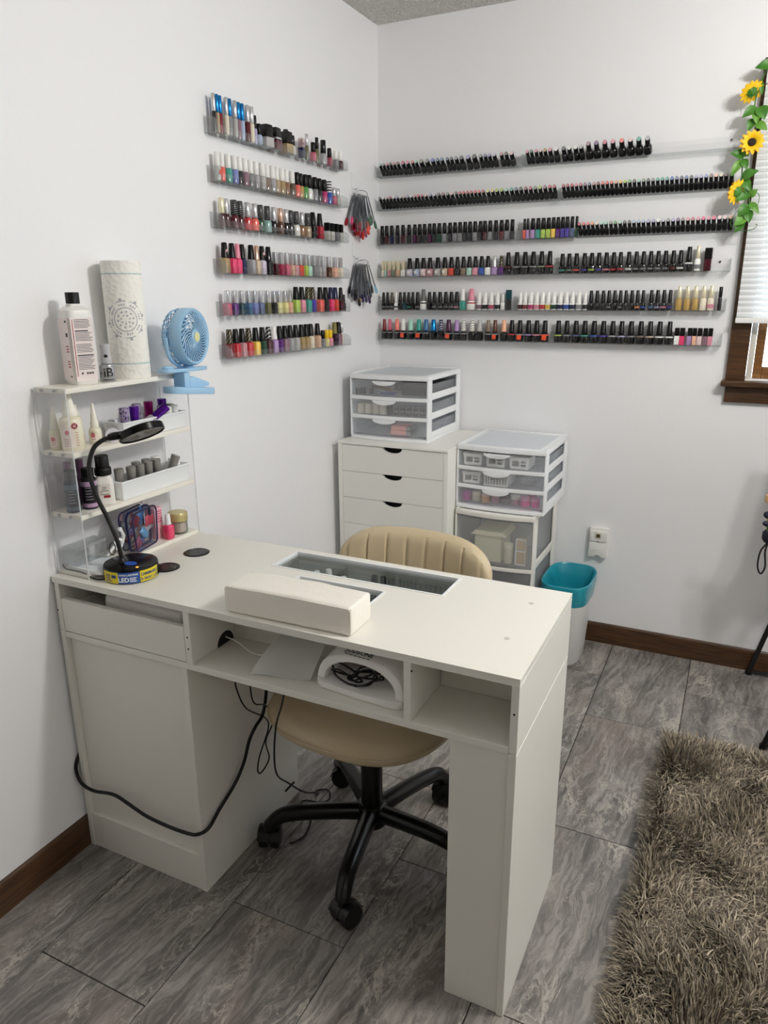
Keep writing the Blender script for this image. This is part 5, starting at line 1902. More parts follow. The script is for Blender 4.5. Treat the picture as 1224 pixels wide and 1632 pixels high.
def bowed(x0, x1, y0, y1, bulge, n=12):
    """plan outline with a front edge (y0) that bows outward"""
    pts = [(x1, y1), (x0, y1)]
    for k in range(n + 1):
        u = k / n
        pts.append((x0 + (x1 - x0) * u, y0 - bulge * (1 - (2 * u - 1) ** 2)))
    return pts

def slab(mb, x0, x1, y0, y1, z0, z1, bulge):
    return mb.prism(bowed(x0, x1, y0, y1, bulge), (0, 0, z0), (1, 0, 0), (0, 1, 0), (0, 0, z1 - z0))

def front_shell(x0, x1, y0, z0, z1, bulge, th, n=12):
    """curved front sheet"""
    o = [(x0 + (x1 - x0) * k / n, y0 - bulge * (1 - (2 * k / n - 1) ** 2)) for k in range(n + 1)]
    poly = o + [(x, y + th) for x, y in reversed(o)]
    return MB().prism(poly, (0, 0, z0), (1, 0, 0), (0, 1, 0), (0, 0, z1 - z0))

def drawer_tower(name, label, x0, x1, y0, y1, z0, z1, n, bulge, frame, rail, handle=True, post=.042):
    t = thing(name, label, 'drawer tower', ((x0 + x1) / 2, (y0 + y1) / 2, z0))
    top = slab(MB(), x0, x1, y0, y1, z1 - .022, z1 - .004, bulge).build('top_panel', frame, t, bevel=.003)
    # raised rim round a slightly sunken top
    rim = MB()
    for a in ((x0, x0 + .012, y0 + .004, y1), (x1 - .012, x1, y0 + .004, y1)):
        rim.box(a[0], a[1], a[2], a[3], z1 - .0038, z1)
    rim.box(x0 + .0122, x1 - .0122, y1 - .012, y1, z1 - .0038, z1)
    rim.build('top_rim', frame, top, bevel=.0012)
    MB().box(x0 + .030, x1 - .030, y0 + .020, y1 - .030, z1 - .0039, z1 - .0034).build('top_inset', mat('top_inset', '#d9dee4', 0.45), top)
    slab(MB(), x0, x1, y0, y1, z0 + .0004, z0 + .014, bulge).build('base_panel', frame, t, bevel=.003)
    H = (z1 - .022 - z0 - .014) / n
    for sx in (x0, x1 - .006):
        MB().box(sx, sx + .006, y0, y0 + post, z0 + .0142, z1 - .0222).build('side_post', frame, t, bevel=.001)
        MB().box(sx, sx + .006, y1 - post, y1, z0 + .0142, z1 - .0222).build('side_post', frame, t, bevel=.001)
        for k in range(n):
            zz = z0 + .014 + H * k
            MB().box(sx, sx + .006, y0 + post + .0002, y1 - post - .0002, zz + .0004, zz + rail).build('side_rail', frame, t, bevel=.0008)
    MB().box(x0 + .0065, x1 - .0065, y1 - .004, y1 - .001, z0 + .0145, z1 - .0225).build('back_panel', frame, t)
    for k in range(n):
        zz = z0 + .014 + H * k
        d = bpy.data.objects.new('drawer', None)
        COL.objects.link(d)
        d.parent = t
        ORIG[d.name] = ORIG[t.name]
        if k > 0:
            front_shell(x0 + .0005, x1 - .0005, y0 - .0005, zz - .004, zz + .0095, bulge, .010).build('drawer_rail', frame, d, bevel=.001)
        else:
            pass
        front_shell(x0 + .008, x1 - .008, y0 + .002, zz + .0100, zz + H - .0045, bulge, .0016).build('drawer_front', FROSTY, d)
        bx = MB()
        bx.box(x0 + .009, x0 + .0104, y0 + .006, y1 - .008, zz + .0100, zz + H - .016)
        bx.box(x1 - .0104, x1 - .009, y0 + .006, y1 - .008, zz + .0100, zz + H - .016)
        bx.box(x0 + .0106, x1 - .0106, y1 - .0094, y1 - .008, zz + .0100, zz + H - .016)
        bx.box(x0 + .0106, x1 - .0106, y0 + .006, y1 - .0096, zz + .0088, zz + .0100)
        bx.build('drawer_walls', FROSTD, d, smooth=False)
        if handle:
            cx, w = x0 + (x1 - x0) * .47, (x1 - x0) * .15
            hp = [(cx - w, 0)] + [(cx + w * math.cos(a), -.017 * math.sin(a)) for a in [math.pi - math.pi * q / 14 for q in range(1, 14)]] + [(cx + w, 0)]
            yy = y0 + .0005 - bulge * .97
            MB().prism(hp, (0, yy - .008, zz + H - .0045), (1, 0, 0), (0, 0, 1), (0, .0078, 0)).build('handle', frame, d, bevel=.0012)
    return H

def build_cabinet():
    x0, x1, yf, yb, zt = .033, .503, -.452, -.020, .871
    t = thing('drawer_cabinet', 'white six drawer cabinet with half moon finger cutouts in the corner', 'cabinet', ((x0 + x1) / 2, (yf + yb) / 2, 0))
    MB().box(x0 - .002, x1 + .002, yf - .004, yb, zt - .010, zt).build('cabinet_top', LAMC, t, bevel=.003)
    MB().box(x0, x0 + .018, yf, yb, .0, zt - .0103).build('side_panel', LAMC, t, bevel=.001)
    MB().box(x1 - .018, x1, yf, yb, .0, zt - .0103).build('side_panel', LAMC, t, bevel=.001)
    MB().box(x0 + .0183, x1 - .0183, yb - .008, yb, .0, zt - .0103).build('back_panel', LAMC, t)
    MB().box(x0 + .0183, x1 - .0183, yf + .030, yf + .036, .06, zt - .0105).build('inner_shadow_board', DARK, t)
    MB().box(x0 + .0183, x1 - .0183, yf + .012, yf + .028, .0, .098).build('plinth', LAMC, t)
    zt2 = .8600
    step = .1085
    for k in range(7):
        z1 = zt2 - step * k - .0008
        z0 = zt2 - step * (k + 1) + .0008
        if z0 < .098:
            break
        a, b = x0 + .0190, x1 - .0190
        cx = (a + b) / 2 + .004
        w = .042
        poly = [(a, z0), (b, z0), (b, z1)] + [(cx + w * math.cos(q), z1 - .0215 * math.sin(q) ** 1.0) for q in [math.pi * i / 14 for i in range(15)]] + [(a, z1)]
        # trapezoid-soft half moon
        MB().prism(poly, (0, yf + .0005, 0), (1, 0, 0), (0, 0, 1), (0, .016, 0)).build('drawer_front', LAMC, t, bevel=.0006, bseg=1, smooth=False)

def box_thing(name, label, cat, m, x0, x1, y0, y1, z0, z1, part='body', group=None, bevel=.001):
    t = thing(name, label, cat, ((x0 + x1) / 2, (y0 + y1) / 2, z0), group=group)
    MB().box(x0, x1, y0, y1, z0, z1).build(part, m, t, bevel=bevel)
    return t

def mini_jar(name, label, c, r, h, body, lidm, group, lh=.012):
    z = c[2]
    t = thing(name, label, 'jar', c, group=group)
    MB().lathe([(r - .001, z), (r, z + .0015), (r, z + h)], c[:2] + (0,), 18).build('pot', body, t)
    MB().lathe([(r + .0006, z + h + .0002), (r + .0006, z + h + lh - .001), (r - .001, z + h + lh)], c[:2] + (0,), 18).build('lid', lidm, t)
    return t

def small_basket(x0, x1, y0, y1, z0, h, label, slatted):
    t = thing('small_basket', label, 'basket', ((x0 + x1) / 2, (y0 + y1) / 2, z0), group='small white baskets in the drawer tower')
    m = mat('basket_plastic', '#f4f4f2', 0.4)
    fl = .006
    # floor, back and sides, tapered
    tray = MB()
    tray.box(x0 + fl, x1 - fl, y0 + fl, y1 - fl, z0, z0 + .002)
    tray.build('basket_floor', m, t)
    MB().box(x0 - .001, x1 + .001, y0 - .002, y0 + .003, z0 + h - .006, z0 + h).build('rim', m, t, bevel=.001)
    MB().box(x0 - .001, x1 + .001, y1 - .003, y1 + .002, z0 + h - .006, z0 + h).build('rim', m, t, bevel=.001)
    for xs in ((x0 - .001, x0 + .003), (x1 - .003, x1 + .001)):
        MB().box(xs[0], xs[1], y0 + .0032, y1 - .0032, z0 + h - .006, z0 + h).build('rim', m, t, bevel=.001)
    for s, xa in ((1, x0), (-1, x1)):
        MB().add([(xa + s * fl, y0 + fl, z0 + .002), (xa + s * fl, y1 - fl, z0 + .002), (xa, y1, z0 + h - .006), (xa, y0, z0 + h - .006),
                  (xa + s * (fl + .0015), y0 + fl, z0 + .002), (xa + s * (fl + .0015), y1 - fl, z0 + .002), (xa + s * .0015, y1, z0 + h - .006), (xa + s * .0015, y0, z0 + h - .006)],
                 [(0, 1, 2, 3), (7, 6, 5, 4), (0, 4, 5, 1), (1, 5, 6, 2), (2, 6, 7, 3), (3, 7, 4, 0)]).build('side_wall', m, t, smooth=False)
    MB().box(x0 + .002, x1 - .002, y1 - .004, y1 - .0025, z0 + .002, z0 + h - .0062).build('back_wall', m, t)
    if slatted:
        n = 9
        for k in range(n):
            a = x0 + .004 + (x1 - x0 - .011) * k / (n - 1)
            MB().box(a, a + .0035, y0 + .0005, y0 + .002, z0 + .0022, z0 + h - .0062).build('slat', m, t)
        MB().box(x0 + .003, x1 - .003, y0, y0 + .0025, z0 + .0002, z0 + .006).build('bottom_bar', m, t)
    else:
        w = x1 - x0
        f = MB()
        for a, b, c, d in ((.0, .12, .1, 1.), (.88, 1., .1, 1.), (.12, .88, .08, .26), (.12, .88, .72, .88), (.50, .58, .26, .72), (.58, .88, .46, .54)):
            MB().box(x0 + .003 + (w - .006) * a, x0 + .003 + (w - .006) * b, y0 + .0005, y0 + .002, z0 + h * c, z0 + min(h * d, h - .0062)).build('front_bar', m, t)
    return t

def build_storage():
    build_cabinet()
    A = (.050, .387, -.372, -.018, .8713, 1.132)
    H = drawer_tower('drawer_tower', 'white three drawer desktop unit standing on the drawer cabinet', *A, 3, .016, FRAME, .026)
    zb = [A[4] + .014 + H * k + .0104 for k in range(3)]
    y = A[2]
    # top drawer: brushes, pens, dark pots, black pouch
    box_thing('black_case', 'black case filling far half of top drawer of tower on cabinet', 'case', mat('dark_case', '#23252a', 0.6), .215, .375, y + .060, y + .30, zb[2], zb[2] + .045, bevel=.004)
    for k, (xx, c, nm) in enumerate(((.068, '#2a2a2e', 'black'), (.084, '#303036', 'charcoal'), (.112, '#26262a', 'near black'))):
        mini_jar('small_pot', '%s small pot with silver lid in top drawer above cabinet' % nm, (xx + .004, y + .030 + .012 * k, zb[2]), .0095, .022, mat('pot_' + nm.replace(' ', '_'), c, 0.4), STEEL, 'small dark pots in the top drawer', .004)
    for k, (xa, xb, ya, zz, c, nm) in enumerate(((.130, .245, .020, .034, '#8a6a4a', 'brown handled'), (.140, .250, .032, .040, '#9a7a58', 'tan handled'), (.150, .258, .044, .030, '#6a6460', 'grey handled'), (.175, .262, .010, .010, '#2c3a9c', 'blue'), (.190, .268, .020, .018, '#6c6cb0', 'lavender'))):
        t = thing('nail_brush', '%s brush lying in top drawer of tower on cabinet' % nm, 'brush', (xa, y + ya, zb[2]), group='brushes in the top drawer')
        MB().tube([(xa, y + ya + .012, zb[2] + zz), (xb - .02, y + ya, zb[2] + zz * .45 + .003)], [.0030, .0034], 8).build('brush_handle', mat('handle_' + nm.replace(' ', '_'), c, 0.4), t)
        MB().tube([(xb - .0198, y + ya, zb[2] + zz * .45 + .003), (xb, y + ya - .001, zb[2] + zz * .35 + .003)], [.0036, .0030], 8).build('ferrule', CHROME, t)
    # middle drawer: four white tape rolls and small dark bottles
    for k in range(4):
        xx = .0815 + k * .0335
        c = (xx, y + .034, zb[1])
        t = thing('tape_roll', 'white tape roll, %s of four in middle drawer above cabinet' % ORD[k], 'tape roll', c, group='white tape rolls')
        MB().lathe([(.008, zb[1]), (.0150, zb[1]), (.0150, zb[1] + .038), (.008, zb[1] + .038), (.008, zb[1])], (c[0], c[1], 0), 22, cap=False).build('tape', mat('cream_tape', '#f2ecdc', 0.6), t)
        MB().lathe([(.0065, zb[1]), (.0078, zb[1]), (.0078, zb[1] + .0378), (.0065, zb[1] + .0378), (.0065, zb[1])], (c[0], c[1], 0), 18, cap=False).build('core', mat('cardboard_core', '#a89a80', 0.7), t)
    mini_jar('small_pot', 'matt black pot beside the tape rolls in middle drawer', (.2115, y + .032, zb[1]), .011, .026, mat('matt_black_pot', '#1c1c20', 0.5), BLACK, None, .010)
    for k in range(5):
        for j in range(2):
            mini_jar('glitter_pot', 'small clear glitter pot, %s column, %s, in middle drawer above cabinet' % (ORD[k], ('on the bottom', 'stacked on top')[j]),
                     (.240 + k * .0275, y + .030, zb[1] + j * .0202), .0105, .012, mat('smoke_glitter', '#5c585c', 0.15, metal=0.4), mat('smoke_lid', '#86868a', 0.2, coat=0.4), 'glitter pots in the middle drawer', .008)
    # bottom drawer: two pink boxes and silver tools
    for j in range(2):
        t = thing('pink_box', 'flat pink box in lowest drawer above cabinet, %s of two' % ('under', 'top')[j], 'box', (.255, y + .030, zb[0] + .012 * j), group='flat pink boxes')
        MB().box(.222 + .002 * j, .288, y + .014, y + .085, zb[0] + .0182 * j, zb[0] + .0182 * j + .0165).build('carton', mat('salmon_carton', '#eda6a0', 0.5), t, bevel=.001)
        MB().box(.2883, .308, y + .016, y + .083, zb[0] + .0182 * j + .001, zb[0] + .0182 * j + .0155).build('silver_end', STEEL, t, bevel=.001)
    box_thing('clear_case', 'clear case in near half of lowest drawer above cabinet', 'case', FROSTD, .070, .205, y + .012, y + .12, zb[0], zb[0] + .045)
    # ---- tower on the floor and the unit standing on it
    Cc = (.512, .826, -.385, -.020, .0, .634)
    t = drawer_tower('drawer_tower', 'tall cream drawer tower on floor with large frosted drawers', *Cc, 3, .022, FRAMEC, .030, handle=False, post=.05)
    HC = t
    zc = Cc[4] + .014 + HC * 2 + .0104
    yc = Cc[2]
    cr = mat('cream_carton', '#ddd8bc', 0.6)
    box_thing('storage_carton', 'wide cream carton inside upper frosted drawer of floor tower', 'box', cr, .585, .690, yc + .03, yc + .16, zc, zc + .105)
    t = thing('carton_lid', 'flared cream lid sitting on the carton in frosted drawer', 'lid', (.635, yc + .09, zc + .1055))
    MB().prism([(-.070, 0), (.070, 0), (.055, .020), (-.050, .020)], (.640, yc + .022, zc + .1055), (1, 0, 0), (0, 0, 1), (0, .145, 0)).build('lid_body', mat('pale_lid', '#ece6cc', 0.5), t, bevel=.002)
    mini_jar('lotion_bottle', 'cream bottle beside carton in upper frosted drawer', (.716, yc + .05, zc), .018, .062, cr, mat('cream_lid', '#efe9d2', 0.5), None, .016)
    t = thing('wipe_pack', 'upright white framed pack at far end of frosted drawer', 'pack', (.770, yc + .05, zc))
    MB().box(.748, .788, yc + .035, yc + .065, zc, zc + .105).build('pack_body', mat('beige_pack', '#cfb48e', 0.6), t, bevel=.002)
    fr = MB()
    for a in ((.747, .752, zc + .0005, zc + .108), (.784, .789, zc + .0005, zc + .108)):
        fr.box(a[0], a[1], yc + .032, yc + .0345, a[2], a[3])
    fr.box(.7522, .7838, yc + .032, yc + .0345, zc + .102, zc + .108).box(.7522, .7838, yc + .032, yc + .0345, zc + .0005, zc + .006).box(.7522, .7838, yc + .032, yc + .0345, zc + .055, zc + .060)
    fr.build('pack_frame', WHITEP, t)
    zc1 = Cc[4] + .014 + HC + .0104
    box_thing('dark_bag', 'dark grey bag inside middle drawer of floor tower', 'bag', mat('dark_grey_bag', '#3c4048', 0.6), .56, .79, yc + .03, yc + .22, zc1, zc1 + .13, bevel=.015)
    Bb = (.507, .852, -.368, -.022, .6345, .884)
    HB = drawer_tower('drawer_tower', 'white three drawer desktop unit stacked on the floor tower', *Bb, 3, .014, FRAME, .026)
    zz = [Bb[4] + .014 + HB * k + .0104 for k in range(3)]
    yb = Bb[2] + .008
    for k in range(3):
        small_basket(.530 + k * .090, .605 + k * .090, yb, yb + .10, zz[2], .046, 'small white handled basket, %s from corner in top drawer' % ORD[k], False)
    small_basket(.528, .600, yb, yb + .10, zz[1], .046, 'small white handled basket alone in middle drawer', False)
    small_basket(.612, .712, yb - .003, yb + .10, zz[1], .050, 'white basket with upright slats in middle drawer', True)
    # crumpled clear bag
    rnd = random.Random(5)
    mb = MB()
    vs = []
    nu, nv = 14, 9
    for i in range(nu):
        for j in range(nv):
            a, b = 2 * math.pi * i / nu, math.pi * j / (nv - 1)
            r = 1 + rnd.uniform(-.22, .22)
            vs.append((.768 + .036 * math.sin(b) * math.cos(a) * r, yb + .045 + .026 * math.sin(b) * math.sin(a) * r, zz[1] + .020 - .019 * math.cos(b) * (1 + rnd.uniform(-.1, .1))))
    fs = [(i * nv + j, ((i + 1) % nu) * nv + j, ((i + 1) % nu) * nv + j + 1, i * nv + j + 1) for i in range(nu) for j in range(nv - 1)]
    tag(mb.add(vs, fs).build('plastic_bag', clear_mat('crinkled_bag', '#eceff2', 0.3, rough=0.15, haze=0.3, hazecol='#eef0f2'), smooth=False), 'crumpled clear plastic bag in middle drawer beside slatted basket', 'bag')
    jars = [('magenta pot', '#b03a9c', '#b040a0'), ('cream lidded pale pot', '#d8d2c0', '#f0ead8'), ('peach pot with cream lid', '#e0a878', '#f2dcc8'), ('mauve pot with pink lid', '#b07c9c', '#e8c8d0'), ('grey pot with black lid', '#6c6c70', '#1a1a1c'), ('dusky pot with white lid', '#a06c84', '#f2f0ec'), ('hot pink pot with clear lid', '#d8308c', '#d88ab4'), ('bright magenta pot at the far end', '#d02490', '#d878b0')]
    for k, (nm, c1, c2) in enumerate(jars):
        mini_jar('powder_pot', '%s in lowest drawer of stacked unit' % nm, (.541 + k * .0385, yb + .024 + .004 * (k % 2), zz[0]), .0170, .022, mat('powder_%d' % k, c1, 0.3), mat('powder_lid_%d' % k, c2, 0.3), 'powder pots in the lowest drawer', .014)
    mini_jar('powder_pot', 'pink pot with clear lid behind the hot pink pot in lowest drawer', (.788, yb + .064, zz[0]), .0165, .036, mat('powder_9', '#c85c94', 0.3), mat('powder_lid_9', '#e4b4c8', 0.3), 'powder pots in the lowest drawer', .014)

def build_bin():
    cx, cy = .924, -.168
    t = thing('waste_bin', 'tall white waste bin with teal liner beside the baseboard', 'waste bin', (cx, cy, 0))
    W = mat('bin_white', '#e3e3e1', 0.38)
    def ring(a, b, z, pw=3.4, n=40, wob=0.0):
        o = []
        for k in range(n):
            q = 2 * math.pi * (k + .5) / n
            ca, sa = math.cos(q), math.sin(q)
            d = (abs(ca) ** pw + abs(sa) ** pw) ** (-1 / pw)
            w = 1 + wob * math.sin(q * 9 + z * 70) + wob * .6 * math.sin(q * 17 + 1)
            o.append((cx + a * d * ca * w, cy + b * d * sa * w, z))
        return o
    def skin(rings, close_bottom=False):
        n = len(rings[0])
        vs = [p for r in rings for p in r]
        fs = [(i * n + k, i * n + (k + 1) % n, (i + 1) * n + (k + 1) % n, (i + 1) * n + k) for i in range(len(rings) - 1) for k in range(n)]
        if close_bottom:
            fs.append(tuple(range(n - 1, -1, -1)))
        return MB().add(vs, fs)
    skin([ring(.066, .108, .0005), ring(.070, .112, .006), ring(.092, .142, .340), ring(.090, .140, .340), ring(.070, .112, .010), ring(.06, .100, .008)], True).build('bin_body', W, t)
    teal = bpy.data.materials.new('teal_liner')
    teal.use_nodes = True
    b = teal.node_tree.nodes['Principled BSDF']
    b.inputs['Base Color'].default_value = hx('#1f93a6')
    b.inputs['Roughness'].default_value = 0.28
    b.inputs['Coat Weight'].default_value = 0.3
    b.inputs['Transmission Weight'].default_value = 0.0
    w = .012
    lin_ = skin([ring(.0905, .1360, .262, wob=.006), ring(.0950, .1435, .290, wob=.012), ring(.0970, .1470, .322, wob=.012), ring(.0980, .1490, .339, wob=.005), ring(.0965, .1475, .3450, wob=.003), ring(.0930, .1430, .3462, wob=.003),
                 ring(.0885, .1385, .340, wob=.004), ring(.083, .130, .27, wob=.012), ring(.068, .110, .17, wob=.03), ring(.045, .075, .09, wob=.05), ring(.01, .01, .07)])
    lin_.build('liner', teal, t)
def build_wall_box():
    t = thing('wall_socket_box', 'white surface mounted phone socket box on back wall above bin', 'wall socket', (1.0025, -.012, .447))
    M = mat('socket_white', '#eceae6', 0.4)
    x0, x1, z0, z1 = .964, 1.041, .386, .509
    MB().box(x0, x1, -.018, -.0005, z0 + .004, z1).build('back_box', M, t, bevel=.003)
    MB().box(x0 + .004, x1 - .004, -.027, -.0182, .452, z1 - .012).build('upper_cover', M, t, bevel=.002)
    MB().prism([(x0 + .002, z0), (.993, z0), (.993, z0 + .008), (1.012, z0 + .008), (1.012, z0), (x1 - .002, z0), (x1 - .004, .449), (x0 + .004, .449)], (0, -.027, 0), (1, 0, 0), (0, 0, 1), (0, .0088, 0)).build('lower_cover', M, t, bevel=.002)
    MB().box(.990, 1.015, -.0295, -.0272, .468, .493).build('jack_frame', mat('jack_frame', '#dcd6c6', 0.5), t, bevel=.001)
    MB().box(.995, 1.009, -.0302, -.0297, .472, .486).build('jack_hole', mat('jack_dark', '#2c2416', 0.6), t)
    MB().box(1.0005, 1.005, -.0306, -.0303, .476, .482).build('jack_pins', mat('jack_brass', '#b08c3a', 0.4, metal=0.6), t)
    MB().cyl((1.0025, -.0278, .4545), .0022, .0010, axis=(0, 1, 0), seg=10).build('screw', DARK, t)
    arc = [(1.0025 + .028 * math.cos(a), .400 + .020 * math.sin(a)) for a in [math.pi * k / 12 for k in range(13)]]
    MB().tube([(x, -.0272, z) for x, z in arc], .0009, 6).build('moulded_arc', M, t)
    arc = [(1.0025 + .030 * math.cos(a), .474 - .016 * math.sin(a)) for a in [math.pi * k / 12 for k in range(13)]]
    MB().tube([(x, -.0272, z) for x, z in arc], .0009, 6).build('moulded_arc', M, t)

# ------------------------------------------------------------------ the chair behind the desk
def build_chair():
    cx, cy = .700, -1.488
    t = thing('office_chair', 'beige vinyl swivel chair with channelled back and black five star base', 'office chair', (cx, cy, 0))
    BM = mat('black_steel', '#080809', 0.28, spec=0.3, coat=0.1)
    for k in range(5):
        a = math.radians(-78 + 72 * k)
        d = Vector((math.cos(a), math.sin(a), 0))
        path = spline([Vector((cx, cy, .108)) + d * .030, Vector((cx, cy, .112)) + d * .11, Vector((cx, cy, .112)) + d * .190, Vector((cx, cy, .104)) + d * .240, Vector((cx, cy, .080)) + d * .268, Vector((cx, cy, .068)) + d * .276], 5)
        n = len(path)
        MB().tube(path, [.0240 - .0062 * i / (n - 1) for i in range(n)], 12).build('base_arm', BM, t)
        cc = Vector((cx, cy, 0)) + d * .276
        cs = bpy.data.objects.new('caster', None)
        COL.objects.link(cs)
        cs.parent = t
        ORIG[cs.name] = ORIG[t.name]
        ax = Vector((math.cos(a + 1.0 + .5 * k), math.sin(a + 1.0 + .5 * k), 0))
        fwd = Vector((-ax.y, ax.x, 0)) * .012
        for s in (-1, 1):
            MB().lathe([(.012, -.011), (.0280, -.010), (.0298, 0), (.0280, .010), (.012, .011)], cc + fwd + ax * (s * .0165) + Vector((0, 0, .0300)), 20, axis=ax).build('wheel', BLACK, cs)
        # hood between the wheels
        hood = MB()
        pl = [(.0345 * math.cos(q), .0345 * math.sin(q)) for q in [math.radians(10 + 160 * i / 12) for i in range(13)]] + [(-.012, .004), (.012, .004)]
        hood.prism(pl, cc + fwd - ax * .0045 + Vector((0, 0, .0300)), Vector((-ax.y, ax.x, 0)), (0, 0, 1), ax * .0090)
        hood.build('hood', BLACK, cs)
        for s in (-1, 1):
            cv = MB()
            pc = [(.0330 * math.cos(q), .0330 * math.sin(q)) for q in [math.radians(35 + 130 * i / 10) for i in range(11)]] + [(.0305 * math.cos(q), .0305 * math.sin(q)) for q in [math.radians(165 - 130 * i / 10) for i in range(11)]]
            cv.prism(pc, cc + fwd + ax * (s * .0050) + Vector((0, 0, .0300)), Vector((-ax.y, ax.x, 0)), (0, 0, 1), ax * (s * .0240)).build('wheel_cover', BLACK, cs)
        MB().cyl(cc + Vector((0, 0, .0600)), .0110, .014, seg=14).build('stem', BM, cs)
    MB().lathe([(.034, .070), (.040, .074), (.040, .128), (.034, .134), (.030, .136)], (cx, cy, 0), 28).build('hub', BM, t)
    MB().lathe([(.0285, .1362), (.0285, .290), (.0260, .294)], (cx, cy, 0), 24).build('column_sleeve', BM, t)
    MB().cyl((cx, cy, .2942), .0150, .079, seg=20).build('gas_lift', mat('dark_chrome', '#4a4a4c', 0.2, metal=0.9), t)
    MB().box(cx - .07, cx + .07, cy - .09, cy + .12, .3740, .3980).build('tilt_mechanism', BM, t, bevel=.006)
    # seat cushion: rounded plan, domed top, bellied underside, shallow channels front to back
    nr, na = 14, 64
    hw = .238
    rx = Matrix.Rotation(math.radians(-4), 3, 'Z')
    def plan(a, f):
        ca, sa = math.cos(a), math.sin(a)
        d = (abs(ca) ** 2.7 + abs(sa) ** 2.7) ** (-1 / 2.7)
        return rx @ Vector((hw * d * ca * f, (hw + .002) * d * sa * f, 0))
    top, bot = [], []
    def channel(x):
        s = (x + .28) / .056
        fr = abs(s - round(s))
        return -.0065 * max(0, 1 - fr / .14) ** 1.5
    vs, fs = [], []
    prof = [(0.0, .486, 1), (.25, .486, 1), (.5, .485, 1), (.7, .483, 1), (.84, .478, 1), (.93, .468, .6), (.98, .454, .2), (1.0, .438, 0), (.985, .422, 0), (.93, .410, 0), (.8, .402, 0), (.5, .3985, 0), (.2, .3985, 0)]
    for f, z, c in prof:
        for k in range(na):
            p = plan(2 * math.pi * k / na, max(f, .02))
            vs.append((cx + p.x, cy + .004 + p.y, z + c * channel(p.x)))
    for i in range(len(prof) - 1):
        for k in range(na):
            fs.append((i * na + k, i * na + (k + 1) % na, (i + 1) * na + (k + 1) % na, (i + 1) * na + k))
    fs.append(tuple(range(na - 1, -1, -1)))
    fs.append(tuple((len(prof) - 1) * na + k for k in range(na)))
    MB().add(vs, fs).build('seat', CREAMV, t)
    MB().tube([(cx + plan(2 * math.pi * k / 60, 1.003).x, cy + .004 + plan(2 * math.pi * k / 60, 1.003).y, .438) for k in range(60)], .0022, 6, closed=True).build('seat_piping', CREAMV, t)
    # back rest
    bx, by, W, zt, zb = .690, -1.170, .230, .793, .560
    nu, nv = 90, 22
    def outline(u):
        e = max(0.0, (abs(u) - .40) / .60)
        top_ = zt - .012 * u * u - .085 * (1 - (1 - min(e, 1) ** 2.6) ** .5 if e < 1 else 1)
        bot_ = zb + .050 * (1 - (1 - min(e, 1) ** 2.6) ** .5 if e < 1 else 1)
        return bot_, top_
    def pt(i, j, sgn):
        u = -1 + 2 * i / nu
        v = j / nv
        b0, t0 = outline(u)
        z = b0 + (t0 - b0) * v
        edge = max(0, 1 - abs(u) ** 9) ** .5 * max(0, 1 - abs(2 * v - 1) ** 7) ** .5
        s = (u + 1.125) / .25
        fr = abs(s - round(s))
        ch = .0075 * max(0, 1 - fr / .10) ** 1.3 * (edge ** 2) * (1 if v < .93 else max(0, (1 - v) / .07))
        th = (.004 + .030 * edge) - (ch if sgn < 0 else 0)
        x = bx + u * W
        y = by - .050 * u * u + .022 * (z - .56) / .23 + sgn * th
        return (x, y, z)
    vs = [pt(i, j, -1) for i in range(nu + 1) for j in range(nv + 1)] + [pt(i, j, 1) for i in range(nu + 1) for j in range(nv + 1)]
    m0 = (nu + 1) * (nv + 1)
    q = lambda i, j: i * (nv + 1) + j
    fs = []
    for i in range(nu):
        for j in range(nv):
            fs.append((q(i, j), q(i + 1, j), q(i + 1, j + 1), q(i, j + 1)))
            fs.append((m0 + q(i, j), m0 + q(i, j + 1), m0 + q(i + 1, j + 1), m0 + q(i + 1, j)))
    edge = [q(i, 0) for i in range(nu + 1)] + [q(nu, j) for j in range(1, nv + 1)] + [q(i, nv) for i in range(nu - 1, -1, -1)] + [q(0, j) for j in range(nv - 1, 0, -1)]
    fs += [(edge[i], edge[(i + 1) % len(edge)], m0 + edge[(i + 1) % len(edge)], m0 + edge[i]) for i in range(len(edge))]
    MB().add(vs, fs).build('backrest', CREAMV, t)
    pp = []
    for i in range(0, nu + 1, 2):
        p = pt(i, nv, -1)
        pp.append((p[0] * .985 + bx * .015, p[1] - .010, p[2] - .014))
    MB().tube(pp[2:-2], .0016, 6).build('back_seam', CREAMV, t)
    MB().tube([(bx, by + .050, .62), (bx, by + .060, .54), (bx, by + .040, .42), (bx, by - .03, .388), (bx, cy + .11, .386)], .014, 10).build('back_bracket', BM, t)

build_storage()
build_bin()
build_wall_box()
build_chair()

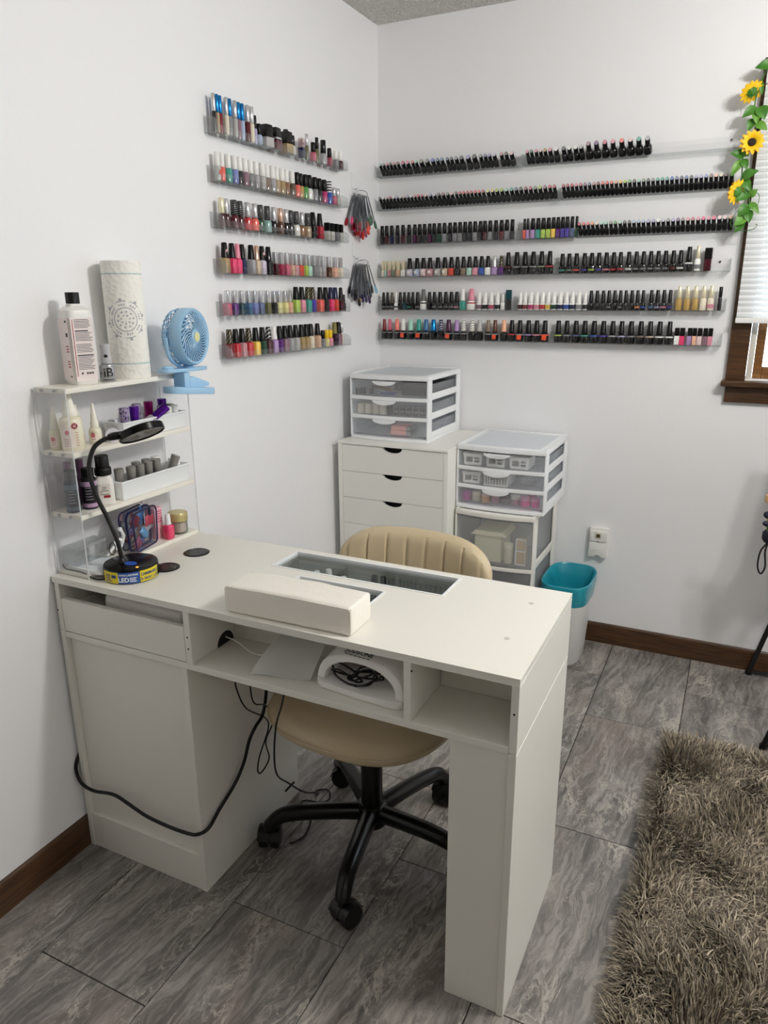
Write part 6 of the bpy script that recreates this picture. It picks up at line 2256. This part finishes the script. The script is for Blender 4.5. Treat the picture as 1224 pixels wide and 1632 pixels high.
# ------------------------------------------------------------------ in and under the desk
def build_desk_contents():
    # display tray under the glass, on the working side of the desk
    zf = .6690
    t = thing('display_tray', 'clear divided tray of polishes under the desk glass', 'tray', (.678, -1.53, zf))
    AC = clear_mat('tray_acrylic', '#f6f8f8', 0.03, fres=0.12)
    MB().box(.452, .905, -1.645, -1.412, zf, zf + .003).build('tray_floor', mat('tray_white', '#e9e9e6', 0.4), t)
    for b in ((.452, .905, -1.415, -1.4125), (.452, .905, -1.6445, -1.642)):
        MB().box(b[0], b[1], b[2], b[3], zf + .0032, zf + .078).build('tray_wall', AC, t, smooth=False)
    for x in (.4525, .600, .735, .902):
        MB().box(x, x + .0025, -1.6415, -1.4155, zf + .0032, zf + .088).build('divider', AC, t, smooth=False)
    z = zf + .0034
    rnd = random.Random(8)
    spots = [('short', 'white', 'white', .470, -1.465, 'white bottle at near end of tray under glass'), ('stub', 'white', 'pearl grey', .500, -1.440, 'white capped grey bottle near end of tray'),
             ('opi', 'white', 'white', .545, -1.475, 'white capped white bottle beside gold and black one'), ('opi', 'chrome black', 'gold', .578, -1.500, 'gold bottle with chrome black cap under glass'),
             ('opi', 'white', 'charcoal', .566, -1.452, 'charcoal bottle with white cap under glass'), ('opi', 'black', 'charcoal', .590, -1.580, 'charcoal bottle under the small glass window'),
             ('opi', 'white', 'silver', .625, -1.480, 'silver bottle with white cap under glass'), ('wide', 'black', 'wine', .650, -1.585, 'wine polish with black cap under the small glass window'),
             ('opi', 'black', 'black', .690, -1.440, 'black bottle at back of middle tray section'), ('opi', 'black', 'charcoal', .714, -1.440, 'charcoal bottle at back of middle tray section'),
             ('opi', 'chrome', 'black', .704, -1.490, 'black bottle with chrome cap in middle tray section'), ('wide', 'black', 'black', .700, -1.590, 'black bottle under the small glass window, in middle section'),
             ('wide', 'black', 'black', .752, -1.600, 'black bottle under the far end of small glass window')]
    for ty, cap, col, x, y, lab in spots:
        polish_bottle(ty, 1.0, cap, col, '', (x, y, z), rnd.uniform(-1, 1), lab, 'bottles in the display tray', name='nail_polish_bottle')
    names = ['nearest the divider', 'second from divider', 'third from divider', 'fourth from divider', 'fifth from divider', 'sixth from divider', 'seventh from divider']
    for k in range(7):
        x = .752 + k * .0215
        cap = ['silver', 'black', 'white', 'silver', 'silver', 'white', 'silver'][k]
        col = ['sage', 'pearl grey', 'teal', 'pale teal', 'teal', 'pearl grey', 'silver'][k]
        polish_bottle('short', 1.0, cap, col, '', (x, -1.440 - .012 * (k % 2), z), 0, '%s bottle with %s cap, back row of far tray section, %s' % (col, cap, ['first', 'second', 'third', 'fourth', 'fifth', 'sixth', 'last'][k]), 'bottles in the display tray', name='nail_polish_bottle')
        if k in (2, 5):
            polish_bottle('opi', 1.0, 'white', ['mint', 'pearl grey'][k == 5], '', (x + .004, -1.500, z), 0, '%s bottle with white cap at the front of far tray section' % ['mint', 'pearl grey'][k == 5], 'bottles in the display tray', name='nail_polish_bottle')
    # soft white pad pack in the half open drawer
    o = MB().box(.125, .375, -1.780, -1.560, .6458, .738).build('towel_pack', mat('soft_white_pack', '#e9e6e0', 0.7, bump=(60.0, .5, .01)), bevel=.02, bseg=4)
    tag(o, 'soft white towel pack showing above the drawer front', 'towel pack')
    # lamp for curing, white arch with a black cable coiled inside
    t = thing('curing_lamp', 'white arched nail curing lamp on the open desk shelf', 'nail lamp', (.825, -1.725, .6353), rotz=math.radians(-5))
    W = mat('lamp_white', '#eeece8', 0.32)
    a0, b0, th = .104, .094, .018
    out, inn = [], []
    for k in range(25):
        q = math.pi * k / 24
        ca, sa = math.cos(q), math.sin(q)
        d = (abs(ca) ** 2.6 + abs(sa) ** 2.6) ** (-1 / 2.6)
        out.append((a0 * d * ca, .016 + b0 * d * sa))
        d2 = (abs(ca) ** 2.2 + abs(sa) ** 2.2) ** (-1 / 2.2)
        inn.append(((a0 - th) * d2 * ca, .016 + (b0 - th * 1.1) * d2 * sa))
    y0, y1 = -.052, .056
    n = len(out)
    # the front edge leans back and sits lower, so the shell slopes towards the opening
    F = lambda x, z: (x, y0 + .14 * (z - .016), .016 + (z - .016) * .66)
    vs = [F(x, z) for x, z in out] + [(x, y1, z) for x, z in out] + [F(x, z) for x, z in inn] + [(x, y1, z) for x, z in inn]
    fs = []
    for k in range(n - 1):
        fs += [(k, k + 1, n + k + 1, n + k), (2 * n + k, 3 * n + k, 3 * n + k + 1, 2 * n + k + 1), (k, 2 * n + k, 2 * n + k + 1, k + 1), (n + k, n + k + 1, 3 * n + k + 1, 3 * n + k)]
    fs += [(0, n, 3 * n, 2 * n), (n - 1, 3 * n - 1, 4 * n - 1, 2 * n - 1)]
    MB().add(vs, fs).build('arch_shell', W, t, local=True, bevel=.004)
    MB().box(-.088, .088, .050, .055, .0165, .085).build('back_wall', W, t, local=True, bevel=.002)
    pl = [(x * 1.02, y) for x, y in ((.102, -.052), (.102, .056), (-.102, .056), (-.102, -.052), (-.085, -.063), (0, -.066), (.085, -.063))]
    MB().prism(pl, (0, 0, .0004), (1, 0, 0), (0, 1, 0), (0, 0, .0148)).build('base_plate', W, t, local=True, bevel=.003)
    tx = MB()
    q = math.radians(103)
    nrm = Vector((0, -.30, .95)).normalized()
    v_ = Vector((0, .0948, .032)).normalized()
    pt_ = lambda x, k: Vector((x, -.0388, .0780)) + v_ * k + Vector((0, 0, .0006))
    text_flat(tx, 'JODSONE', .0150, pt_(-.012, .0135), (1, 0, 0), v_, bold=.0004)
    for k in range(6):
        x_ = -.042 + k * .0105
        tx.add([pt_(x_, .0020), pt_(x_ + .008, .0020), pt_(x_ + .008, .0042), pt_(x_, .0042)], [(0, 1, 2, 3)])
    tx.build('lettering', mat('lamp_print', '#3a3a3c', 0.5), t, local=True, kind='stuff')
    pts = []
    for k in range(74):
        q = 2 * math.pi * k / 17
        pts.append((.800 + .030 * math.sin(k * .13) + (.040 + .006 * math.sin(k * 1.7)) * math.cos(q), -1.752 + .018 * math.sin(q) + .003 * math.sin(k * .9), .660 + .014 * math.sin(q * .5 + k * .31) + .0042 * (k // 17)))
    tag(MB().tube(spline(pts, 3), .0021, 6).build('power_cable', BLACK), 'black cable coiled inside the curing lamp', 'cable')
    # frosted plastic sheet leaning beside the lamp
    nu, nv = 10, 10
    vs = []
    for i in range(nu + 1):
        for j in range(nv + 1):
            u, v = i / nu, j / nv
            a = Vector((.566, -1.800, .6362)).lerp(Vector((.700, -1.768, .6362)), u)
            b = Vector((.610, -1.672, .712)).lerp(Vector((.712, -1.672, .728)), u)
            p = a.lerp(b, v)
            p.z += .016 * math.sin(math.pi * v) * (1 - .6 * u) + .003 * math.sin(u * 7)
            vs.append(p)
    m0 = len(vs)
    vs += [p + Vector((0, 0, .0012)) for p in vs]
    g = lambda i, j: i * (nv + 1) + j
    fs = [(g(i, j), g(i, j + 1), g(i + 1, j + 1), g(i + 1, j)) for i in range(nu) for j in range(nv)]
    fs += [(m0 + g(i, j), m0 + g(i + 1, j), m0 + g(i + 1, j + 1), m0 + g(i, j + 1)) for i in range(nu) for j in range(nv)]
    tag(MB().add(vs, fs).build('plastic_sheet', clear_mat('frosted_sheet', '#f4f5f5', 0.10, rough=0.25, haze=0.62, hazecol='#f1f0ec')), 'frosted plastic sheet leaning on desk shelf beside curing lamp', 'plastic sheet')
    # thin white lead through the divider hole, thin black lead under the top
    tag(MB().tube(spline([(.4255, -1.700, .652), (.47, -1.715, .655), (.53, -1.735, .648), (.575, -1.745, .660), (.62, -1.72, .672)], 6), .0016, 6).build('charging_lead', mat('white_lead', '#e8e6e0', 0.5)), 'thin white lead coming through the hole in the shelf divider', 'cable')
    tag(MB().tube(spline([(.560, -1.700, .7590), (.60, -1.735, .7565), (.65, -1.748, .748), (.70, -1.70, .744)], 6), .0020, 6).build('power_lead', BLACK), 'thin black lead hanging just under the desktop', 'cable')

def build_cords():
    main = [(.0050, -1.770, .330), (.0050, -1.800, .290), (.0048, -1.8240, .255), (.006, -1.8275, .226), (.020, -1.8265, .198), (.060, -1.8265, .190), (.130, -1.8265, .202), (.181, -1.8265, .190), (.237, -1.8265, .174), (.306, -1.8265, .168), (.370, -1.8265, .170), (.400, -1.8240, .177),
            (.4130, -1.800, .182), (.4130, -1.755, .205), (.418, -1.697, .240), (.426, -1.666, .285), (.438, -1.655, .343), (.442, -1.632, .371), (.443, -1.598, .390), (.444, -1.580, .440), (.446, -1.572, .520), (.448, -1.568, .6195)]
    tag(MB().tube(spline(main, 8), .0044, 10).build('extension_cord', BLACK), 'thick black cord slung across the front of the desk pedestal', 'cord')
    a = [(.440, -1.700, .6195), (.442, -1.700, .560), (.445, -1.696, .510), (.445, -1.665, .445), (.440, -1.585, .372), (.436, -1.568, .330), (.436, -1.612, .273), (.436, -1.624, .236), (.437, -1.610, .222), (.438, -1.575, .243), (.438, -1.585, .302), (.452, -1.565, .358), (.452, -1.594, .416), (.450, -1.638, .446), (.450, -1.651, .495), (.450, -1.655, .6195)]
    tag(MB().tube(spline(a, 8), .0020, 6).build('charger_lead', BLACK), 'thin black lead looped and hanging under the desk shelf', 'cord')
    b = [(.622, -1.736, .6195), (.604, -1.740, .540), (.586, -1.742, .480), (.572, -1.736, .389), (.545, -1.690, .300), (.526, -1.620, .225), (.520, -1.540, .140), (.500, -1.440, .060), (.470, -1.400, .012), (.452, -1.372, .004), (.480, -1.352, .004), (.505, -1.380, .004), (.495, -1.410, .005), (.450, -1.420, .004), (.440, -1.435, .004), (.470, -1.450, .004), (.505, -1.490, .004), (.520, -1.545, .004), (.512, -1.575, .004), (.500, -1.590, .004)]
    tag(MB().tube(spline(b, 8), .0024, 6).build('lamp_cord', BLACK), 'black cord dropping from the shelf and coiling on the tiles by the caster', 'cord')
    tag(MB().box(.5290, .5330, -1.640, -1.600, .213, .217).build('cable_tie', BLACK), 'black twist tie stub on the hanging cord', 'cable tie')

# ------------------------------------------------------------------ shaggy rug
def build_rug():
    import numpy as np
    x0, x1, y0, y1 = 1.362, 2.75, -2.70, -.645
    t = thing('shaggy_rug', 'shaggy brown grey rug lying on the tiles', 'rug', ((x0 + x1) / 2, (y0 + y1) / 2, 0))
    MB().box(x0 + .01, x1, y0, y1 - .01, .0004, .010).build('backing', mat('rug_backing', '#40362b', 0.9), t)
    rng = np.random.default_rng(7)
    # dense where the photograph looks, thinner beyond the frame
    def pts(n, a0, a1, b0, b1):
        return np.stack([rng.uniform(a0, a1, n), rng.uniform(b0, b1, n)], 1)
    P = np.concatenate([pts(34000, x0, 1.95, -1.95, y1), pts(9000, 1.95, x1, y0, y1), pts(7000, x0, 1.95, y0, -1.95)])
    n = len(P)
    seg = 4
    # smooth flow field so the tufts lie in clumps
    def field(px, py, s):
        return (np.sin(px * 9.1 * s + 1.3 * np.sin(py * 7.3 * s)) + np.sin(py * 11.7 * s + 2.1 * np.sin(px * 5.9 * s)) + .7 * np.sin((px + py) * 17 * s))
    ang = 2.2 * field(P[:, 0], P[:, 1], 1.0) + .9 * rng.normal(size=n)
    lean = np.clip(.55 + .22 * field(P[:, 1] + 3, P[:, 0], 1.4) + .22 * rng.normal(size=n), .1, 1.15)
    ex = P[:, 0] - x0
    ey = y1 - P[:, 1]
    L = rng.uniform(.030, .052, n)
    dx, dy = np.cos(ang), np.sin(ang)
    # tufts along the border flop outward
    eb = np.clip(1 - ex / .05, 0, 1)
    dx, dy = dx * (1 - eb) - eb * (1.0), dy * (1 - eb) + eb * .3 * rng.normal(size=n)
    et = np.clip(1 - ey / .05, 0, 1)
    dx, dy = dx * (1 - et) + et * .3 * rng.normal(size=n), dy * (1 - et) + et * 1.0
    lean = np.clip(lean + .30 * np.maximum(eb, et), 0, 1.25)
    nn = np.sqrt(dx * dx + dy * dy) + 1e-6
    dx, dy = dx / nn, dy / nn
    w = rng.uniform(.0013, .0024, n)
    curl = rng.normal(size=n) * .35
    V = np.zeros((n, (seg + 1) * 2, 3))
    for k in range(seg + 1):
        s = k / seg
        th = lean * (0.25 + 1.05 * s)
        r = L * s
        hx_ = r * np.sin(th)
        cx = P[:, 0] + hx_ * (dx * np.cos(curl * s) - dy * np.sin(curl * s))
        cy = P[:, 1] + hx_ * (dy * np.cos(curl * s) + dx * np.sin(curl * s))
        cz = .009 + r * np.cos(th) * .95
        ww = w * (1 - .75 * s ** 2)
        sx, sy = -dy, dx
        tw = rng.uniform(-1, 1, n) * .3
        V[:, 2 * k, :] = np.stack([cx - sx * ww, cy - sy * ww, np.maximum(cz, .004)], 1)
        V[:, 2 * k + 1, :] = np.stack([cx + sx * ww, cy + sy * ww, np.maximum(cz + ww * .8, .004)], 1)
    V[:, :, 2] = np.maximum(V[:, :, 2], .003)
    m = (seg + 1) * 2
    q = np.array([[2 * k, 2 * k + 1, 2 * k + 3, 2 * k + 2] for k in range(seg)])
    F = (np.arange(n)[:, None, None] * m + q[None]).reshape(-1, 4)
    me = bpy.data.meshes.new('pile')
    base = np.array(ORIG[t.name])
    co = (V.reshape(-1, 3) - base).astype(np.float32)
    me.vertices.add(len(co))
    me.vertices.foreach_set('co', co.ravel())
    me.loops.add(F.size)
    me.loops.foreach_set('vertex_index', F.astype(np.int32).ravel())
    me.polygons.add(len(F))
    me.polygons.foreach_set('loop_start', np.arange(0, F.size, 4, dtype=np.int32))
    me.update(calc_edges=True)
    col = rng.uniform(0, 1, n)
    at = me.attributes.new('strand', 'FLOAT', 'FACE')
    at.data.foreach_set('value', np.repeat(col, seg).astype(np.float32))
    rm = bpy.data.materials.new('rug_yarn')
    rm.use_nodes = True
    nt = rm.node_tree
    b = nt.nodes['Principled BSDF']
    b.inputs['Roughness'].default_value = 0.55
    b.inputs['Sheen Weight'].default_value = 0.25
    an = nt.nodes.new('ShaderNodeAttribute')
    an.attribute_name = 'strand'
    rp = nt.nodes.new('ShaderNodeValToRGB')
    e = rp.color_ramp.elements
    e[0].position, e[0].color = 0.0, hx('#50463a')
    e[1].position, e[1].color = 1.0, hx('#c4b69e')
    x = e.new(.55); x.color = hx('#837763')
    nt.links.new(an.outputs['Fac'], rp.inputs[0])
    nt.links.new(rp.outputs[0], b.inputs['Base Color'])
    me.materials.append(rm)
    o = bpy.data.objects.new('pile', me)
    COL.objects.link(o)
    o.parent = t
    o['kind'] = 'stuff'

# ------------------------------------------------------------------ swatch bundles hanging in the corner
def build_bundles():
    CL = clear_mat('swatch_plastic', '#d6d9dc', 0.14, fres=0.30, haze=0.20, hazecol='#a0a4aa')
    DK = mat('swatch_dark_stick', '#5c5e64', 0.2, coat=0.4)
    rnd = random.Random(21)
    def bundle(zr, label, palette, tagname):
        t = thing('swatch_bundle', label, 'nail swatches', (.024, -.195, zr))
        # metal ring seen edge on, and the cord it hangs from
        MB().tube([(.018 + .012 * math.cos(a), -.195 + .052 * math.sin(a) * 1.0, zr + .012 * math.cos(a) + .004) for a in [2 * math.pi * k / 24 for k in range(24)]], .0016, 6, closed=True).build('ring', CHROME, t)
        n = 26
        for k in range(n):
            u = -1 + 2 * (k + .5) / n
            y0 = -.195 + .045 * u
            ang = .46 * u + rnd.uniform(-.06, .06)
            Ls = .158 - .030 * abs(u) + rnd.uniform(-.012, .012) - (.018 if u > .2 else 0)
            x0 = .012 + .006 * (k % 4)
            d = Vector((.09 * ((k % 3) - .6), math.sin(ang), -math.cos(ang))).normalized()
            p0 = Vector((x0, y0, zr))
            sd = Vector((0, math.cos(ang), math.sin(ang)))
            nx = d.cross(sd).normalized()
            def strip(a, b, wa, wb, th, bulge=0.0, m=5):
                vs, fs = [], []
                for i in range(m + 1):
                    s = i / m
                    w = (wa + (wb - wa) * s) * (1 + bulge * math.sin(math.pi * min(1, s * 1.0)))
                    if bulge and i == m:
                        w *= .35
                    c = p0 + d * (a + (b - a) * s)
                    vs += [c - sd * w - nx * th, c + sd * w - nx * th, c + sd * w * .8 + nx * th, c - sd * w * .8 + nx * th]
                for i in range(m):
                    for j in range(4):
                        fs.append((i * 4 + j, i * 4 + (j + 1) % 4, (i + 1) * 4 + (j + 1) % 4, (i + 1) * 4 + j))
                fs += [(3, 2, 1, 0), tuple(m * 4 + j for j in range(4))]
                return MB().add(vs, fs)
            st = strip(.0, Ls - .030, .0040, .0052, .0009, m=2).build('swatch_stick', DK if k % 3 == 0 else CL, t, smooth=False)
            pc = palette(u, k, rnd)
            strip(Ls - .0302, Ls, .0062, .0082, .0018, .25).build('nail_tip', mat('tip_' + pc.strip('#'), pc, 0.12, coat=0.5), st)
    def warm(u, k, r):
        if u < -.25:
            return r.choice(['#7a0c1c', '#5c0a14', '#8c1428', '#d83c74', '#4c0810'])
        if u < .25:
            return r.choice(['#e83c24', '#d8281c', '#f05030', '#8c3c54'])
        return r.choice(['#1c5a34', '#2c7a4c', '#68987c', '#e04a3c', '#3c6a4c'])
    def cool(u, k, r):
        if u < -.2:
            return r.choice(['#c8a890', '#20202c', '#a88c78', '#2c2c40', '#141418'])
        if u < .3:
            return r.choice(['#2c3c78', '#3c2c54', '#4c68b0', '#181824', '#484c84'])
        return r.choice(['#6ca8cc', '#88bcd4', '#101014', '#28282e'])
    bundle(1.802, 'upper bundle of nail swatch sticks, mostly red, pink and green tips', warm, 'upper')
    bundle(1.545, 'lower bundle of nail swatch sticks, mostly navy, black and nude tips', cool, 'lower')
    for z0, z1, w in ((1.822, 1.880, 'upper'), (1.565, 1.625, 'lower')):
        hk = thing('adhesive_hook', 'clear adhesive hook on left wall holding %s swatch bundle' % w, 'hook', (.004, -.235, z0))
        MB().box(.0006, .0030, -.241, -.233, z0, z1).build('hook_plate', mat('hook_white', '#eef0f0', 0.3), hk, smooth=False)
        MB().tube(spline([(.0032, -.238, z0 + .012), (.0080, -.230, z0 + .004), (.0110, -.220, z0 - .001), (.0130, -.215, z0 + .006)], 5), .0014, 6).build('hook_arm', CHROME, hk)

# ------------------------------------------------------------------ sunflower garland by the window
def build_garland():
    t = thing('sunflower_garland', 'artificial sunflower garland hanging down the window casing', 'garland', (1.385, -.06, 1.9))
    GREEN = mat('leaf_green', '#4a8428', 0.45, var=(30.0, '#38701e', (1, 1, 1)))
    GREENL = mat('leaf_light', '#6fa23e', 0.45, var=(30.0, '#558e30', (1, 1, 1)))
    STEM = mat('stem_green', '#3c6a28', 0.5)
    YEL = mat('petal_yellow', '#ffd21c', 0.55, var=(40.0, '#fcc010', (1, 1, 1)))
    SEED = mat('seed_brown', '#241408', 0.8)
    vine = [(1.420, -.058, 2.150), (1.404, -.070, 2.100), (1.390, -.070, 2.050), (1.384, -.066, 2.008), (1.393, -.066, 1.963), (1.392, -.066, 1.915), (1.372, -.066, 1.884), (1.368, -.066, 1.850), (1.372, -.064, 1.790), (1.370, -.066, 1.755), (1.395, -.066, 1.742), (1.405, -.066, 1.710), (1.403, -.064, 1.670), (1.396, -.064, 1.640)]
    MB().tube(spline(vine, 6), .0022, 6).build('vine_stem', STEM, t)
    def leaf(base, tip, w, fold, m, nrm=(0, -1, .25), droop=.12):
        a, b = Vector(base), Vector(tip)
        d = b - a
        L = d.length
        nv = Vector(nrm).normalized()
        nv = (nv - d.normalized() * nv.dot(d.normalized())).normalized()
        sd = d.normalized().cross(nv)
        vs, fs = [], []
        N = 8
        for i in range(N + 1):
            s = i / N
            ww = w * (math.sin(math.pi * s ** .75) ** .9 if 0 < s < 1 else 0.0) + .0004
            c = a + d * s + nv * (droop * L * math.sin(math.pi * s) - .02 * L * s)
            for k, f in ((-1, 1), (-.5, .6), (0, 0), (.5, .6), (1, 1)):
                vs.append(c + sd * ww * k + nv * fold * ww * abs(k) * f)
        m0 = len(vs)
        vs += [p - nv * .0006 for p in vs]
        for i in range(N):
            for j in range(4):
                p, q2 = i * 5 + j, (i + 1) * 5 + j
                fs.append((p, q2, q2 + 1, p + 1))
                fs.append((m0 + p, m0 + p + 1, m0 + q2 + 1, m0 + q2))
        MB().add(vs, fs).build('leaf', m, t)
    Y = -.070
    leaves = [((1.430, Y, 2.112), (1.372, Y - .012, 2.108), .017, GREEN), ((1.392, Y, 2.075), (1.402, Y, 2.030), .007, GREEN),
              ((1.392, Y, 1.996), (1.352, Y - .015, 1.968), .016, GREEN), ((1.400, Y - .004, 1.998), (1.418, Y - .018, 1.955), .019, GREEN), ((1.392, Y - .006, 1.985), (1.396, Y - .022, 1.945), .013, GREENL),
              ((1.386, Y, 1.965), (1.374, Y - .010, 1.926), .013, GREEN), ((1.394, Y - .004, 1.950), (1.430, Y - .016, 1.924), .013, GREENL),
              ((1.372, Y, 1.855), (1.330, Y - .018, 1.865), .015, GREEN), ((1.370, Y - .004, 1.853), (1.386, Y - .016, 1.885), .014, GREENL), ((1.368, Y, 1.846), (1.340, Y - .012, 1.795), .013, GREENL), ((1.370, Y - .004, 1.846), (1.384, Y - .014, 1.812), .012, GREEN),
              ((1.372, Y, 1.790), (1.420, Y - .018, 1.806), .016, GREEN), ((1.374, Y - .002, 1.786), (1.404, Y - .012, 1.745), .015, GREEN),
              ((1.400, Y, 1.742), (1.384, Y - .014, 1.768), .012, GREEN), ((1.402, Y, 1.738), (1.362, Y - .016, 1.718), .014, GREEN), ((1.404, Y - .004, 1.730), (1.424, Y - .016, 1.750), .012, GREENL), ((1.406, Y, 1.712), (1.437, Y - .012, 1.676), .011, GREENL),
              ((1.404, Y - .004, 1.706), (1.374, Y - .018, 1.668), .017, GREEN), ((1.402, Y, 1.690), (1.412, Y - .014, 1.648), .015, GREEN), ((1.398, Y - .006, 1.668), (1.368, Y - .020, 1.640), .017, GREENL), ((1.394, Y - .004, 1.655), (1.372, Y - .014, 1.618), .013, GREEN)]
    for a, b, w, m in leaves:
        leaf(a, b, w, .30, m)
    def flower(c, n, R, label=None):
        c, n = Vector(c), Vector(n).normalized()
        u = n.orthogonal().normalized()
        v = n.cross(u)
        fl = bpy.data.objects.new('sunflower', None)
        COL.objects.link(fl)
        fl.parent = t
        ORIG[fl.name] = ORIG[t.name]
        for ring, (m, rr, lift) in enumerate(((13, R, .10), (11, R * .86, .32))):
            for k in range(m):
                a = 2 * math.pi * (k + .5 * ring) / m
                d = u * math.cos(a) + v * math.sin(a)
                s = n.cross(d)
                vs, fs = [], []
                for i in range(6):
                    q = i / 5
                    w = R * .20 * math.sin(math.pi * (.12 + .86 * q)) ** .8
                    p = c + d * (R * .26 + (rr - R * .26) * q) + n * (lift * R * math.sin(q * 1.8) - .05 * R * q * q)
                    vs += [p - s * w, p + n * (-.03 * R), p + s * w]
                m0 = len(vs)
                vs += [p - n * .0005 for p in vs]
                for i in range(5):
                    for j in range(2):
                        a1, b1 = i * 3 + j, (i + 1) * 3 + j
                        fs += [(a1, b1, b1 + 1, a1 + 1), (m0 + a1, m0 + a1 + 1, m0 + b1 + 1, m0 + b1)]
                MB().add(vs, fs).build('petal', YEL, fl)
        MB().lathe([(R * .30, -.004), (R * .34, .001), (R * .30, .006), (R * .18, .0085), (.0005, .0078)], c, 20, axis=n).build('flower_centre', SEED, fl)
        MB().lathe([(.0005, -.008), (R * .30, -.006), (R * .42, -.001), (R * .40, .0)], c, 14, axis=n).build('calyx', GREEN, fl)
        for k in range(8):
            a = 2 * math.pi * k / 8
            d = u * math.cos(a) + v * math.sin(a)
            s = n.cross(d)
            b0 = c - n * .006
            MB().add([b0 + d * R * .2 - s * .0035, b0 + d * R * .2 + s * .0035, b0 + d * R * .62 + n * .002, b0 + d * R * .2 - n * .001], [(0, 1, 2), (0, 2, 3), (1, 3, 2), (0, 3, 1)]).build('sepal', GREEN, fl)
    flower((1.372, -.080, 2.040), (-.35, .52, .50), .038)
    flower((1.390, -.092, 1.891), (.10, -.92, .05), .038)
    flower((1.366, -.088, 1.745), (-.62, .56, .20), .040)
    MB().tube(spline([(1.392, -.070, 1.720), (1.360, -.075, 1.668), (1.356, -.078, 1.645), (1.375, -.080, 1.628), (1.410, -.080, 1.624), (1.432, -.080, 1.632), (1.436, -.080, 1.642), (1.430, -.080, 1.643)], 6), .0011, 6).build('tendril', STEM, t)
    MB().tube(spline([(1.404, -.070, 1.745), (1.430, -.074, 1.735), (1.430, -.076, 1.700), (1.418, -.076, 1.690)], 6), .0010, 6).build('tendril', STEM, t)

# ------------------------------------------------------------------ black metal rack at the edge of the frame
def build_rack():
    t = thing('folding_rack', 'black metal folding rack leg standing against back wall', 'rack', (1.80, -.29, 0))
    M = mat('rack_black', '#0e0e0f', 0.4)
    for y in (-.040, -.560):
        xo = 0.0 if y > -.1 else .045
        MB().tube([(1.612 + xo, y, .010), (1.66 + xo, y, .22), (1.735 + xo * .8, y, .55), (1.87, y, 1.105)], .0095, 10).build('leg', M, t)
        MB().tube([(2.20, y, .010), (2.10, y, .35), (1.99, y, .72), (1.875, y, 1.105)], .0095, 10).build('leg', M, t)
        MB().cyl((1.612 + xo, y, .0005), .0125, .016, seg=14).build('rubber_foot', BLACK, t)
        MB().cyl((2.20, y, .0005), .0125, .016, seg=14).build('rubber_foot', BLACK, t)
        MB().tube([(1.614 + xo, y, .014), (2.195, y, .014)], .006, 8).build('floor_bar', M, t)
    MB().tube([(1.87, -.042, 1.105), (1.87, -.558, 1.105)], .0095, 10).build('top_bar', M, t)
    # unseen dark panel added to cast the slanted shadow on the back wall
    MB().prism([(1.607, .640), (2.12, .640), (2.02, 1.090), (1.672, 1.090)], (0, -.325, 0), (1, 0, 0), (0, 0, 1), (0, .020, 0)).build('shadow_panel', mat('dark_panel', '#23242a', 0.85), t, bevel=.004)
    MB().tube([(1.66, -.314, 1.085), (1.87, -.314, 1.105), (2.03, -.314, 1.085)], .004, 8).build('panel_strap', M, t)
    # patterned fabric bag with a black loop, hung at the corner of the rack
    g = thing('fabric_bag', 'small patterned fabric bag with navy bow and black wrist loop hanging on black rack', 'bag', (1.62, -.30, .62))
    PAT = pattern_mat('patterned_fabric', '#1f4c2c', '#b8b84a', 22.0, (.4, .2, .3), 0.42, 0.8, tex='VORONOI')
    nu, nv = 18, 12
    vs, fs = [], []
    for i in range(nu + 1):
        for j in range(nv):
            a = 2 * math.pi * j / nv
            s = i / nu
            r = .055 * math.sin(math.pi * (.12 + .80 * s)) ** .5 * (1 + .05 * math.sin(5 * a + 3 * s))
            vs.append((1.632 + 1.0 * r * math.cos(a), -.36 + .5 * r * math.sin(a), .790 - .165 * s))
    fs = [(i * nv + j, i * nv + (j + 1) % nv, (i + 1) * nv + (j + 1) % nv, (i + 1) * nv + j) for i in range(nu) for j in range(nv)]
    fs += [tuple(range(nv)), tuple(nu * nv + j for j in range(nv - 1, -1, -1))]
    MB().add(vs, fs).build('pouch', PAT, g)
    NV = mat('navy_cloth', '#14182c', 0.7)
    MB().lathe([(.052, .640), (.060, .652), (.060, .672), (.050, .684)], (1.632, -.36, 0), 20, sx=1, sy=.56, cap=False).build('navy_band', NV, g)
    for dz, w in ((.735, .026), (.705, .020)):
        MB().lathe([(.0005, 0), (w * .5, .006), (w * .34, .016), (.0005, .022)], (1.585, -.375, dz), 10, axis=(-.6, -.4, .2)).build('bow', NV, g)
    MB().box(1.566, 1.588, -.375, -.355, .775, .800).build('tab', mat('tan_tab', '#b89468', 0.6), g, bevel=.003)
    MB().tube(spline([(1.590, -.372, .640), (1.574, -.378, .610), (1.572, -.380, .560), (1.584, -.380, .535), (1.594, -.378, .560), (1.588, -.374, .610), (1.592, -.371, .642)], 6), .0028, 8).build('wrist_loop', BLACK, g)
    MB().tube([(1.632, -.36, .790), (1.650, -.345, .90), (1.668, -.327, 1.06)], .002, 6).build('hanging_loop', NV, g)

build_desk_contents()
build_cords()
build_rug()
build_bundles()
build_garland()
build_rack()
